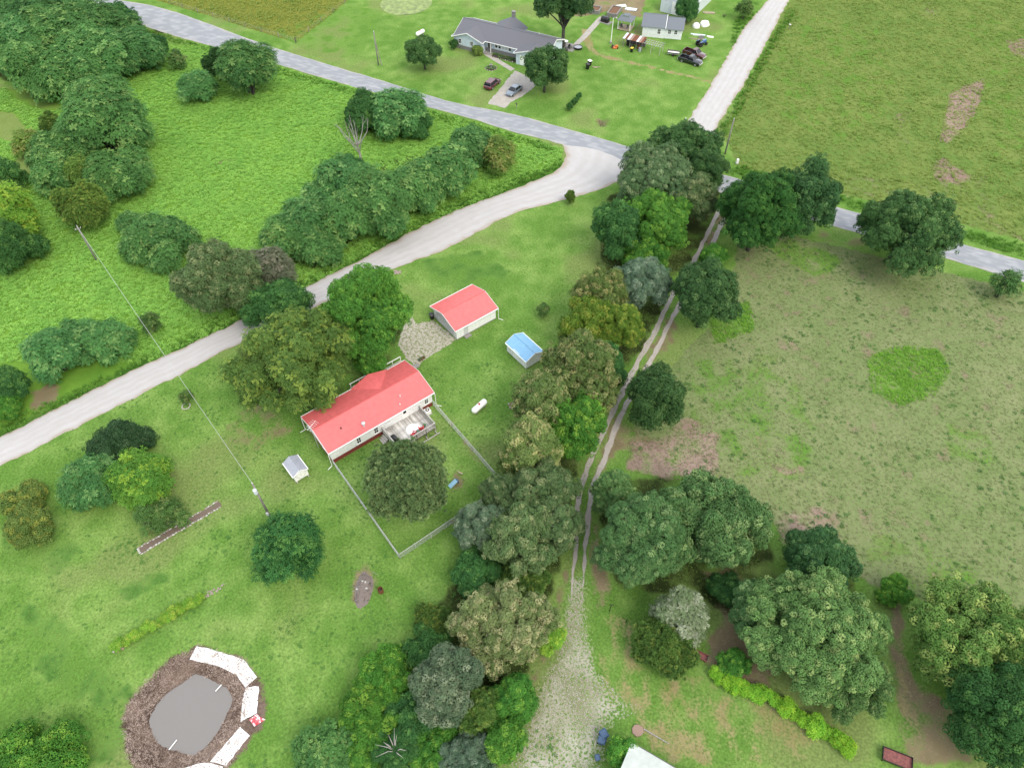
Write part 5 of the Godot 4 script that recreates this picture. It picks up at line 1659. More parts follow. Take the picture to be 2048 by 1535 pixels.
	for i in 26:
		var t := rng.randf_range(0.0, 0.2)
		add_stone(fs2, along * t + Vector3(rng.randf_range(-0.25, 0.25), 0, rng.randf_range(-0.25, 0.25)), Vector3(0.24, 0.16, 0.22) * rng.randf_range(0.7, 1.4), rng.randf() * TAU, M["tan_stone"], i)
	# burn pile and barrel
	var bp := thing("burn_pile", "burnt brush pile on a patch of bare earth", "burn pile", Vector3(-17.74, 0, -34.95))
	b = MB.new()
	rings = []
	for l in [[0.0, 1.0], [0.1, 0.8], [0.24, 0.5], [0.3, 0.15]]:
		var ring := []
		for k in 16:
			var a := -TAU * k / 16
			ring.append(Vector3(cos(a) * 1.1 * l[1] * rng.randf_range(0.85, 1.15), l[0], sin(a) * 2.2 * l[1] * rng.randf_range(0.85, 1.15)))
		ring.reverse()
		rings.append(ring)
	b.loft(rings)
	part(bp, "ash_mound", b.mesh(), M["ash"], Vector3(0.2, 0, 0.5))
	for i in 46:
		b = MB.new()
		var p := Vector3(rng.randf_range(-0.9, 1.1), 0.1 + rng.randf() * 0.25, rng.randf_range(-1.8, 2.2))
		var a := rng.randf() * TAU
		var d := Vector3(cos(a), rng.randf_range(-0.1, 0.3), sin(a)) * rng.randf_range(0.3, 0.9)
		b.tube([p, p + d * 0.5 + Vector3(0, 0.04, 0), p + d], [0.025, 0.02, 0.012], 5)
		part(bp, "stick", b.mesh(), M[["dead_wood", "bark", "ash"][i % 3]])
	for i in 8:
		add_stone(bp, Vector3(rng.randf_range(-0.6, 0.8), 0.18, rng.randf_range(-0.6, 1.0)), Vector3(0.4, 0.3, 0.35) * rng.randf_range(0.6, 1.1), rng.randf() * TAU, M["white_stone"] if i < 4 else M["ash"], i)
	var dr := thing("burn_barrel", "rusty open steel barrel beside the burn pile", "barrel", Vector3(-15.41, 0, -34.27))
	b = MB.new()
	b.lathe([Vector2(0.3, 0), Vector2(0.3, 0.28), Vector2(0.315, 0.3), Vector2(0.3, 0.32), Vector2(0.3, 0.58), Vector2(0.315, 0.6), Vector2(0.3, 0.62), Vector2(0.3, 0.88), Vector2(0.27, 0.88), Vector2(0.27, 0.3), Vector2(0.02, 0.3)], 20)
	part(dr, "drum", b.mesh(), M["rust"])
	b = MB.new()
	b.lathe([Vector2(0.26, 0.31), Vector2(0.02, 0.36)], 14)
	part(dr, "ashes", b.mesh(), M["ash"])
	# pond: white sheeting, pipes
	var white := dirty_sheet(301, L(0.74, 0.75, 0.77), L(0.16, 0.13, 0.12), 0.40)
	var sheets := [
		[[Vector3(-35.36, 0, -27.92), Vector3(-32.89, 0, -27.4), Vector3(-31.21, 0, -26.91), Vector3(-31.48, 0, -25.4), Vector3(-32.48, 0, -25.8), Vector3(-35.66, 0, -26.45)], "long white liner sheet strewn with dead leaves on the pond bank"],
		[[Vector3(-31.21, 0, -26.91), Vector3(-29.59, 0, -26.42), Vector3(-27.81, 0, -24.52), Vector3(-28.8, 0, -23.52), Vector3(-30.16, 0, -24.88), Vector3(-31.48, 0, -25.4)], "white liner sheet at the outward corner of the pond bank"],
		[[Vector3(-28.75, 0, -23.48), Vector3(-27.33, 0, -23.61), Vector3(-27, 0, -20.92), Vector3(-28.51, 0, -20.05), Vector3(-28.76, 0, -22.2)], "square white liner sheet on the pond bank beside the red cloth"],
		[[Vector3(-28.39, 0, -19.55), Vector3(-27.2, 0, -18.72), Vector3(-28.99, 0, -15.9), Vector3(-30.66, 0, -16.29)], "white liner sheet angled down to the pond beyond the red cloth"],
		[[Vector3(-33.15, 0, -15.75), Vector3(-31.85, 0, -16.14), Vector3(-30.64, 0, -16.21), Vector3(-29.22, 0, -15.82), Vector3(-29.45, 0, -14.94), Vector3(-32.86, 0, -14.77)], "rumpled white liner sheet on the near bank of the pond"]]
	for i in sheets.size():
		var o := part(self, "liner_sheet", sheet_mesh(flat2(sheets[i][0]), 0.02 + 0.005 * i, 40 + i), white)
		tag(o, sheets[i][1], "sheet", "liner sheets round the pond")
	var rc := part(self, "red_cloth", sheet_mesh(flat2([Vector3(-27.58, 0, -20.3), Vector3(-26.97, 0, -20.82), Vector3(-25.94, 0, -20.3), Vector3(-26.95, 0, -19.55)]), 0.05, 50), dirty_sheet(311, L(0.52, 0.04, 0.06), L(0.78, 0.76, 0.76), 0.5))
	tag(rc, "crumpled red and white cloth on the pond bank", "cloth")
	for q in [[Vector3(-35.41, -0.5, -17.49), Vector3(-34.83, -0.4, -18.42), "white plastic pipe sticking out of the pond's near shore"], [Vector3(-32.1, -0.45, -23.25), Vector3(-31.56, -0.2, -23.87), "thin white stick leaning on the pond's far shore"]]:
		b = MB.new()
		var r := 0.055 if q[0].z > -24 else 0.03
		b.tube([q[0], q[1]], [r, r], 8)
		var o := part(self, "plastic_pipe", b.mesh(), M["white_trim"])
		tag(o, q[2], "pipe")

# ------------------------------------------------------------------ poles and wires
func utility_pole(label: String, at: Vector3, h: float, arm: float) -> Node3D:
	var p := thing("utility_pole", label, "utility pole", at)
	var b := MB.new()
	b.tube([Vector3(0, -0.02, 0), Vector3(0, h, 0)], [0.17, 0.11], 9)
	b.smooth()
	part(p, "pole", b.mesh(), M["pole_wood"])
	if arm > 0:
		add_box(p, "crossarm", Vector3(0, h - 0.5, 0.12), Vector3(arm, 0.11, 0.09), M["pole_wood"], Vector3(0, 0.6, 0))
		for s in [-0.45, 0.45]:
			b = MB.new()
			b.lathe([Vector2(0.03, 0), Vector2(0.05, 0.06), Vector2(0.03, 0.1), Vector2(0.045, 0.14), Vector2(0.01, 0.18)], 8, Basis(Vector3.UP, 0.6) * Vector3(s * arm, 0, 0.12) + Vector3(0, h - 0.44, 0))
			part(p, "insulator", b.mesh(), M["white_trim"])
	else:
		b = MB.new()
		b.lathe([Vector2(0.03, 0), Vector2(0.05, 0.08), Vector2(0.03, 0.12), Vector2(0.045, 0.18), Vector2(0.01, 0.22)], 8, Vector3(0, h, 0))
		part(p, "insulator", b.mesh(), M["white_trim"])
	return p

func power_line(label: String, a: Vector3, b: Vector3, sag: float) -> void:
	var m := MB.new()
	var pts := []
	var rad := []
	for i in 21:
		var t := i / 20.0
		pts.append(a.lerp(b, t) - Vector3(0, sag * 4 * t * (1 - t), 0))
		rad.append(0.022)
	m.tube(pts, rad, 5)
	var o := part(self, "power_line", m.mesh(), M["wire"])
	tag(o, label, "wire")

func build_poles() -> void:
	var a := Vector3(-70.85, 0, -93.3)
	var c := Vector3(-30.52, 0, -44.04)
	var pl := utility_pole("weathered utility pole in the meadow beside the cone-shaped juniper", a, 7.2, 0.9)
	var b := MB.new()
	b.tube([Vector3(0.5, 0, 0.6), Vector3(0.02, 6.4, 0.05)], [0.012, 0.012], 4)
	part(pl, "guy_wire", b.mesh(), M["wire"])
	var p := utility_pole("utility pole with a grey transformer can beside the dark lawn tree", c, 8.2, 0.0)
	b = MB.new()
	b.lathe([Vector2(0.05, 0), Vector2(0.24, 0.02), Vector2(0.24, 0.75), Vector2(0.18, 0.82), Vector2(0.05, 0.84)], 14, Vector3(0.1, 6.6, 0.38))
	part(p, "transformer", b.mesh(), M["silver_metal"])
	add_box(p, "service_box", Vector3(0.02, 1.4, 0.24), Vector3(0.3, 0.5, 0.2), M["galvanised"])
	power_line("long power line strung over the gravel road between the two utility poles", a + Vector3(0, 7.4, 0), c + Vector3(0, 8.35, 0), 0.9)
	var pd := thing("meter_post_heap", "pile of pale boards at the foot of the transformer pole", "boards", Vector3(-30.2, 0, -43.4), 0.5)
	for i in 7:
		add_box(pd, "board", Vector3(-0.3 + i * 0.12, 0.08 + (i % 3) * 0.07, 0.1 * (i % 2)), Vector3(0.16, 0.05, 1.3 - 0.1 * (i % 4)), M["lumber"] if i % 2 else M["white_stone"], Vector3(0.05 * (i % 3), 0.3 * (i % 4) - 0.4, 0))
	var q := utility_pole("grey utility pole on the neighbour's lawn beside the asphalt road", Vector3(-30.95, 0, -161.71), 7.6, 0.0)
	b = MB.new()
	b.tube([Vector3(0.75, 0, 0.1), Vector3(0.12, 5.2, 0)], [0.09, 0.07], 7)
	part(q, "brace_pole", b.mesh(), M["pole_wood"])
	utility_pole("utility pole at the corner of the hay field beside the crossroads", Vector3(42.42, 0, -125.24), 7.6, 0.0)
	var mb := thing("pedestal_box", "white utility pedestal box at the corner of the hay field", "utility box", Vector3(44.14, 0, -121.95))
	b = MB.new()
	b.bevel_box(Vector3(0, 0.5, 0), Vector3(0.45, 1.0, 0.4), 0.05)
	part(mb, "cabinet", b.mesh(), M["white_paint"])
	add_box(mb, "base", Vector3(0, 0.05, 0), Vector3(0.6, 0.1, 0.55), M["concrete"])
	var ms := [Vector3(36.2, 0, -136.52), Vector3(0.97, 0, -142.5), Vector3(68.78, 0, -180.1)]
	var ml := ["white mailbox on a post where the side gravel road meets the asphalt", "dark mailbox on a post beside the neighbour's driveway mouth", "pale marker box on a post beside the side gravel road"]
	for i in 3:
		var m := thing("mailbox", ml[i], "mailbox", ms[i], 0.4 * i)
		add_box(m, "post", Vector3(0, 0.5, 0), Vector3(0.09, 1.0, 0.09), M["pole_wood"])
		b = MB.new()
		var ring := []
		var ring2 := []
		for k in 9:
			var an := PI * k / 8
			ring.append(Vector3(cos(an) * 0.1, 1.1 + sin(an) * 0.1, -0.25))
			ring2.append(Vector3(cos(an) * 0.1, 1.1 + sin(an) * 0.1, 0.25))
		for r in [ring, ring2]:
			r.append(Vector3(-0.1, 1.0, r[0].z))
			r.append(Vector3(0.1, 1.0, r[0].z))
		b.loft([ring, ring2])
		part(m, "box", b.mesh(), M["white_paint"] if i != 1 else M["black_plastic"])
		add_box(m, "flag", Vector3(0.12, 1.2, 0.1), Vector3(0.02, 0.16, 0.05), M["red_plastic"])
	# dead tree in the scrub row
	var dt := thing("dead_tree", "bare grey dead tree standing in the meadow behind the scrub row", "tree", Vector3(-29.69, 0, -122.46))
	var rng := RandomNumberGenerator.new()
	rng.seed = 12
	b = MB.new()
	b.tube([Vector3.ZERO, Vector3(0.05, 1.2, 0), Vector3(-0.1, 2.4, 0)], [0.2, 0.16, 0.12], 7)
	part(dt, "trunk", b.mesh(), M["dead_wood"])
	for i in 11:
		var an := TAU * i / 11 + rng.randf()
		var out := Vector3(cos(an) * 1.3, 0, sin(an) * 0.8)
		var s := Vector3(-0.02, rng.randf_range(0.8, 2.3), 0)
		var m1 := s + out * rng.randf_range(0.7, 1.3) + Vector3(0, rng.randf_range(1.0, 1.8), 0)
		var m2 := m1 + out * rng.randf_range(0.3, 1.0) + Vector3(0, rng.randf_range(1.2, 2.6), 0)
		b = MB.new()
		b.tube([s, s.lerp(m1, 0.5) + Vector3(0, -0.12, 0), m1, m2], [0.09, 0.07, 0.05, 0.015], 5)
		for k in 3:
			var st := m1.lerp(m2, 0.2 + 0.25 * k)
			b.tube([st, st + out * rng.randf_range(-0.4, 0.7) + Vector3(rng.randf_range(-0.4, 0.4), rng.randf_range(0.3, 0.9), 0)], [0.025, 0.008], 4)
		part(dt, "branch", b.mesh(), M["dead_wood"])
	dt.scale = Vector3(1.35, 1.6, 1.35)
	# wire fence round the yellow hay field
	var fe := thing("wire_fence", "low wire fence with wooden posts round the yellow hay field", "fence", Vector3(-52.24, 0, -172.9))
	var corner := Vector3(-52.24, 0, -172.9)
	for e in [Vector3(-90.07, 0, -194.79), Vector3(-41.61, 0, -200.67)]:
		var run: Vector3 = e - corner
		var n := int(run.length() / 5.0)
		for i in n:
			b = MB.new()
			b.tube([run * i / n, run * i / n + Vector3(0, 1.25, 0)], [0.07 if i else 0.14, 0.06 if i else 0.13], 6)
			part(fe, "post", b.mesh(), M["pole_wood"])
		for y in [0.4, 0.75, 1.1]:
			b = MB.new()
			b.tube([Vector3(0, y, 0), run + Vector3(0, y, 0)], [0.008, 0.008], 3)
			part(fe, "strand", b.mesh(), M["wire"])
# ------------------------------------------------------------------ vehicles (x forward)
func ring_yz(x: float, hw: float, y0: float, y1: float, bev: float) -> Array:
	return [Vector3(x, y0, hw - bev), Vector3(x, y0 + bev, hw), Vector3(x, y1 - bev, hw), Vector3(x, y1, hw - bev), Vector3(x, y1, -hw + bev), Vector3(x, y1 - bev, -hw), Vector3(x, y0 + bev, -hw), Vector3(x, y0, -hw + bev)]

func vehicle(called: String, label: String, category: String, at: Vector3, turn: float, style: String, paint: String) -> Node3D:
	var t := thing(called, label, category, at, turn)
	var ln: float = {"sedan": 4.7, "suv": 4.8, "pickup": 5.5}[style]
	var hw: float = {"sedan": 0.9, "suv": 0.95, "pickup": 0.98}[style]
	var belt: float = {"sedan": 0.9, "suv": 1.02, "pickup": 1.08}[style]
	var top: float = {"sedan": 1.45, "suv": 1.72, "pickup": 1.82}[style]
	var h := ln / 2
	var b := MB.new()
	if style == "pickup":
		b.loft([ring_yz(-0.35, hw, 0.38, belt, 0.07), ring_yz(0.9, hw, 0.36, belt, 0.08), ring_yz(1.6, hw * 0.99, 0.36, belt - 0.02, 0.1), ring_yz(h - 0.2, hw * 0.96, 0.38, belt - 0.1, 0.12), ring_yz(h, hw * 0.9, 0.45, belt - 0.2, 0.12)])
	else:
		b.loft([ring_yz(-h, hw * 0.86, 0.42, belt - 0.1, 0.12), ring_yz(-h + 0.2, hw * 0.96, 0.32, belt, 0.1), ring_yz(0.0, hw, 0.3, belt, 0.09), ring_yz(0.9, hw, 0.3, belt - 0.02, 0.1), ring_yz(h - 0.3, hw * 0.95, 0.32, belt - 0.16, 0.12), ring_yz(h, hw * 0.82, 0.4, belt - 0.28, 0.12)])
	b.smooth()
	part(t, "body", b.mesh(), M[paint])
	var cab: Array = {"sedan": [-1.75, 1.15, -1.05, 0.35], "suv": [-2.2, 1.1, -1.95, 0.3], "pickup": [-0.32, 1.25, -0.22, 0.6]}[style]
	b = MB.new()
	var rings := []
	for l in [[belt - 0.03, 0.0], [lerpf(belt, top, 0.55), 0.55], [top - 0.05, 1.0]]:
		var x0 := lerpf(cab[0], cab[2], l[1])
		var x1 := lerpf(cab[1], cab[3], l[1])
		var w := lerpf(hw * 0.95, hw * 0.76, l[1])
		rings.append([Vector3(x1, l[0], w - 0.12), Vector3(x1 - 0.08, l[0], w), Vector3(x0 + 0.08, l[0], w), Vector3(x0, l[0], w - 0.12), Vector3(x0, l[0], -w + 0.12), Vector3(x0 + 0.08, l[0], -w), Vector3(x1 - 0.08, l[0], -w), Vector3(x1, l[0], -w + 0.12)])
	b.loft(rings)
	part(t, "windows", b.mesh(), M["glass_dark"])
	b = MB.new()
	var w2 := hw * 0.77
	b.loft([shift(ring_xz((cab[3] - cab[2]) / 2 + 0.04, w2 + 0.02, top - 0.06, 0.12), (cab[2] + cab[3]) / 2), shift(ring_xz((cab[3] - cab[2]) / 2 - 0.04, w2 - 0.06, top, 0.12), (cab[2] + cab[3]) / 2)])
	part(t, "roof", b.mesh(), M[paint])
	b = MB.new()
	for s in [-1, 1]:
		for q in [[cab[0] + 0.03, cab[2] + 0.03], [cab[1] - 0.03, cab[3] - 0.03], [(cab[0] + cab[1]) / 2, (cab[2] + cab[3]) / 2]]:
			b.tube([Vector3(q[0], belt - 0.05, s * (hw * 0.95 - 0.01)), Vector3(q[1], top - 0.04, s * (hw * 0.77 - 0.01))], [0.045, 0.04], 5)
	part(t, "pillars", b.mesh(), M[paint])
	if style == "pickup":
		for s in [-1, 1]:
			var c := MB.new()
			c.bevel_box(Vector3((-h - 0.35) / 2, 0.72, s * (hw - 0.06)), Vector3(h - 0.38, 0.72, 0.12), 0.03)
			part(t, "bed_side", c.mesh(), M[paint])
		add_box(t, "tailgate", Vector3(-h + 0.05, 0.75, 0), Vector3(0.08, 0.6, hw * 2 - 0.26), M[paint])
		add_box(t, "bed_floor", Vector3((-h - 0.35) / 2, 0.5, 0), Vector3(h - 0.42, 0.06, hw * 2 - 0.26), M["black_plastic"])
		add_box(t, "rear_bumper", Vector3(-h - 0.06, 0.5, 0), Vector3(0.14, 0.18, hw * 1.9), M["galvanised"])
	else:
		add_box(t, "rear_bumper", Vector3(-h - 0.01, 0.5, 0), Vector3(0.12, 0.2, hw * 1.6), M[paint])
	add_box(t, "front_bumper", Vector3(h + 0.01, 0.5, 0), Vector3(0.12, 0.2, hw * 1.66), M["galvanised"] if style == "pickup" else M[paint])
	for s in [-1, 1]:
		add_box(t, "headlight", Vector3(h - 0.06, belt - 0.36, s * hw * 0.68), Vector3(0.12, 0.14, 0.32), M["white_trim"])
		add_box(t, "tail_light", Vector3(-h + 0.0, belt - 0.26, s * hw * 0.8), Vector3(0.08, 0.22, 0.16), M["red_plastic"])
		add_box(t, "mirror", Vector3(cab[1] - 0.35, belt + 0.08, s * (hw + 0.08)), Vector3(0.12, 0.14, 0.18), M[paint])
		for x in [-h * 0.62, h * 0.63]:
			var c := MB.new()
			c.lathe([Vector2(0.2, -0.11), Vector2(0.33, -0.11), Vector2(0.36, -0.06), Vector2(0.36, 0.06), Vector2(0.33, 0.11), Vector2(0.2, 0.11)], 18, Vector3.ZERO, Basis(Vector3.RIGHT, PI / 2))
			var o := part(t, "wheel", c.mesh(), M["tyre"], Vector3(x, 0.36, s * (hw - 0.1)))
			c = MB.new()
			c.lathe([Vector2(0.02, -0.1), Vector2(0.21, -0.115), Vector2(0.21, 0.115), Vector2(0.02, 0.1)], 12, Vector3.ZERO, Basis(Vector3.RIGHT, PI / 2))
			part(o, "rim", c.mesh(), M["galvanised"])
	return t

func shift(ring: Array, dx: float) -> Array:
	var r := []
	for p in ring:
		r.append(p + Vector3(dx, 0, 0))
	return r

# ------------------------------------------------------------------ the neighbour's place
func build_neighbour() -> void:
	var rng := RandomNumberGenerator.new()
	rng.seed = 31
	var at := Vector3(-6.23, 0, -167.8)
	var turn := -0.48
	footprints.append([at, turn, -8.2, 16.0, -9.2, 1.6])
	var h := thing("ranch_house", "rambling pale blue ranch house with a grey shingle roof and two front gables", "house", at, turn)
	var hb := Basis(Vector3.UP, turn)
	var R: Material = M["shingle_grey"]
	var W: Material = M["blue_siding"]
	gable_walls_x(h, -8.0, 15.7, -9.0, -0.9, 0.0, 2.72, 4.5, W, -4.6)
	gable_roof_x(h, -8.5, 16.2, -9.5, 0.0, 2.66, 4.62, R, M["white_trim"], -4.6)
	gable_walls_z(h, -8.0, -0.5, -4.6, 0.95, 0.0, 2.72, 4.05, W)
	gable_roof_z(h, -8.46, -0.04, -4.4, 1.4, 2.69, 4.2, R, M["white_trim"])
	gable_walls_z(h, 8.9, 15.75, -4.0, 1.6, 0.0, 2.72, 3.8, W)
	gable_roof_z(h, 8.45, 16.22, -3.4, 2.05, 2.69, 3.95, R, M["white_trim"])
	gable_walls_z(h, -1.6, 5.2, -10.6, -8.0, 0.0, 2.72, 4.35, W)
	gable_roof_z(h, -2.1, 5.7, -11.0, -4.7, 2.64, 4.56, R, null)
	add_box(h, "stone_base", Vector3(-4.25, 0.42, 0.98), Vector3(7.56, 0.84, 0.12), M["stone_base"])
	add_box(h, "stone_base", Vector3(4.2, 0.42, -0.86), Vector3(9.3, 0.84, 0.12), M["stone_base"])
	for x in [-6.4, -3.2]:
		window(h, Vector3(x, 1.75, 0.96), 0.0, 0.8, 1.1)
	for i in 5:
		window(h, Vector3(2.4 + i * 0.9, 1.8, -0.88), 0.0, 0.72, 1.15, 1, 2, "glass_dark" if i in [0, 1, 4] else "blind_white")
	window(h, Vector3(8.0, 1.8, -0.88), 0.0, 0.6, 0.7, 1, 1)
	door(h, Vector3(0.6, 1.05, -0.88), 0.0, 0.95, 2.05, M["rail_dark"], false)
	garage_door(h, Vector3(12.3, 1.15, 1.62), 0.0, 4.8, 2.2, M["white_paint"])
	window(h, Vector3(15.72, 1.7, -5.0), PI / 2, 0.9, 1.0)
	for x in [1.3]:
		add_box(h, "porch_post", Vector3(x, 1.3, -0.1), Vector3(0.14, 2.6, 0.14), M["white_trim"])
	add_box(h, "porch_floor", Vector3(0.6, 0.08, 0.0), Vector3(2.0, 0.16, 1.5), M["concrete"])
	var b := MB.new()
	b.box(Vector3(1.8, 4.7, -10.9), Vector3(0.8, 1.9, 0.6))
	var ch := part(h, "chimney", b.mesh(), M["stone_base"])
	add_box(ch, "cap", Vector3(1.8, 5.68, -10.9), Vector3(0.95, 0.1, 0.75), M["concrete"])
	b = MB.new()
	b.lathe([Vector2(0.12, 0), Vector2(0.12, 0.3), Vector2(0.18, 0.34), Vector2(0.02, 0.4)], 9)
	part(h, "vent_pipe", b.mesh(), M["galvanised"], Vector3(10.6, 3.6, -7.0))
	var on := func(x: float, y: float, z: float) -> Vector3: return at + hb * Vector3(x, y, z)
	# front garden bed
	var gb := thing("front_garden", "planted bed of flowers and stones along the front of the ranch house", "garden bed", on.call(5.0, 0, 0.3), turn)
	add_box(gb, "soil", Vector3(0.2, 0.03, 0.1), Vector3(6.4, 0.08, 1.7), look("garden_soil", D(96, 84, 78), 1.0, speckle, 0.7))
	for i in 22:
		var o := part(gb, "plant", tuft_mesh(["dome", "spray"][i % 2], i % 4), leafy(DL(70 + 40 * rng.randf(), 110 + 40 * rng.randf(), 66) * 1.3), Vector3(rng.randf_range(-2.9, 3.2), 0.05, rng.randf_range(-0.6, 0.8)))
		o.scale = Vector3.ONE * rng.randf_range(0.22, 0.5)
	for i in 10:
		add_stone(gb, Vector3(-2.8 + i * 0.62, 0, 0.95), Vector3(0.4, 0.25, 0.3), rng.randf() * TAU, M["white_stone"] if i % 3 == 0 else M["tan_stone"], i)
	# flower circle
	var fc := thing("round_flower_bed", "round flower bed with a small fountain on the front lawn", "garden bed", Vector3(-4.84, 0, -160.28))
	b = MB.new()
	b.lathe([Vector2(1.3, 0.0), Vector2(1.25, 0.06), Vector2(0.3, 0.12), Vector2(0.02, 0.12)], 22)
	part(fc, "soil", b.mesh(), M["garden_soil"])
	for i in 14:
		var a := TAU * i / 14
		add_stone(fc, Vector3(cos(a) * 1.3, 0, sin(a) * 1.3), Vector3(0.4, 0.2, 0.3), a, M["tan_stone"], i)
		var o := part(fc, "plant", tuft_mesh("spray", i % 4), leafy(DL(110, 150, 80) * 1.3), Vector3(cos(a) * rng.randf_range(0.5, 1.0), 0.05, sin(a) * rng.randf_range(0.5, 1.0)))
		o.scale = Vector3.ONE * 0.35
	b = MB.new()
	b.lathe([Vector2(0.25, 0), Vector2(0.1, 0.2), Vector2(0.08, 0.7), Vector2(0.35, 0.85), Vector2(0.3, 0.85), Vector2(0.08, 0.78), Vector2(0.06, 1.2), Vector2(0.01, 1.25)], 12)
	part(fc, "fountain", b.mesh(), M["concrete"])
	# barns
	at = Vector3(32.04, 0, -176.11)
	turn = -0.21
	footprints.append([at, turn, -0.4, 9.4, -6.8, 0.0])
	var bn := thing("white_barn", "white barn with a slate-grey roof in two steps and dark front windows", "barn", at, turn)
	gable_walls_x(bn, -0.3, 5.0, -6.7, 0.0, 0.0, 2.55, 4.0, M["barn_white"])
	gable_roof_x(bn, -0.7, 5.15, -7.1, 0.35, 2.5, 4.15, M["shingle_slate"], null)
	gable_walls_x(bn, 5.0, 9.2, -6.5, -0.1, 0.0, 2.4, 3.6, M["barn_white"])
	gable_roof_x(bn, 5.2, 9.5, -6.9, 0.25, 2.36, 3.75, M["shingle_slate"], null)
	b = MB.new()
	b.tube([Vector3(5.17, 2.45, 0.36), Vector3(5.17, 4.18, -3.37), Vector3(5.17, 2.45, -7.1)], [0.07, 0.07, 0.07], 5)
	part(bn, "verge_board", b.mesh(), M["white_trim"])
	for x in [3.7]:
		window(bn, Vector3(x, 1.5, 0.0), 0.0, 0.75, 1.2)
	for x in [6.2, 7.7]:
		window(bn, Vector3(x, 1.6, -0.1), 0.0, 0.75, 1.0)
	window(bn, Vector3(9.2, 1.5, -2.2), PI / 2, 0.8, 1.1)
	at = Vector3(38.03, 0, -190.16)
	turn = -0.5532
	var bw := (Vector3(38.03, 0, -190.16) - Vector3(45.56, 0, -185.51)).length()
	footprints.append([at, turn, 0.0, bw, -14.0, 0.0])
	bn = thing("silver_barn", "tall barn with silvery metal siding and roof behind the white barn", "barn", at, turn)
	gable_walls_z(bn, 0.0, bw, -13.0, 0.0, 0.0, 3.7, 5.6, M["silver_metal"])
	gable_roof_z(bn, -0.3, bw + 0.3, -13.3, 0.3, 3.64, 5.75, M["silver_metal"], M["white_trim"])
	door(bn, Vector3(bw * 0.5, 1.5, 0.0), 0.0, 2.6, 2.9, M["white_paint"], false)
	window(bn, Vector3(bw, 1.8, -3.0), PI / 2, 1.0, 1.0)
	# gazebo
	at = Vector3(26.06, 0, -179.74)
	turn = -0.4305
	var gz := thing("gazebo", "square gazebo with a grey roof and wooden floor between the planters and the white barn", "gazebo", at, turn)
	for i in 20:
		add_box(gz, "plank", Vector3(1.65, 0.14, -0.09 - i * 0.165), Vector3(3.4, 0.04, 0.155), M["lumber"])
	for x in [0.1, 3.2]:
		for z in [-0.1, -3.2]:
			add_box(gz, "post", Vector3(x, 1.3, z), Vector3(0.14, 2.3, 0.14), M["white_trim"])
	for q in [[Vector3(-0.2, 2.4, 0.2), Vector3(3.5, 2.4, 0.2)], [Vector3(3.5, 2.4, 0.2), Vector3(3.5, 2.4, -3.5)], [Vector3(3.5, 2.4, -3.5), Vector3(-0.2, 2.4, -3.5)], [Vector3(-0.2, 2.4, -3.5), Vector3(-0.2, 2.4, 0.2)]]:
		var mid: Vector3 = Vector3(1.65, 3.1, -1.65)
		roof_slope(gz, "roof", [q[0], q[1], mid + (q[1] - Vector3(1.65, 2.4, -1.65)) * 0.35, mid + (q[0] - Vector3(1.65, 2.4, -1.65)) * 0.35], 0.06, M["shingle_slate"])
	add_box(gz, "roof_cap", Vector3(1.65, 3.26, -1.65), Vector3(1.5, 0.06, 1.5), M["shingle_slate"])
	for q in [[0.8, -0.9, "patio_chair", "dark garden chair under the gazebo on its house side"], [2.4, -0.8, "patio_chair", "dark garden chair under the gazebo on its barn side"]]:
		var p: Vector3 = at + Basis(Vector3.UP, turn) * Vector3(q[0], 0.16, q[1])
		var c := thing(q[2], q[3], "chair", p, turn + rng.randf(), "chairs under the gazebo")
		add_box(c, "seat", Vector3(0, 0.42, 0), Vector3(0.55, 0.08, 0.55), M["rail_dark"])
		add_box(c, "backrest", Vector3(0, 0.72, -0.27), Vector3(0.55, 0.6, 0.06), M["rail_dark"])
		for s in [-0.23, 0.23]:
			for z in [-0.23, 0.23]:
				add_box(c, "leg", Vector3(s, 0.19, z), Vector3(0.05, 0.38, 0.05), M["rail_dark"])
	# lean-to with rusty sheets
	at = Vector3(26.78, 0, -171)
	turn = -0.5099
	var lt := thing("lean_to", "open lean-to with rust-streaked corrugated sheets and a bare frame of poles at its end", "lean-to", at, turn)
	for i in 9:
		var m: Material = M["rust"] if i in [1, 4, 5, 8] else (M["pink_stone"] if i % 2 else M["silver_metal"])
		roof_slope(lt, "roof_sheet", [Vector3(-0.3 + i * 0.57, 2.0 + 0.01 * (i % 2), 0.4), Vector3(0.3 + i * 0.57, 2.0 + 0.01 * (i % 2), 0.4), Vector3(0.3 + i * 0.57, 2.35, -2.1), Vector3(-0.3 + i * 0.57, 2.35, -2.1)], 0.03, m)
	for x in [0.0, 1.6, 3.2, 4.7, 7.0, 9.2]:
		for z in [0.2, -1.9]:
			add_box(lt, "post", Vector3(x, 1.0 + (0.12 if z < 0 else 0.0) - (0.1 if x > 5 else 0.0), z), Vector3(0.1, 2.0, 0.1), M["pole_wood"] if x < 5 else M["rail_wood"])
	for i in 8:
		add_box(lt, "rafter", Vector3(5.2 + i * 0.55, 1.95, -0.85), Vector3(0.06, 0.08, 2.4), M["rail_wood"], Vector3(0.03 * (i % 3), 0.05 * (i % 2), 0))
	for z in [0.2, -0.8, -1.9]:
		add_box(lt, "purlin", Vector3(7.2, 2.02, z), Vector3(5.0, 0.07, 0.08), M["rail_wood"])
	add_box(lt, "back_wall", Vector3(2.3, 1.05, -2.0), Vector3(5.0, 2.0, 0.05), M["rail_dark"])
	var lb := Basis(Vector3.UP, turn)
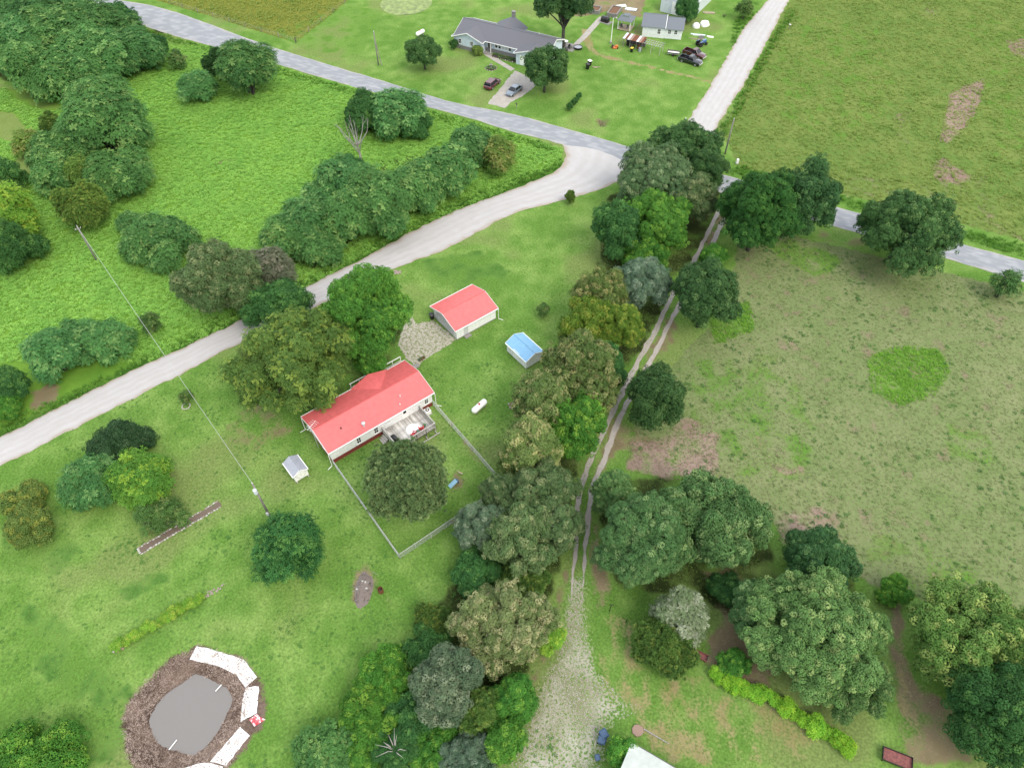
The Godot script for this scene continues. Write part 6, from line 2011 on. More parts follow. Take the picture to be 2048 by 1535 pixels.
	var jk := [["storage_drum", 0.7, -0.8, "dark drum under the lean-to roof, by its first post", "black_plastic"], ["storage_drum", 1.8, -0.5, "second dark drum under the lean-to roof", "rail_dark"], ["storage_drum", 3.6, -0.6, "rusty drum under the lean-to roof", "rust"], ["storage_drum", 4.4, 0.6, "grey drum at the open end of the lean-to", "grey_metal"]]
	for q in jk:
		var o := thing(q[0], q[3], "drum", at + lb * Vector3(q[1], 0, q[2]), rng.randf())
		b = MB.new()
		b.lathe([Vector2(0.3, 0), Vector2(0.3, 0.29), Vector2(0.315, 0.3), Vector2(0.3, 0.31), Vector2(0.3, 0.85)], 16)
		part(o, "barrel", b.mesh(), M[q[4]])
		b = MB.new()
		b.lathe([Vector2(0.29, 0.85), Vector2(0.3, 0.87), Vector2(0.05, 0.89)], 16)
		part(o, "lid", b.mesh(), M[q[4]])
	var ct := make_bin("yellow_lidded_cart", "black cart with a yellow lid in front of the lean-to", Vector3(28.38, 0, -168.06), turn, M["black_plastic"], M["yellow_plastic"])
	# garden planters
	for q in [[Vector3(24.06, 0, -187.11), -0.4024, 2.6, 4.9, "raised stone planter with a white rim beside the gazebo"], [Vector3(18.72, 0, -189.14), -0.3440, 3.6, 3.0, "raised stone planter with a white rim behind the old yard tree"]]:
		var p := thing("raised_planter", q[4], "planter", q[0], q[1])
		for s in [[Vector3(q[2] / 2, 0.45, -0.1), Vector3(q[2], 0.9, 0.2)], [Vector3(q[2] / 2, 0.45, -q[3] + 0.1), Vector3(q[2], 0.9, 0.2)], [Vector3(0.1, 0.45, -q[3] / 2), Vector3(0.2, 0.9, q[3] - 0.4)], [Vector3(q[2] - 0.1, 0.45, -q[3] / 2), Vector3(0.2, 0.9, q[3] - 0.4)]]:
			add_box(p, "wall", s[0], s[1], M["stone_base"])
			add_box(p, "rim", s[0] + Vector3(0, 0.49, 0), Vector3(s[1].x, 0.08, s[1].z), M["concrete"])
		add_box(p, "soil", Vector3(q[2] / 2, 0.4, -q[3] / 2), Vector3(q[2] - 0.4, 0.7, q[3] - 0.4), look("planter_soil", D(170, 128, 100), 1.0, speckle, 0.7))
	# covered smoker on its pad
	var sm := thing("covered_smoker", "black covered smoker on a pale slab beside the garden walk", "grill", Vector3(23.41, 0, -183.98), -0.6395)
	add_box(sm, "slab", Vector3(0.2, 0.05, 0), Vector3(3.0, 0.1, 2.0), M["concrete"])
	b = MB.new()
	b.loft([ring_xz(1.05, 0.6, 0.1, 0.1), ring_xz(1.03, 0.58, 0.9, 0.1), ring_xz(0.98, 0.45, 1.25, 0.12), ring_xz(0.8, 0.25, 1.38, 0.1)])
	b.smooth()
	part(sm, "cover", b.mesh(), M["black_plastic"])
	# light pole
	var lp := thing("light_pole", "pale metal yard light pole beside the lean-to", "light pole", Vector3(23.85, 0, -172.51))
	b = MB.new()
	b.tube([Vector3.ZERO, Vector3(0, 5.9, 0)], [0.11, 0.08], 8)
	part(lp, "pole", b.mesh(), M["white_trim"])
	b = MB.new()
	b.tube([Vector3(0, 5.8, 0), Vector3(0.2, 6.1, 0.1), Vector3(0.7, 6.15, 0.3)], [0.04, 0.04, 0.05], 6)
	part(lp, "arm", b.mesh(), M["galvanised"])
	b = MB.new()
	b.lathe([Vector2(0.18, 0.0), Vector2(0.14, 0.14), Vector2(0.04, 0.2)], 10, Vector3(0.7, 6.02, 0.3))
	part(lp, "lamp_head", b.mesh(), M["galvanised"])
	add_box(lp, "base", Vector3(0, 0.2, 0), Vector3(0.5, 0.4, 0.5), M["concrete"])
	# vehicles
	vehicle("pickup_truck", "black pickup truck parked beside a maroon one near the side gravel road", "pickup truck", Vector3(41.43, 0, -162.78), -0.6318, "pickup", "paint_black")
	vehicle("pickup_truck", "maroon pickup truck parked behind the black one", "pickup truck", Vector3(42.9, 0, -166.07), -0.6318 - 0.06, "pickup", "paint_wine")
	vehicle("parked_suv", "maroon sport utility vehicle parked on the grass beside the driveway", "car", Vector3(-4.35, 0, -152.06), 1.0563, "suv", "paint_maroon")
	vehicle("parked_car", "steel-blue sedan parked on the neighbour's driveway", "car", Vector3(0.5, 0, -149.22), -2.1628 , "sedan", "paint_steel")
	var tr := thing("utility_trailer", "small flatbed utility trailer with a white deck next to the pickups", "trailer", Vector3(38.02, 0, -166.57), -0.2679)
	add_box(tr, "deck", Vector3(0, 0.55, 0), Vector3(2.7, 0.06, 1.35), M["white_paint"])
	for s in [-0.66, 0.66]:
		add_box(tr, "side_rail", Vector3(0, 0.72, s), Vector3(2.75, 0.3, 0.05), M["rail_dark"])
		b = MB.new()
		b.lathe([Vector2(0.12, -0.09), Vector2(0.28, -0.09), Vector2(0.28, 0.09), Vector2(0.12, 0.09)], 14, Vector3.ZERO, Basis(Vector3.RIGHT, PI / 2))
		part(tr, "wheel", b.mesh(), M["tyre"], Vector3(0.1, 0.28, s * 1.2))
	add_box(tr, "headboard", Vector3(-1.36, 0.85, 0), Vector3(0.05, 0.6, 1.3), M["rail_dark"])
	add_box(tr, "tongue", Vector3(1.8, 0.45, 0), Vector3(1.0, 0.08, 0.1), M["rail_dark"])
	# little tractor
	var tt := thing("garden_tractor", "blue compact tractor standing behind the maroon pickup", "tractor", Vector3(45.45, 0, -171.35), 0.5663)
	b = MB.new()
	b.bevel_box(Vector3(0.75, 0.95, 0), Vector3(1.3, 0.6, 0.62), 0.1)
	part(tt, "hood", b.mesh(), M["paint_tractor"])
	add_box(tt, "chassis", Vector3(0.1, 0.6, 0), Vector3(2.4, 0.24, 0.5), M["black_plastic"])
	add_box(tt, "seat", Vector3(-0.6, 1.1, 0), Vector3(0.45, 0.1, 0.5), M["black_plastic"])
	add_box(tt, "seat_back", Vector3(-0.84, 1.3, 0), Vector3(0.08, 0.4, 0.5), M["black_plastic"])
	add_box(tt, "canopy", Vector3(-0.5, 2.1, 0), Vector3(1.3, 0.06, 1.2), M["rail_dark"])
	for s in [-1, 1]:
		add_box(tt, "canopy_post", Vector3(-1.0, 1.5, s * 0.5), Vector3(0.06, 1.2, 0.06), M["black_plastic"])
		add_box(tt, "fender", Vector3(-0.65, 1.2, s * 0.62), Vector3(0.9, 0.06, 0.35), M["paint_tractor"])
		for q in [[-0.65, 0.6, 0.62], [1.15, 0.36, 0.5]]:
			b = MB.new()
			b.lathe([Vector2(q[1] * 0.5, -0.13), Vector2(q[1], -0.13), Vector2(q[1], 0.13), Vector2(q[1] * 0.5, 0.13)], 16, Vector3.ZERO, Basis(Vector3.RIGHT, PI / 2))
			part(tt, "wheel", b.mesh(), M["tyre"], Vector3(q[0], q[1], s * q[2]))
	var mw := thing("riding_mower", "orange riding mower beside the light pole", "mower", Vector3(24.53, 0, -170.08), -0.0821)
	b = MB.new()
	b.bevel_box(Vector3(0.45, 0.5, 0), Vector3(0.8, 0.42, 0.5), 0.1)
	part(mw, "hood", b.mesh(), M["orange_paint"])
	b = MB.new()
	b.bevel_box(Vector3(0, 0.2, 0), Vector3(1.2, 0.18, 1.1), 0.08)
	part(mw, "deck", b.mesh(), M["orange_paint"])
	add_box(mw, "seat", Vector3(-0.4, 0.62, 0), Vector3(0.4, 0.12, 0.42), M["black_plastic"])
	add_box(mw, "seat_back", Vector3(-0.6, 0.82, 0), Vector3(0.08, 0.36, 0.42), M["black_plastic"])
	for s in [-0.42, 0.42]:
		for q in [[-0.5, 0.25], [0.7, 0.18]]:
			b = MB.new()
			b.lathe([Vector2(0.05, -0.08), Vector2(q[1], -0.08), Vector2(q[1], 0.08), Vector2(0.05, 0.08)], 12, Vector3.ZERO, Basis(Vector3.RIGHT, PI / 2))
			part(mw, "wheel", b.mesh(), M["tyre"], Vector3(q[0], q[1], s))
	# odds and ends
	make_bin("trash_bin", "black trash bin with pale lid on the open lawn, house side of a pair", Vector3(17.37, 0, -159.81), 0.3, M["black_plastic"], M["black_plastic"], 1.2)
	make_bin("trash_bin", "black trash bin with a white lid on the open lawn", Vector3(17.95, 0, -161.47), 0.6, M["black_plastic"], M["white_paint"], 1.2)
	var bd := thing("board_pile", "few pale boards lying on the lawn beside the trash bins", "boards", Vector3(19.17, 0, -160.76))
	for i in 4:
		add_box(bd, "board", Vector3(0.2 * i, 0.04 + 0.04 * (i % 2), 0.1 * i), Vector3(1.5, 0.04, 0.18), M["lumber"], Vector3(0, 0.25 * i - 0.4, 0))
	var sp := thing("stock_tank", "round black stock tank on the lawn at the end of the ranch house", "tank", Vector3(15.78, 0, -169.82))
	b = MB.new()
	b.lathe([Vector2(1.0, 0), Vector2(1.05, 0.5), Vector2(0.98, 0.5), Vector2(0.95, 0.2), Vector2(0.02, 0.2)], 22)
	part(sp, "tank", b.mesh(), M["black_plastic"])
	b = MB.new()
	b.lathe([Vector2(0.96, 0.38), Vector2(0.02, 0.385)], 22)
	part(sp, "water", b.mesh(), M["grey_metal"])
	var pt := thing("patio_slab", "pale paved patio crowded with furniture at the end of the ranch house", "patio", Vector3(13.08, 0, -170.84), -0.48)
	b = MB.new()
	for i in 5:
		for k in 4:
			add_box(pt, "paver", Vector3(-1.9 + i * 0.96, 0.03, -1.4 + k * 0.96), Vector3(0.93, 0.06, 0.93), M["concrete"])
	var plist := [[1128, 92, "dark patio armchair against the end wall of the ranch house"], [1140, 97, "dark patio armchair at the lawn edge of the patio"], [1134, 101, "dark patio armchair beside the tree at the patio"], [1122, 100, "dark patio armchair by the tree at the corner of the ranch house"]]
	var pspot := [Vector3(12.48, 0, -170.84), Vector3(13.87, 0, -169.82), Vector3(12.98, 0, -168.81), Vector3(11.76, 0, -168.06)]
	for i in 4:
		var c := thing("patio_armchair", plist[i][2], "chair", pspot[i], 0.7 * i, "patio armchairs")
		b = MB.new()
		b.bevel_box(Vector3(0, 0.36, 0), Vector3(0.7, 0.2, 0.7), 0.05)
		part(c, "seat", b.mesh(), M["rail_dark"])
		b = MB.new()
		b.bevel_box(Vector3(0, 0.65, -0.32), Vector3(0.7, 0.6, 0.14), 0.04)
		part(c, "backrest", b.mesh(), M["black_plastic"])
		for s in [-0.34, 0.34]:
			add_box(c, "arm", Vector3(s, 0.56, 0), Vector3(0.1, 0.06, 0.7), M["black_plastic"])
			for z in [-0.3, 0.3]:
				add_box(c, "leg", Vector3(s, 0.14, z), Vector3(0.06, 0.28, 0.06), M["black_plastic"])
	var pc := thing("patio_table", "round pale patio table at the end of the ranch house", "table", Vector3(12.9, 0, -172.13))
	b = MB.new()
	b.lathe([Vector2(0.6, 0.7), Vector2(0.62, 0.72), Vector2(0.6, 0.74), Vector2(0.02, 0.745)], 20)
	part(pc, "table_top", b.mesh(), M["white_paint"])
	b = MB.new()
	b.lathe([Vector2(0.3, 0), Vector2(0.05, 0.06), Vector2(0.05, 0.7)], 10)
	part(pc, "pedestal", b.mesh(), M["white_trim"])
	for q in [["scrap_panel", Vector3(28.06, 0, -192.98), 0.2, Vector3(3.2, 0.06, 1.3), "white_paint", "white sheet panel leaning low behind the planter"], ["scrap_panel", Vector3(30.73, 0, -191.19), -0.4, Vector3(3.0, 0.08, 1.4), "silver_metal", "pale scrap panels on bare earth behind the gazebo"], ["scrap_panel", Vector3(50.51, 0, -189.14), -0.2, Vector3(3.0, 0.08, 0.9), "lumber", "tan plywood sheets lying beside the silver barn"], ["scrap_panel", Vector3(45.64, 0, -176.85), -0.3, Vector3(3.6, 0.1, 0.5), "silver_metal", "long pale trough panel on the grass beside the white barn"], ["scrap_panel", Vector3(44.92, 0, -174.73), -0.25, Vector3(3.6, 0.08, 0.16), "lumber", "long white board lying behind the tractor"], ["scrap_panel", Vector3(48.4, 0, -175.79), -0.35, Vector3(1.6, 0.12, 0.4), "white_paint", "short white board lying near the brush heap"]]:
		var o := thing(q[0], q[5], "panel", q[1], q[2])
		add_box(o, "sheet", Vector3(0, 0.12, 0), q[3], M[q[4]], Vector3(0.02, 0, 0.03))
		add_box(o, "sheet", Vector3(0.25, 0.05, 0.15), q[3] * Vector3(0.8, 0.9, 0.8), M[q[4]], Vector3(0, 0.15, 0))
		add_box(o, "bearer", Vector3(0, 0.015, 0), Vector3(0.1, 0.05, q[3].z), M["pole_wood"])
	for q in [[Vector3(45.87, 0, -181.2), 0.9, "white plastic tank under a tarp beside the white barn"], [Vector3(48.18, 0, -182.3), 1.2, "rumpled white tarp over a heap behind the plastic tank"]]:
		var o := thing("tarped_heap", q[2], "tarp", q[0])
		b = MB.new()
		var rings := []
		for l in [[0.0, 1.0], [0.5, 0.95], [0.85, 0.7], [1.0, 0.25]]:
			var ring := []
			for k in 12:
				var a := -TAU * k / 12
				ring.append(Vector3(cos(a) * q[1] * l[1] * rng.randf_range(0.88, 1.1), l[0] * rng.randf_range(0.9, 1.1), sin(a) * q[1] * l[1] * rng.randf_range(0.88, 1.1)))
			ring.reverse()
			rings.append(ring)
		b.loft(rings)
		part(o, "tarp", b.mesh(), M["white_paint"])
	var stump := thing("bush_stump", "brown dried bush on the lawn beside the silver barn", "bush", Vector3(53.91, 0, -186.82))
	b = MB.new()
	for i in 24:
		var a := rng.randf() * TAU
		b.tube([Vector3.ZERO, Vector3(cos(a) * rng.randf_range(0.2, 0.8), rng.randf_range(0.4, 0.9), sin(a) * rng.randf_range(0.2, 0.8))], [0.04, 0.01], 4)
	part(stump, "stems", b.mesh(), M["bark"])

# ------------------------------------------------------------------ bottom right
func build_lower_right() -> void:
	var rng := RandomNumberGenerator.new()
	rng.seed = 55
	var b := MB.new()
	# pale-roofed building, its corner in view
	var c := Vector3(11.86, 3, -17.39)
	var e1 := Vector3(10.57, 3, -15.12)
	var e2 := Vector3(15.85, 3, -15.12)
	var turn := atan2(-(e2 - c).z, (e2 - c).x)
	var hb := thing("pale_roofed_building", "building with a smooth pale green-white metal roof at the gravel turnaround", "building", Vector3(c.x, 0, c.z), turn)
	footprints.append([Vector3(c.x, 0, c.z), turn, 0.0, 14.0, 0.0, 8.0])
	roof_slope(hb, "roof", [Vector3(0, 3.0, 0), Vector3(0, 3.9, 4.6), Vector3(14, 3.9, 4.6), Vector3(14, 3.0, 0)], 0.08, M["pale_roof"])
	roof_slope(hb, "roof", [Vector3(0, 3.9, 4.6), Vector3(0, 3.0, 9.2), Vector3(14, 3.0, 9.2), Vector3(14, 3.9, 4.6)], 0.08, M["pale_roof"])
	b.box(Vector3(7.0, 1.45, 4.6), Vector3(13.3, 2.9, 8.4))
	part(hb, "wall", b.mesh(), M["barn_white"])
	for x in [0.1, 13.9]:
		b = MB.new()
		b.tri(Vector3(x, 2.9, 0.3), Vector3(x, 2.9, 8.9), Vector3(x, 3.8, 4.6))
		part(hb, "gable", b.mesh(), M["barn_white"])
	add_box(hb, "gutter", Vector3(7, 2.92, -0.05), Vector3(14, 0.11, 0.1), M["rail_dark"])
	make_bin("trash_bin", "blue-black trash bin at the turnaround, lid shut, far one of a pair", Vector3(9.43, 0, -18.64), 0.5, M["bin_blue"], M["bin_blue"], 1.15)
	make_bin("trash_bin", "blue-black trash bin tipped close to its twin beside the green shrub", Vector3(9.18, 0, -18.07), 1.2, M["bin_blue"], M["bin_blue"], 1.05)
	make_bin("small_bin", "small square dark bin below the pair of trash bins", Vector3(8.65, 0, -16.53), 0.2, M["bin_blue"], M["bin_blue"], 0.75)
	var wc := thing("stone_slab", "octagonal pink stone slab lying on the grass by the turnaround", "stone slab", Vector3(13.07, 0, -19.21))
	b = MB.new()
	var ring := []
	var ring2 := []
	var ring3 := []
	for k in 8:
		var a := -TAU * k / 8 + 0.3
		var r := 0.62 * rng.randf_range(0.92, 1.08)
		ring.append(Vector3(cos(a) * r, 0, sin(a) * r))
		ring2.append(Vector3(cos(a) * r, 0.16, sin(a) * r))
		ring3.append(Vector3(cos(a) * r * 0.94, 0.2, sin(a) * r * 0.94))
	for r in [ring, ring2, ring3]:
		r.reverse()
	b.loft([ring, ring2, ring3])
	part(wc, "slab", b.mesh(), M["pink_stone"])
	var cc := thing("fallen_pole", "weathered pole lying on the grass beside the pink stone slab", "pole", Vector3(13.71, 0, -19.35))
	b = MB.new()
	var d := Vector3(16.17, 0, -17.92) - Vector3(13.71, 0, -19.35)
	b.tube([Vector3(0, 0.07, 0), d * 0.5 + Vector3(0, 0.06, 0), d + Vector3(0, 0.05, 0)], [0.09, 0.08, 0.05], 7)
	part(cc, "shaft", b.mesh(), M["dead_wood"])
	# red feed troughs
	for q in [[Vector3(20.64, 0, -26.8), -0.4539, 1.9, 0.7, "red feed trough under the grove beside the round juniper"], [Vector3(38.99, 0, -16.44), -0.3909, 2.8, 1.3, "red feed trough in a black frame out on the open grass"]]:
		var t := thing("feed_trough", q[4], "trough", q[0], q[1])
		var w: float = q[2]
		var dd: float = q[3]
		add_box(t, "floor", Vector3(0, 0.42, 0), Vector3(w, 0.05, dd), M["feeder_red"])
		for s in [-1, 1]:
			add_box(t, "side", Vector3(0, 0.55, s * dd / 2), Vector3(w + 0.1, 0.26, 0.05), M["feeder_red"] if dd < 1 else M["black_plastic"])
			add_box(t, "end", Vector3(s * w / 2, 0.55, 0), Vector3(0.05, 0.26, dd - 0.06), M["black_plastic"])
			for z in [-1, 1]:
				add_box(t, "leg", Vector3(s * (w / 2 - 0.1), 0.2, z * (dd / 2 - 0.06)), Vector3(0.08, 0.4, 0.08), M["black_plastic"])
	# hydrant post, yard lamp
	var hy := thing("water_hydrant", "tall black yard hydrant beside the farm track", "hydrant", Vector3(11.27, 0, -31.92))
	b = MB.new()
	b.tube([Vector3.ZERO, Vector3(0, 1.9, 0)], [0.05, 0.045], 7)
	part(hy, "pipe", b.mesh(), M["black_plastic"])
	b = MB.new()
	b.tube([Vector3(0, 1.85, 0), Vector3(0.16, 1.95, 0), Vector3(0.3, 1.8, 0)], [0.05, 0.05, 0.04], 6)
	part(hy, "spout", b.mesh(), M["black_plastic"])
	b = MB.new()
	b.tube([Vector3(0, 1.9, 0), Vector3(-0.25, 2.15, 0)], [0.03, 0.03], 5)
	part(hy, "handle", b.mesh(), M["black_plastic"])
	var fp := thing("marker_post", "short black post in the grass between hydrant and silvery shrub", "post", Vector3(13.04, 0, -30.63))
	b = MB.new()
	b.tube([Vector3.ZERO, Vector3(0, 0.8, 0)], [0.05, 0.045], 7)
	part(fp, "post", b.mesh(), M["black_plastic"])
	b = MB.new()
	b.lathe([Vector2(0.07, 0.0), Vector2(0.06, 0.06), Vector2(0.01, 0.09)], 8, Vector3(0, 0.8, 0))
	part(fp, "cap", b.mesh(), M["black_plastic"])
	var yl := thing("yard_lamp", "white yard lamp on a tall pole rising through the yellow-green oak", "lamp", Vector3(57.87, 0, -27.9))
	b = MB.new()
	b.tube([Vector3.ZERO, Vector3(0, 7.4, 0)], [0.13, 0.09], 8)
	part(yl, "pole", b.mesh(), M["pole_wood"])
	b = MB.new()
	b.tube([Vector3(0, 7.2, 0), Vector3(-0.5, 7.6, -0.1), Vector3(-0.9, 7.6, -0.2)], [0.035, 0.035, 0.035], 6)
	part(yl, "arm", b.mesh(), M["galvanised"])
	b = MB.new()
	b.lathe([Vector2(0.3, 0.0), Vector2(0.26, 0.1), Vector2(0.16, 0.22), Vector2(0.04, 0.28)], 14, Vector3(-0.9, 7.4, -0.2))
	part(yl, "lamp_head", b.mesh(), M["white_paint"])
	# weedy hedge row
	var spots := [Vector3(22.24, 0, -24.65), Vector3(23.12, 0, -24.13), Vector3(24, 0, -23.61), Vector3(24.88, 0, -23.19), Vector3(25.82, 0, -22.78), Vector3(26.79, 0, -22.58), Vector3(27.8, 0, -22.07), Vector3(28.75, 0, -21.37), Vector3(29.64, 0, -20.67), Vector3(30.54, 0, -20.08), Vector3(31.53, 0, -19.5), Vector3(32.44, 0, -19.02), Vector3(33.47, 0, -18.26), Vector3(34.17, 0, -17.5)]
	for i in spots.size():
		var p: Vector3 = spots[i]
		var r := rng.randf_range(0.75, 1.15)
		make_tree([p.x, p.z, r, r, r * 0.75, r * 0.6, "weed", "b", "bright lime-green weed in the row along the edge of the lower grove", "weeds of the hedge row"], 600 + i, "leafy_plant", "plant")
	# fallen grey branches
	for q in [[Vector3(35.39, 0, -21.57), "fallen grey branch at the edge of the biggest grove oak"], [Vector3(5.21, 4, -40.04) * Vector3(1, 0, 1), "bare grey limb sticking out of the tree row over the farm track"], [Vector3(-11.54, 3, -16.67) * Vector3(1, 0, 1), "bare fallen limb in the bottom thicket of the tree row"]]:
		var o := thing("dead_branch", q[1], "branch", q[0])
		var up := 0.0 if q[1].begins_with("fallen") else 6.6
		if q[1].begins_with("bare fallen"):
			up = 3.6
		for i in 9:
			var a := rng.randf() * TAU
			b = MB.new()
			b.tube([Vector3(0, up * 0.7, 0), Vector3(cos(a) * 0.6, up + 0.3, sin(a) * 0.6), Vector3(cos(a) * rng.randf_range(1.0, 1.9), up + rng.randf_range(0.2, 0.9), sin(a) * rng.randf_range(1.0, 1.9))], [0.05, 0.04, 0.012], 5)
			part(o, "twig", b.mesh(), M["dead_wood"])
		if up > 0:
			b = MB.new()
			b.tube([Vector3.ZERO, Vector3(0, up * 0.7, 0)], [0.12, 0.05], 6)
			part(o, "limb", b.mesh(), M["dead_wood"])
# ------------------------------------------------------------------ trees
# kind: tuft form, two leaf colours, a third for some tips and its share, tuft size over crown radius, lobes, lobe place, lobe size, thickness of cover
const KINDS := {
	"oak": ["dome", [112, 140, 92], [84, 116, 70], [150, 166, 118], 0.2, 0.115, 34, 0.76, 0.27, 1.0],
	"oakg": ["dome", [108, 148, 88], [82, 122, 68], [150, 178, 114], 0.2, 0.09, 44, 0.78, 0.24, 1.0],
	"tan": ["dome", [122, 144, 82], [88, 118, 58], [172, 172, 116], 0.28, 0.115, 34, 0.76, 0.27, 1.0],
	"tan2": ["dome", [132, 150, 100], [98, 124, 72], [176, 178, 134], 0.3, 0.09, 44, 0.78, 0.24, 1.0],
	"yelo": ["dome", [116, 150, 58], [84, 122, 44], [154, 172, 76], 0.25, 0.115, 34, 0.76, 0.27, 1.0],
	"yelg": ["dome", [114, 150, 78], [80, 122, 56], [160, 182, 104], 0.22, 0.09, 44, 0.78, 0.24, 1.0],
	"grey2": ["dome", [112, 136, 108], [80, 108, 82], [140, 158, 132], 0.2, 0.115, 34, 0.76, 0.27, 1.0],
	"maple": ["dome", [94, 148, 56], [66, 116, 46], [118, 166, 66], 0.2, 0.115, 34, 0.76, 0.27, 1.05],
	"maple2": ["dome", [70, 122, 56], [50, 98, 46], [92, 142, 66], 0.2, 0.115, 34, 0.76, 0.27, 1.05],
	"broad": ["dome", [94, 152, 58], [66, 122, 48], [132, 178, 72], 0.2, 0.15, 20, 0.7, 0.34, 1.0],
	"dark": ["dome", [76, 124, 64], [54, 98, 52], [104, 150, 78], 0.15, 0.15, 20, 0.7, 0.34, 1.0],
	"dark2": ["dome", [78, 118, 66], [56, 94, 54], [108, 144, 86], 0.15, 0.115, 34, 0.76, 0.27, 1.0],
	"dark3": ["dome", [78, 116, 66], [56, 92, 50], [104, 138, 82], 0.15, 0.115, 34, 0.76, 0.27, 1.0],
	"plum": ["dome", [70, 104, 64], [54, 84, 52], [92, 120, 80], 0.15, 0.13, 20, 0.7, 0.34, 1.1],
	"olive": ["dome", [118, 146, 76], [86, 118, 58], [152, 166, 80], 0.3, 0.16, 20, 0.7, 0.34, 0.9],
	"walnut": ["spray", [110, 148, 74], [82, 118, 58], [150, 178, 86], 0.25, 0.10, 46, 0.78, 0.19, 0.95],
	"cherry": ["spray", [72, 124, 62], [50, 96, 50], [104, 150, 72], 0.2, 0.2, 26, 0.74, 0.28, 0.95],
	"elm": ["spray", [98, 150, 82], [72, 120, 66], [140, 180, 106], 0.2, 0.2, 22, 0.7, 0.33, 1.0],
	"yel": ["spray", [132, 182, 66], [98, 152, 56], [172, 204, 80], 0.25, 0.17, 22, 0.7, 0.33, 1.1],
	"yel2": ["spray", [112, 158, 60], [80, 130, 50], [150, 184, 66], 0.2, 0.16, 22, 0.7, 0.33, 1.1],
	"sil": ["spray", [136, 154, 122], [98, 124, 84], [172, 184, 162], 0.3, 0.16, 22, 0.7, 0.33, 1.1],
	"grey": ["spray", [116, 126, 104], [86, 100, 80], [150, 152, 138], 0.25, 0.16, 12, 0.62, 0.36, 0.55],
	"wisp": ["spray", [98, 138, 72], [72, 108, 56], [130, 152, 90], 0.2, 0.22, 9, 0.62, 0.34, 0.6],
	"brush": ["spray", [122, 154, 70], [92, 124, 58], [156, 160, 92], 0.3, 0.22, 9, 0.62, 0.40, 0.8],
	"jun": ["needle", [108, 138, 66], [76, 108, 54], [136, 154, 78], 0.15, 0.13, 24, 0.66, 0.34, 1.35],
	"cedar": ["needle", [66, 104, 60], [50, 84, 50], [84, 118, 68], 0.15, 0.16, 18, 0.62, 0.36, 1.35],
	"ced2": ["needle", [116, 142, 92], [86, 114, 74], [140, 160, 108], 0.2, 0.115, 30, 0.68, 0.30, 1.4],
	"weed": ["spray", [150, 206, 66], [112, 178, 54], [176, 220, 74], 0.2, 0.26, 8, 0.58, 0.46, 1.1],
	"flower": ["spray", [150, 196, 72], [104, 158, 58], [188, 206, 96], 0.2, 0.26, 8, 0.58, 0.46, 1.1],
}
const LEAF := 1.48        # leaves stand at all angles, so each is paler than the crown it makes up
var tufts := {}

func leaf_face(b: MB, at: Vector3, along: Vector3, up: Vector3, length: float, width: float) -> void:
	var side := along.cross(up).normalized()
	var tip := at + along * length
	var mid := at + along * length * 0.45
	var fold := up * width * 0.18
	b.tri(at, mid + side * width * 0.5 + fold, tip)
	b.tri(at, tip, mid - side * width * 0.5 + fold)

func tuft_mesh(form: String, variant: int) -> ArrayMesh:
	var key := form + str(variant)
	if tufts.has(key):
		return tufts[key]
	var rng := RandomNumberGenerator.new()
	rng.seed = form.hash() + variant * 77
	var b := MB.new()
	if form == "dome":
		for i in 52:
			var y := rng.randf_range(-0.1, 1.0)
			var a := rng.randf() * TAU
			var h := sqrt(1.0 - y * y)
			var d := Vector3(cos(a) * h, y, sin(a) * h)
			var up := (d * 0.8 + Vector3(rng.randf_range(-0.6, 0.6), 0.55, rng.randf_range(-0.6, 0.6))).normalized()
			var along := up.cross(Vector3(rng.randf_range(-1, 1), rng.randf_range(-0.3, 0.3), rng.randf_range(-1, 1))).normalized()
			var s := rng.randf_range(0.36, 0.56)
			var k := rng.randf_range(0.82, 1.18)
			b.ink = Color(k, k, k * rng.randf_range(0.9, 1.1))
			leaf_face(b, d * rng.randf_range(0.7, 1.0) - along * s * 0.5, along, up, s, s * 0.72)
	elif form == "spray":
		# a few arching twigs with leaves on both sides
		for tw in 5:
			var a := TAU * tw / 5.0 + rng.randf()
			var out := Vector3(cos(a), 0, sin(a))
			var p := Vector3.ZERO
			var d := (out * 0.55 + Vector3.UP * rng.randf_range(0.7, 1.2)).normalized()
			for i in 8:
				p += d * 0.16
				d = (d + out * 0.12 + Vector3.DOWN * 0.12).normalized()
				for s in [-1, 1]:
					var side := d.cross(Vector3.UP).normalized() * float(s)
					var along := (side + d * 0.5 + Vector3(rng.randf_range(-0.4, 0.4), rng.randf_range(-0.3, 0.5), rng.randf_range(-0.4, 0.4))).normalized()
					var up := (Vector3.UP + out * 0.3 + Vector3(rng.randf_range(-0.5, 0.5), 0, rng.randf_range(-0.5, 0.5))).normalized()
					var k := rng.randf_range(0.8, 1.2)
					b.ink = Color(k, k, k * rng.randf_range(0.9, 1.1))
					var z := rng.randf_range(0.26, 0.4)
					leaf_face(b, p, along, up, z, z * 0.55)
	else:
		for i in 64:
			var a := rng.randf() * TAU
			var y := rng.randf_range(0.1, 1.0)
			var h := sqrt(1.0 - y * y)
			var d := Vector3(cos(a) * h, y, sin(a) * h)
			var up := d.cross(Vector3(rng.randf_range(-1, 1), rng.randf_range(-1, 1), rng.randf_range(-1, 1))).normalized()
			var k := rng.randf_range(0.8, 1.2)
			b.ink = Color(k, k, k)
			leaf_face(b, d * rng.randf_range(0.05, 0.5), (d + Vector3(0, 0.3, 0)).normalized(), up, rng.randf_range(0.4, 0.72), 0.15)
	tufts[key] = b.mesh(true)
	return tufts[key]

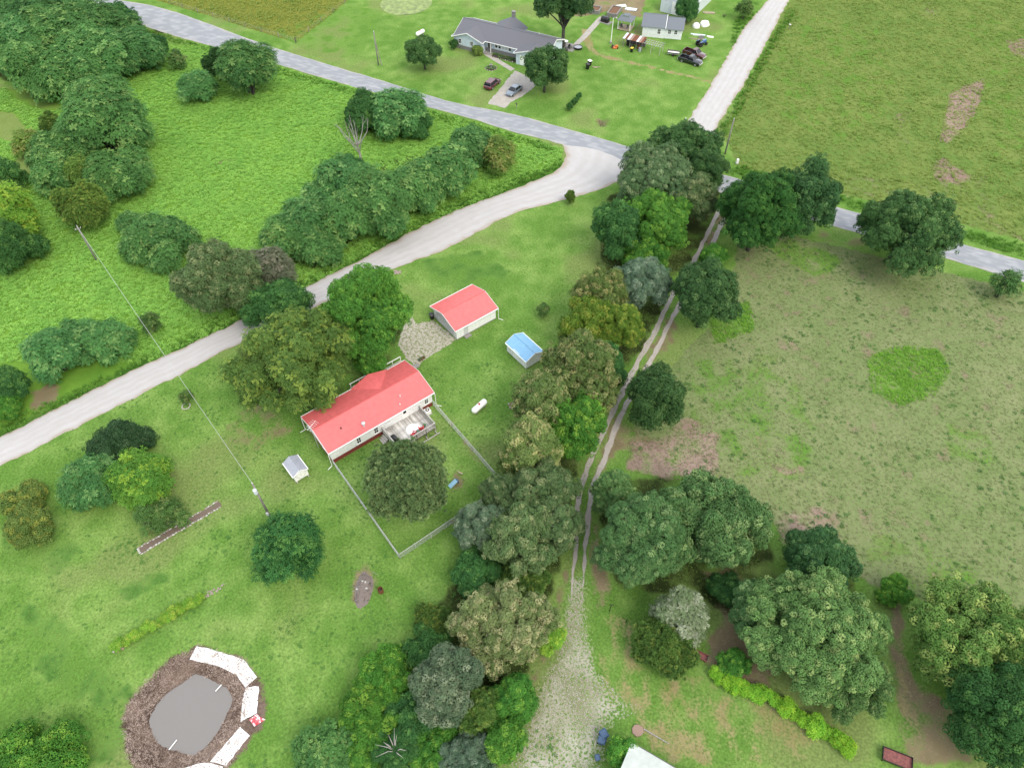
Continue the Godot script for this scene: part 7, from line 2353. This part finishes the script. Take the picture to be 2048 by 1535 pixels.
func make_tree(spec: Array, index: int, called: String, category: String) -> Node3D:
	var kd: Array = KINDS[spec[6]]
	var rng := RandomNumberGenerator.new()
	rng.seed = 9000 + index * 131
	var rad := Vector3(spec[2], spec[4], spec[3])
	var hc: float = spec[5]
	var root := thing(called, spec[8], category, Vector3(spec[0], 0, spec[1]), 0.0, spec[9])
	var shade := rng.randf_range(0.86, 1.16) * (1.5 if kd[0] == "needle" else 1.0)
	var warm := rng.randf_range(-0.07, 0.06)
	var tone := Color(shade * (1.0 + warm), shade, shade * (1.0 - warm))
	var mean := pow(rad.x * rad.y * rad.z, 1.0 / 3.0)
	# lobes
	var lobes := []
	var nl: int = kd[6]
	if spec[2] < 1.3:
		nl = mini(nl, 8)
		kd = kd.duplicate()
		kd[8] = 0.42
		kd[7] = 0.62
	for i in nl:
		var y := 1.0 - 1.45 * (i + 0.5) / nl
		var a := i * 2.39996 + rng.randf_range(-0.5, 0.5)
		var h := sqrt(maxf(0.0, 1.0 - y * y))
		var d := Vector3(cos(a) * h, y, sin(a) * h)
		var r: float = mean * float(kd[8]) * rng.randf_range(0.68, 1.25)
		var c := d * rad * float(kd[7]) * rng.randf_range(0.7, 1.16)
		c.y = maxf(c.y + hc, r * 0.55)
		lobes.append([c, r, rng.randf()])
	lobes.append([Vector3(0, hc, 0), minf(mean * 0.56, hc), rng.randf()])
	var size := clampf(mean * float(kd[5]) * (0.8 if kd[0] == "dome" else 1.0), 0.16, 0.42 if kd[0] == "dome" else (0.36 if kd[0] == "needle" else 0.58))
	var gap := size * ((1.5 if spec[7] == "t" else 1.3) if kd[0] == "dome" else 1.12) / sqrt(float(kd[9]))
	var where := []
	var ink := []
	var ca := DL(kd[1][0], kd[1][1], kd[1][2]) * LEAF
	var cb := DL(kd[2][0], kd[2][1], kd[2][2]) * LEAF
	var cc := DL(kd[3][0], kd[3][1], kd[3][2]) * LEAF
	for li in lobes.size():
		var c: Vector3 = lobes[li][0]
		var r: float = lobes[li][1]
		var m := int(4.0 * PI * r * r / (gap * gap))
		var spin := rng.randf() * TAU
		for i0 in m + m * 3 / 4:
			var inner := i0 >= m
			var i := i0 if not inner else (i0 - m) * 4 / 3
			var y := 1.0 - 2.0 * (i + 0.5) / m
			if y < -0.6:
				continue
			var a := i * 2.39996 + spin
			var h := sqrt(1.0 - y * y)
			var d := Vector3(cos(a) * h, y, sin(a) * h)
			d = (d + Vector3(rng.randf_range(-0.12, 0.12), rng.randf_range(-0.12, 0.12), rng.randf_range(-0.12, 0.12))).normalized()
			var p := c + d * r * ((rng.randf_range(1.15, 1.38) if rng.randf() < 0.07 else rng.randf_range(0.76, 1.14)) if not inner else rng.randf_range(0.5, 0.72))
			if p.y < size * 0.3:
				continue
			var inside := false
			for lj in lobes.size():
				if lj != li and p.distance_squared_to(lobes[lj][0]) < pow(lobes[lj][1] * 0.86, 2):
					inside = true
					break
			if inside and rng.randf() > 0.06:
				continue
			var up := (d * 0.75 + Vector3.UP * 0.6 + Vector3(rng.randf_range(-0.3, 0.3), 0, rng.randf_range(-0.3, 0.3))).normalized()
			var side := up.cross(Vector3(cos(a * 3.1), 0.2, sin(a * 3.1))).normalized()
			var s := size * rng.randf_range(0.75, 1.3)
			var bs := Basis(side, up, side.cross(up)).scaled_local(Vector3(s, s * rng.randf_range(0.8, 1.15), s))
			where.append(Transform3D(bs, p - up * s * 0.5))
			var t := clampf(float(lobes[li][2]) * 0.6 + rng.randf() * 0.5 - 0.05, 0, 1)
			var col := ca.lerp(cb, t)
			if rng.randf() < float(kd[4]):
				col = col.lerp(cc, rng.randf_range(0.5, 1.0))
			ink.append(col * tone * rng.randf_range(0.86, 1.14))
	var mm := MultiMesh.new()
	mm.transform_format = MultiMesh.TRANSFORM_3D
	mm.use_colors = true
	mm.mesh = tuft_mesh(kd[0], index % 4)
	mm.instance_count = where.size()
	for i in where.size():
		mm.set_instance_transform(i, where[i])
		mm.set_instance_color(i, ink[i])
	# trunk and limbs
	var b := MB.new()
	var thick := clampf(0.05 * rad.x, 0.04, 0.4)
	var top := Vector3(rng.randf_range(-0.1, 0.1) * rad.x, hc, rng.randf_range(-0.1, 0.1) * rad.z)
	var mids := [Vector3.ZERO, Vector3(top.x * 0.3, hc * 0.35, top.z * 0.1), Vector3(top.x * 0.5, hc * 0.7, top.z * 0.6), top]
	if spec[7] == "t":
		b.tube(mids, [thick * 1.3, thick, thick * 0.8, thick * 0.5], 7)
		for i in range(0, lobes.size() - 1, 2):
			var e: Vector3 = lobes[i][0]
			var st: Vector3 = mids[1].lerp(mids[2], rng.randf())
			b.tube([st, st.lerp(e, 0.5) + Vector3(0, 0.06 * rad.y, 0), e.lerp(lobes[i][0] + Vector3.UP * 0.2, 0.5)], [thick * 0.55, thick * 0.36, thick * 0.12], 5)
	else:
		for i in range(0, lobes.size() - 1, 2):
			var e: Vector3 = lobes[i][0]
			b.tube([Vector3(rng.randf_range(-0.15, 0.15) * rad.x, -0.02, rng.randf_range(-0.15, 0.15) * rad.z), e * Vector3(0.4, 0.5, 0.4), e], [thick * 0.7, thick * 0.5, thick * 0.2], 5)
	if spec[6] in ["grey", "wisp"]:
		for i in 26:
			var d := Vector3(rng.randf_range(-1, 1), rng.randf_range(0.1, 1.0), rng.randf_range(-1, 1)).normalized()
			var e := Vector3(0, hc, 0) + d * rad * rng.randf_range(0.85, 1.1)
			b.tube([Vector3(0, hc * 0.5, 0), Vector3(0, hc * 0.6, 0).lerp(e, 0.5), e], [thick * 0.3, thick * 0.2, 0.008], 4)
	b.smooth()
	part(root, "trunk" if spec[7] == "t" else "stems", b.mesh(), M["dead_wood"] if spec[6] == "grey" else M["bark"])
	var o := MultiMeshInstance3D.new()
	o.name = "crown"
	o.multimesh = mm
	o.material_override = M["leaf"]
	o.set_meta("kind", "stuff")
	root.add_child(o)
	return root

func build_trees() -> void:
	for i in TREES.size():
		var s: Array = TREES[i]
		var called := "tree"
		var category := "tree"
		if s[6] in ["jun", "cedar", "ced2"]:
			called = "juniper_tree"
		elif s[6] in ["oak", "oakg", "tan", "tan2", "yelo", "yelg"]:
			called = "oak_tree"
		elif s[6] in ["weed", "flower"]:
			called = "leafy_plant"
			category = "plant"
		elif s[7] == "b":
			called = "bush"
			category = "bush"
		make_tree(s, i, called, category)

# ------------------------------------------------------------------ grass and weeds
func blade_tuft(seed_: int, count: int, spread: float, tall: float, wide: float, broad: bool) -> ArrayMesh:
	var rng := RandomNumberGenerator.new()
	rng.seed = seed_
	var b := MB.new()
	for i in count:
		var a := rng.randf() * TAU
		var out := Vector3(cos(a), 0, sin(a))
		var at := out * rng.randf() * spread * 0.5
		var k := rng.randf_range(0.8, 1.2)
		b.ink = Color(k, k, k)
		var along := (out * rng.randf_range(0.3, 1.2) + Vector3.UP).normalized()
		var up := (Vector3.UP - along * along.y + Vector3(0, 0.01, 0)).normalized() if not broad else (Vector3.UP + out * 0.4).normalized()
		leaf_face(b, at + (Vector3.UP * tall * rng.randf() * 0.6 if broad else Vector3.ZERO), along if not broad else (out + Vector3.UP * rng.randf_range(-0.1, 0.5)).normalized(), up, tall * rng.randf_range(0.7, 1.2) if not broad else spread * rng.randf_range(0.4, 0.8), wide)
	return b.mesh(true)

func scatter(called: String, label: String, mesh: ArrayMesh, box: Array, count: int, keep: Callable, ca: Color, cb: Color, lo: float, hi: float, seed_: int) -> void:
	var rng := RandomNumberGenerator.new()
	rng.seed = seed_
	var fn := FastNoiseLite.new()
	fn.seed = seed_
	fn.frequency = 0.12
	var where := []
	var ink := []
	for i in count:
		var x := rng.randf_range(box[0], box[2])
		var z := rng.randf_range(box[1], box[3])
		var n := fn.get_noise_2d(x, z) * 0.5 + 0.5
		if not keep.call(x, z, n, rng.randf()):
			continue
		var s := rng.randf_range(lo, hi) * (0.75 + n * 0.5)
		where.append(Transform3D(Basis(Vector3.UP, rng.randf() * TAU).scaled(Vector3(s, s * rng.randf_range(0.7, 1.2), s)), Vector3(x, height(x, z) - 0.01, z)))
		ink.append(ca.lerp(cb, clampf(n * 0.8 + rng.randf_range(-0.2, 0.4), 0, 1)) * rng.randf_range(0.85, 1.15))
	var mm := MultiMesh.new()
	mm.transform_format = MultiMesh.TRANSFORM_3D
	mm.use_colors = true
	mm.mesh = mesh
	mm.instance_count = where.size()
	for i in where.size():
		mm.set_instance_transform(i, where[i])
		mm.set_instance_color(i, ink[i])
	var o := MultiMeshInstance3D.new()
	o.name = numbered(called)
	o.multimesh = mm
	o.material_override = M["blade"]
	o.set_meta("kind", "stuff")
	o.set_meta("label", label)
	o.set_meta("category", "grass")
	add_child(o)

var road_polys := []

func on_road(x: float, z: float) -> bool:
	if road_polys.is_empty():
		for q in [["asphalt_n", "asphalt_s"], ["south_n", "south_s"], ["north_w", "north_e"]]:
			var p := resample(line(q[0]), 40)
			var r := resample(line(q[1]), 40)
			r.reverse()
			road_polys.append(PackedVector2Array(p + r))
		for k in ["pad", "drive", "walk", "walk2"]:
			road_polys.append(PackedVector2Array(line(k)))
	for poly in road_polys:
		if Geometry2D.is_point_in_polygon(Vector2(x, z), poly):
			return true
	return false

func in_building(x: float, z: float) -> bool:
	for f in footprints:
		var d: Vector3 = Vector3(x, 0, z) - f[0]
		var lx := d.x * cos(f[1]) - d.z * sin(f[1])
		var lz := d.x * sin(f[1]) + d.z * cos(f[1])
		if lx > f[2] - 0.2 and lx < f[3] + 0.2 and lz > f[4] - 0.2 and lz < f[5] + 0.2:
			return true
	return false

var footprints := []      # place, turn, x from, x to, z from, z to

func build_growth() -> void:
	var weed := blade_tuft(1, 12, 0.42, 0.34, 0.13, true)
	var grass := blade_tuft(2, 10, 0.16, 0.16, 0.03, false)
	var tall := blade_tuft(3, 14, 0.26, 0.5, 0.06, false)
	var meadow := LAYER_NAMES.find("meadow")
	var verge := LAYER_NAMES.find("verge")
	var twigs := blade_tuft(4, 9, 0.5, 0.3, 0.05, true)
	var dry := LAYER_NAMES.find("dry")
	var path := LAYER_NAMES.find("path")
	var litter := LAYER_NAMES.find("litter")
	var hay := LAYER_NAMES.find("hay_tr")
	var hay2 := LAYER_NAMES.find("hay_tl")
	var bright := LAYER_NAMES.find("bright")
	var mud := LAYER_NAMES.find("mud")
	scatter("meadow_weeds", "bright green knee-high weeds filling the meadow between the roads", weed, [-135, -185, 18, -70], 150000,
		func(x, z, n, r): return layer_at(meadow, x, z) > 0 and layer_at(path, x, z) == 0 and layer_at(litter, x, z) < 130 and r < 0.35 + n * 0.9 and not on_road(x, z), DL(164, 212, 104) * 1.6, DL(122, 178, 80) * 1.6, 0.7, 1.3, 101)
	scatter("verge_weeds", "tall rank weeds along the road verges", tall, [-140, -190, 140, -55], 130000,
		func(x, z, n, r): return layer_at(verge, x, z) > 0 and not on_road(x, z), DL(118, 166, 70) * 1.7, DL(84, 130, 56) * 1.7, 0.7, 1.4, 102)
	scatter("pasture_weeds", "scattered dark weeds dotting the dry pasture", weed, [10, -125, 95, -30], 10000,
		func(x, z, n, r): return layer_at(dry, x, z) > 0 and r < pow(n, 3.0) * 1.3 and not on_road(x, z), DL(116, 160, 82) * 1.3, DL(82, 126, 70) * 1.3, 0.4, 1.0, 103)
	scatter("pasture_grass", "short thin grass of the dry pasture", grass, [10, -125, 95, -25], 60000,
		func(x, z, n, r): return layer_at(dry, x, z) > 0 and not on_road(x, z), DL(172, 180, 132) * 1.5, DL(142, 166, 106) * 1.5, 0.7, 1.6, 104)
	scatter("fresh_weeds", "fresh green weed patch in the middle of the dry pasture", weed, [30, -85, 75, -45], 16000,
		func(x, z, n, r): return layer_at(bright, x, z) > 180 and r < 0.2 + n and not on_road(x, z), DL(146, 196, 78) * 1.3, DL(112, 168, 62) * 1.3, 0.5, 1.0, 105)
	scatter("hay_grass", "standing hay grass of the fields beyond the roads", tall, [-120, -230, 150, -95], 150000,
		func(x, z, n, r): return (layer_at(hay, x, z) > 0 or layer_at(hay2, x, z) > 0) and r < 0.5 + n * 0.5 and not on_road(x, z), DL(172, 182, 108) * 1.7, DL(130, 162, 84) * 1.7, 0.5, 0.95, 106)
	scatter("lawn_grass", "mown lawn grass round the red-roofed home", grass, [-70, -100, 30, -10], 110000,
		func(x, z, n, r): return layer_at(meadow, x, z) == 0 and layer_at(mud, x, z) == 0 and layer_at(litter, x, z) < 130 and r < 0.35 + n * 0.6 and not on_road(x, z) and not in_building(x, z), DL(168, 202, 112) * 1.6, DL(134, 176, 86) * 1.6, 0.5, 1.0, 107)
	scatter("bank_litter", "dead stalks and leaf litter covering the bare pond bank", twigs, [-62, -34, -28, -12], 16000,
		func(x, z, n, r): return layer_at(mud, x, z) > 0 and height(x, z) > -0.54, DL(220, 200, 192) * 1.7, DL(140, 118, 104) * 1.4, 0.3, 0.8, 108)
	scatter("lawn_clover", "darker clover clumps growing through the lawn", weed, [-75, -70, 5, -10], 26000,
		func(x, z, n, r): return layer_at(meadow, x, z) == 0 and layer_at(mud, x, z) == 0 and r < pow(n, 4.0) * 1.3 and not on_road(x, z) and not in_building(x, z), DL(124, 170, 88) * 1.3, DL(98, 150, 76) * 1.3, 0.3, 0.6, 109)
	var pebble := MB.new()
	pebble.lathe([Vector2(0.04, 0.0), Vector2(0.05, 0.02), Vector2(0.02, 0.05)], 5)
	var gravel := LAYER_NAMES.find("gravel")
	scatter("loose_gravel", "pale loose gravel strewn over the farm track and turnaround", pebble.mesh(true), [-2, -62, 14, -10], 50000,
		func(x, z, n, r): return layer_at(gravel, x, z) * (0.25 + n * 0.9) > r * 190.0 + 20.0, DL(248, 246, 240) * 1.3, DL(210, 202, 190) * 1.2, 0.45, 1.2, 110)
	var straw := LAYER_NAMES.find("straw")
	scatter("leaf_litter", "dry leaves and twigs lying under the trees and along the track", twigs, [-15, -115, 85, -10], 120000,
		func(x, z, n, r): return layer_at(litter, x, z) * (0.3 + n) > 90.0 + r * 70.0 and not on_road(x, z) and not in_building(x, z), DL(214, 196, 168) * 1.6, DL(150, 134, 104) * 1.5, 0.15, 0.5, 111)
	scatter("dead_straw", "pinkish dead straw lying in patches on the pasture", grass, [10, -235, 150, -25], 260000,
		func(x, z, n, r): return layer_at(straw, x, z) * (0.2 + n) > 62.0 + r * 60.0 and not on_road(x, z), DL(226, 204, 192) * 1.3, DL(184, 162, 146) * 1.3, 0.6, 1.5, 112)
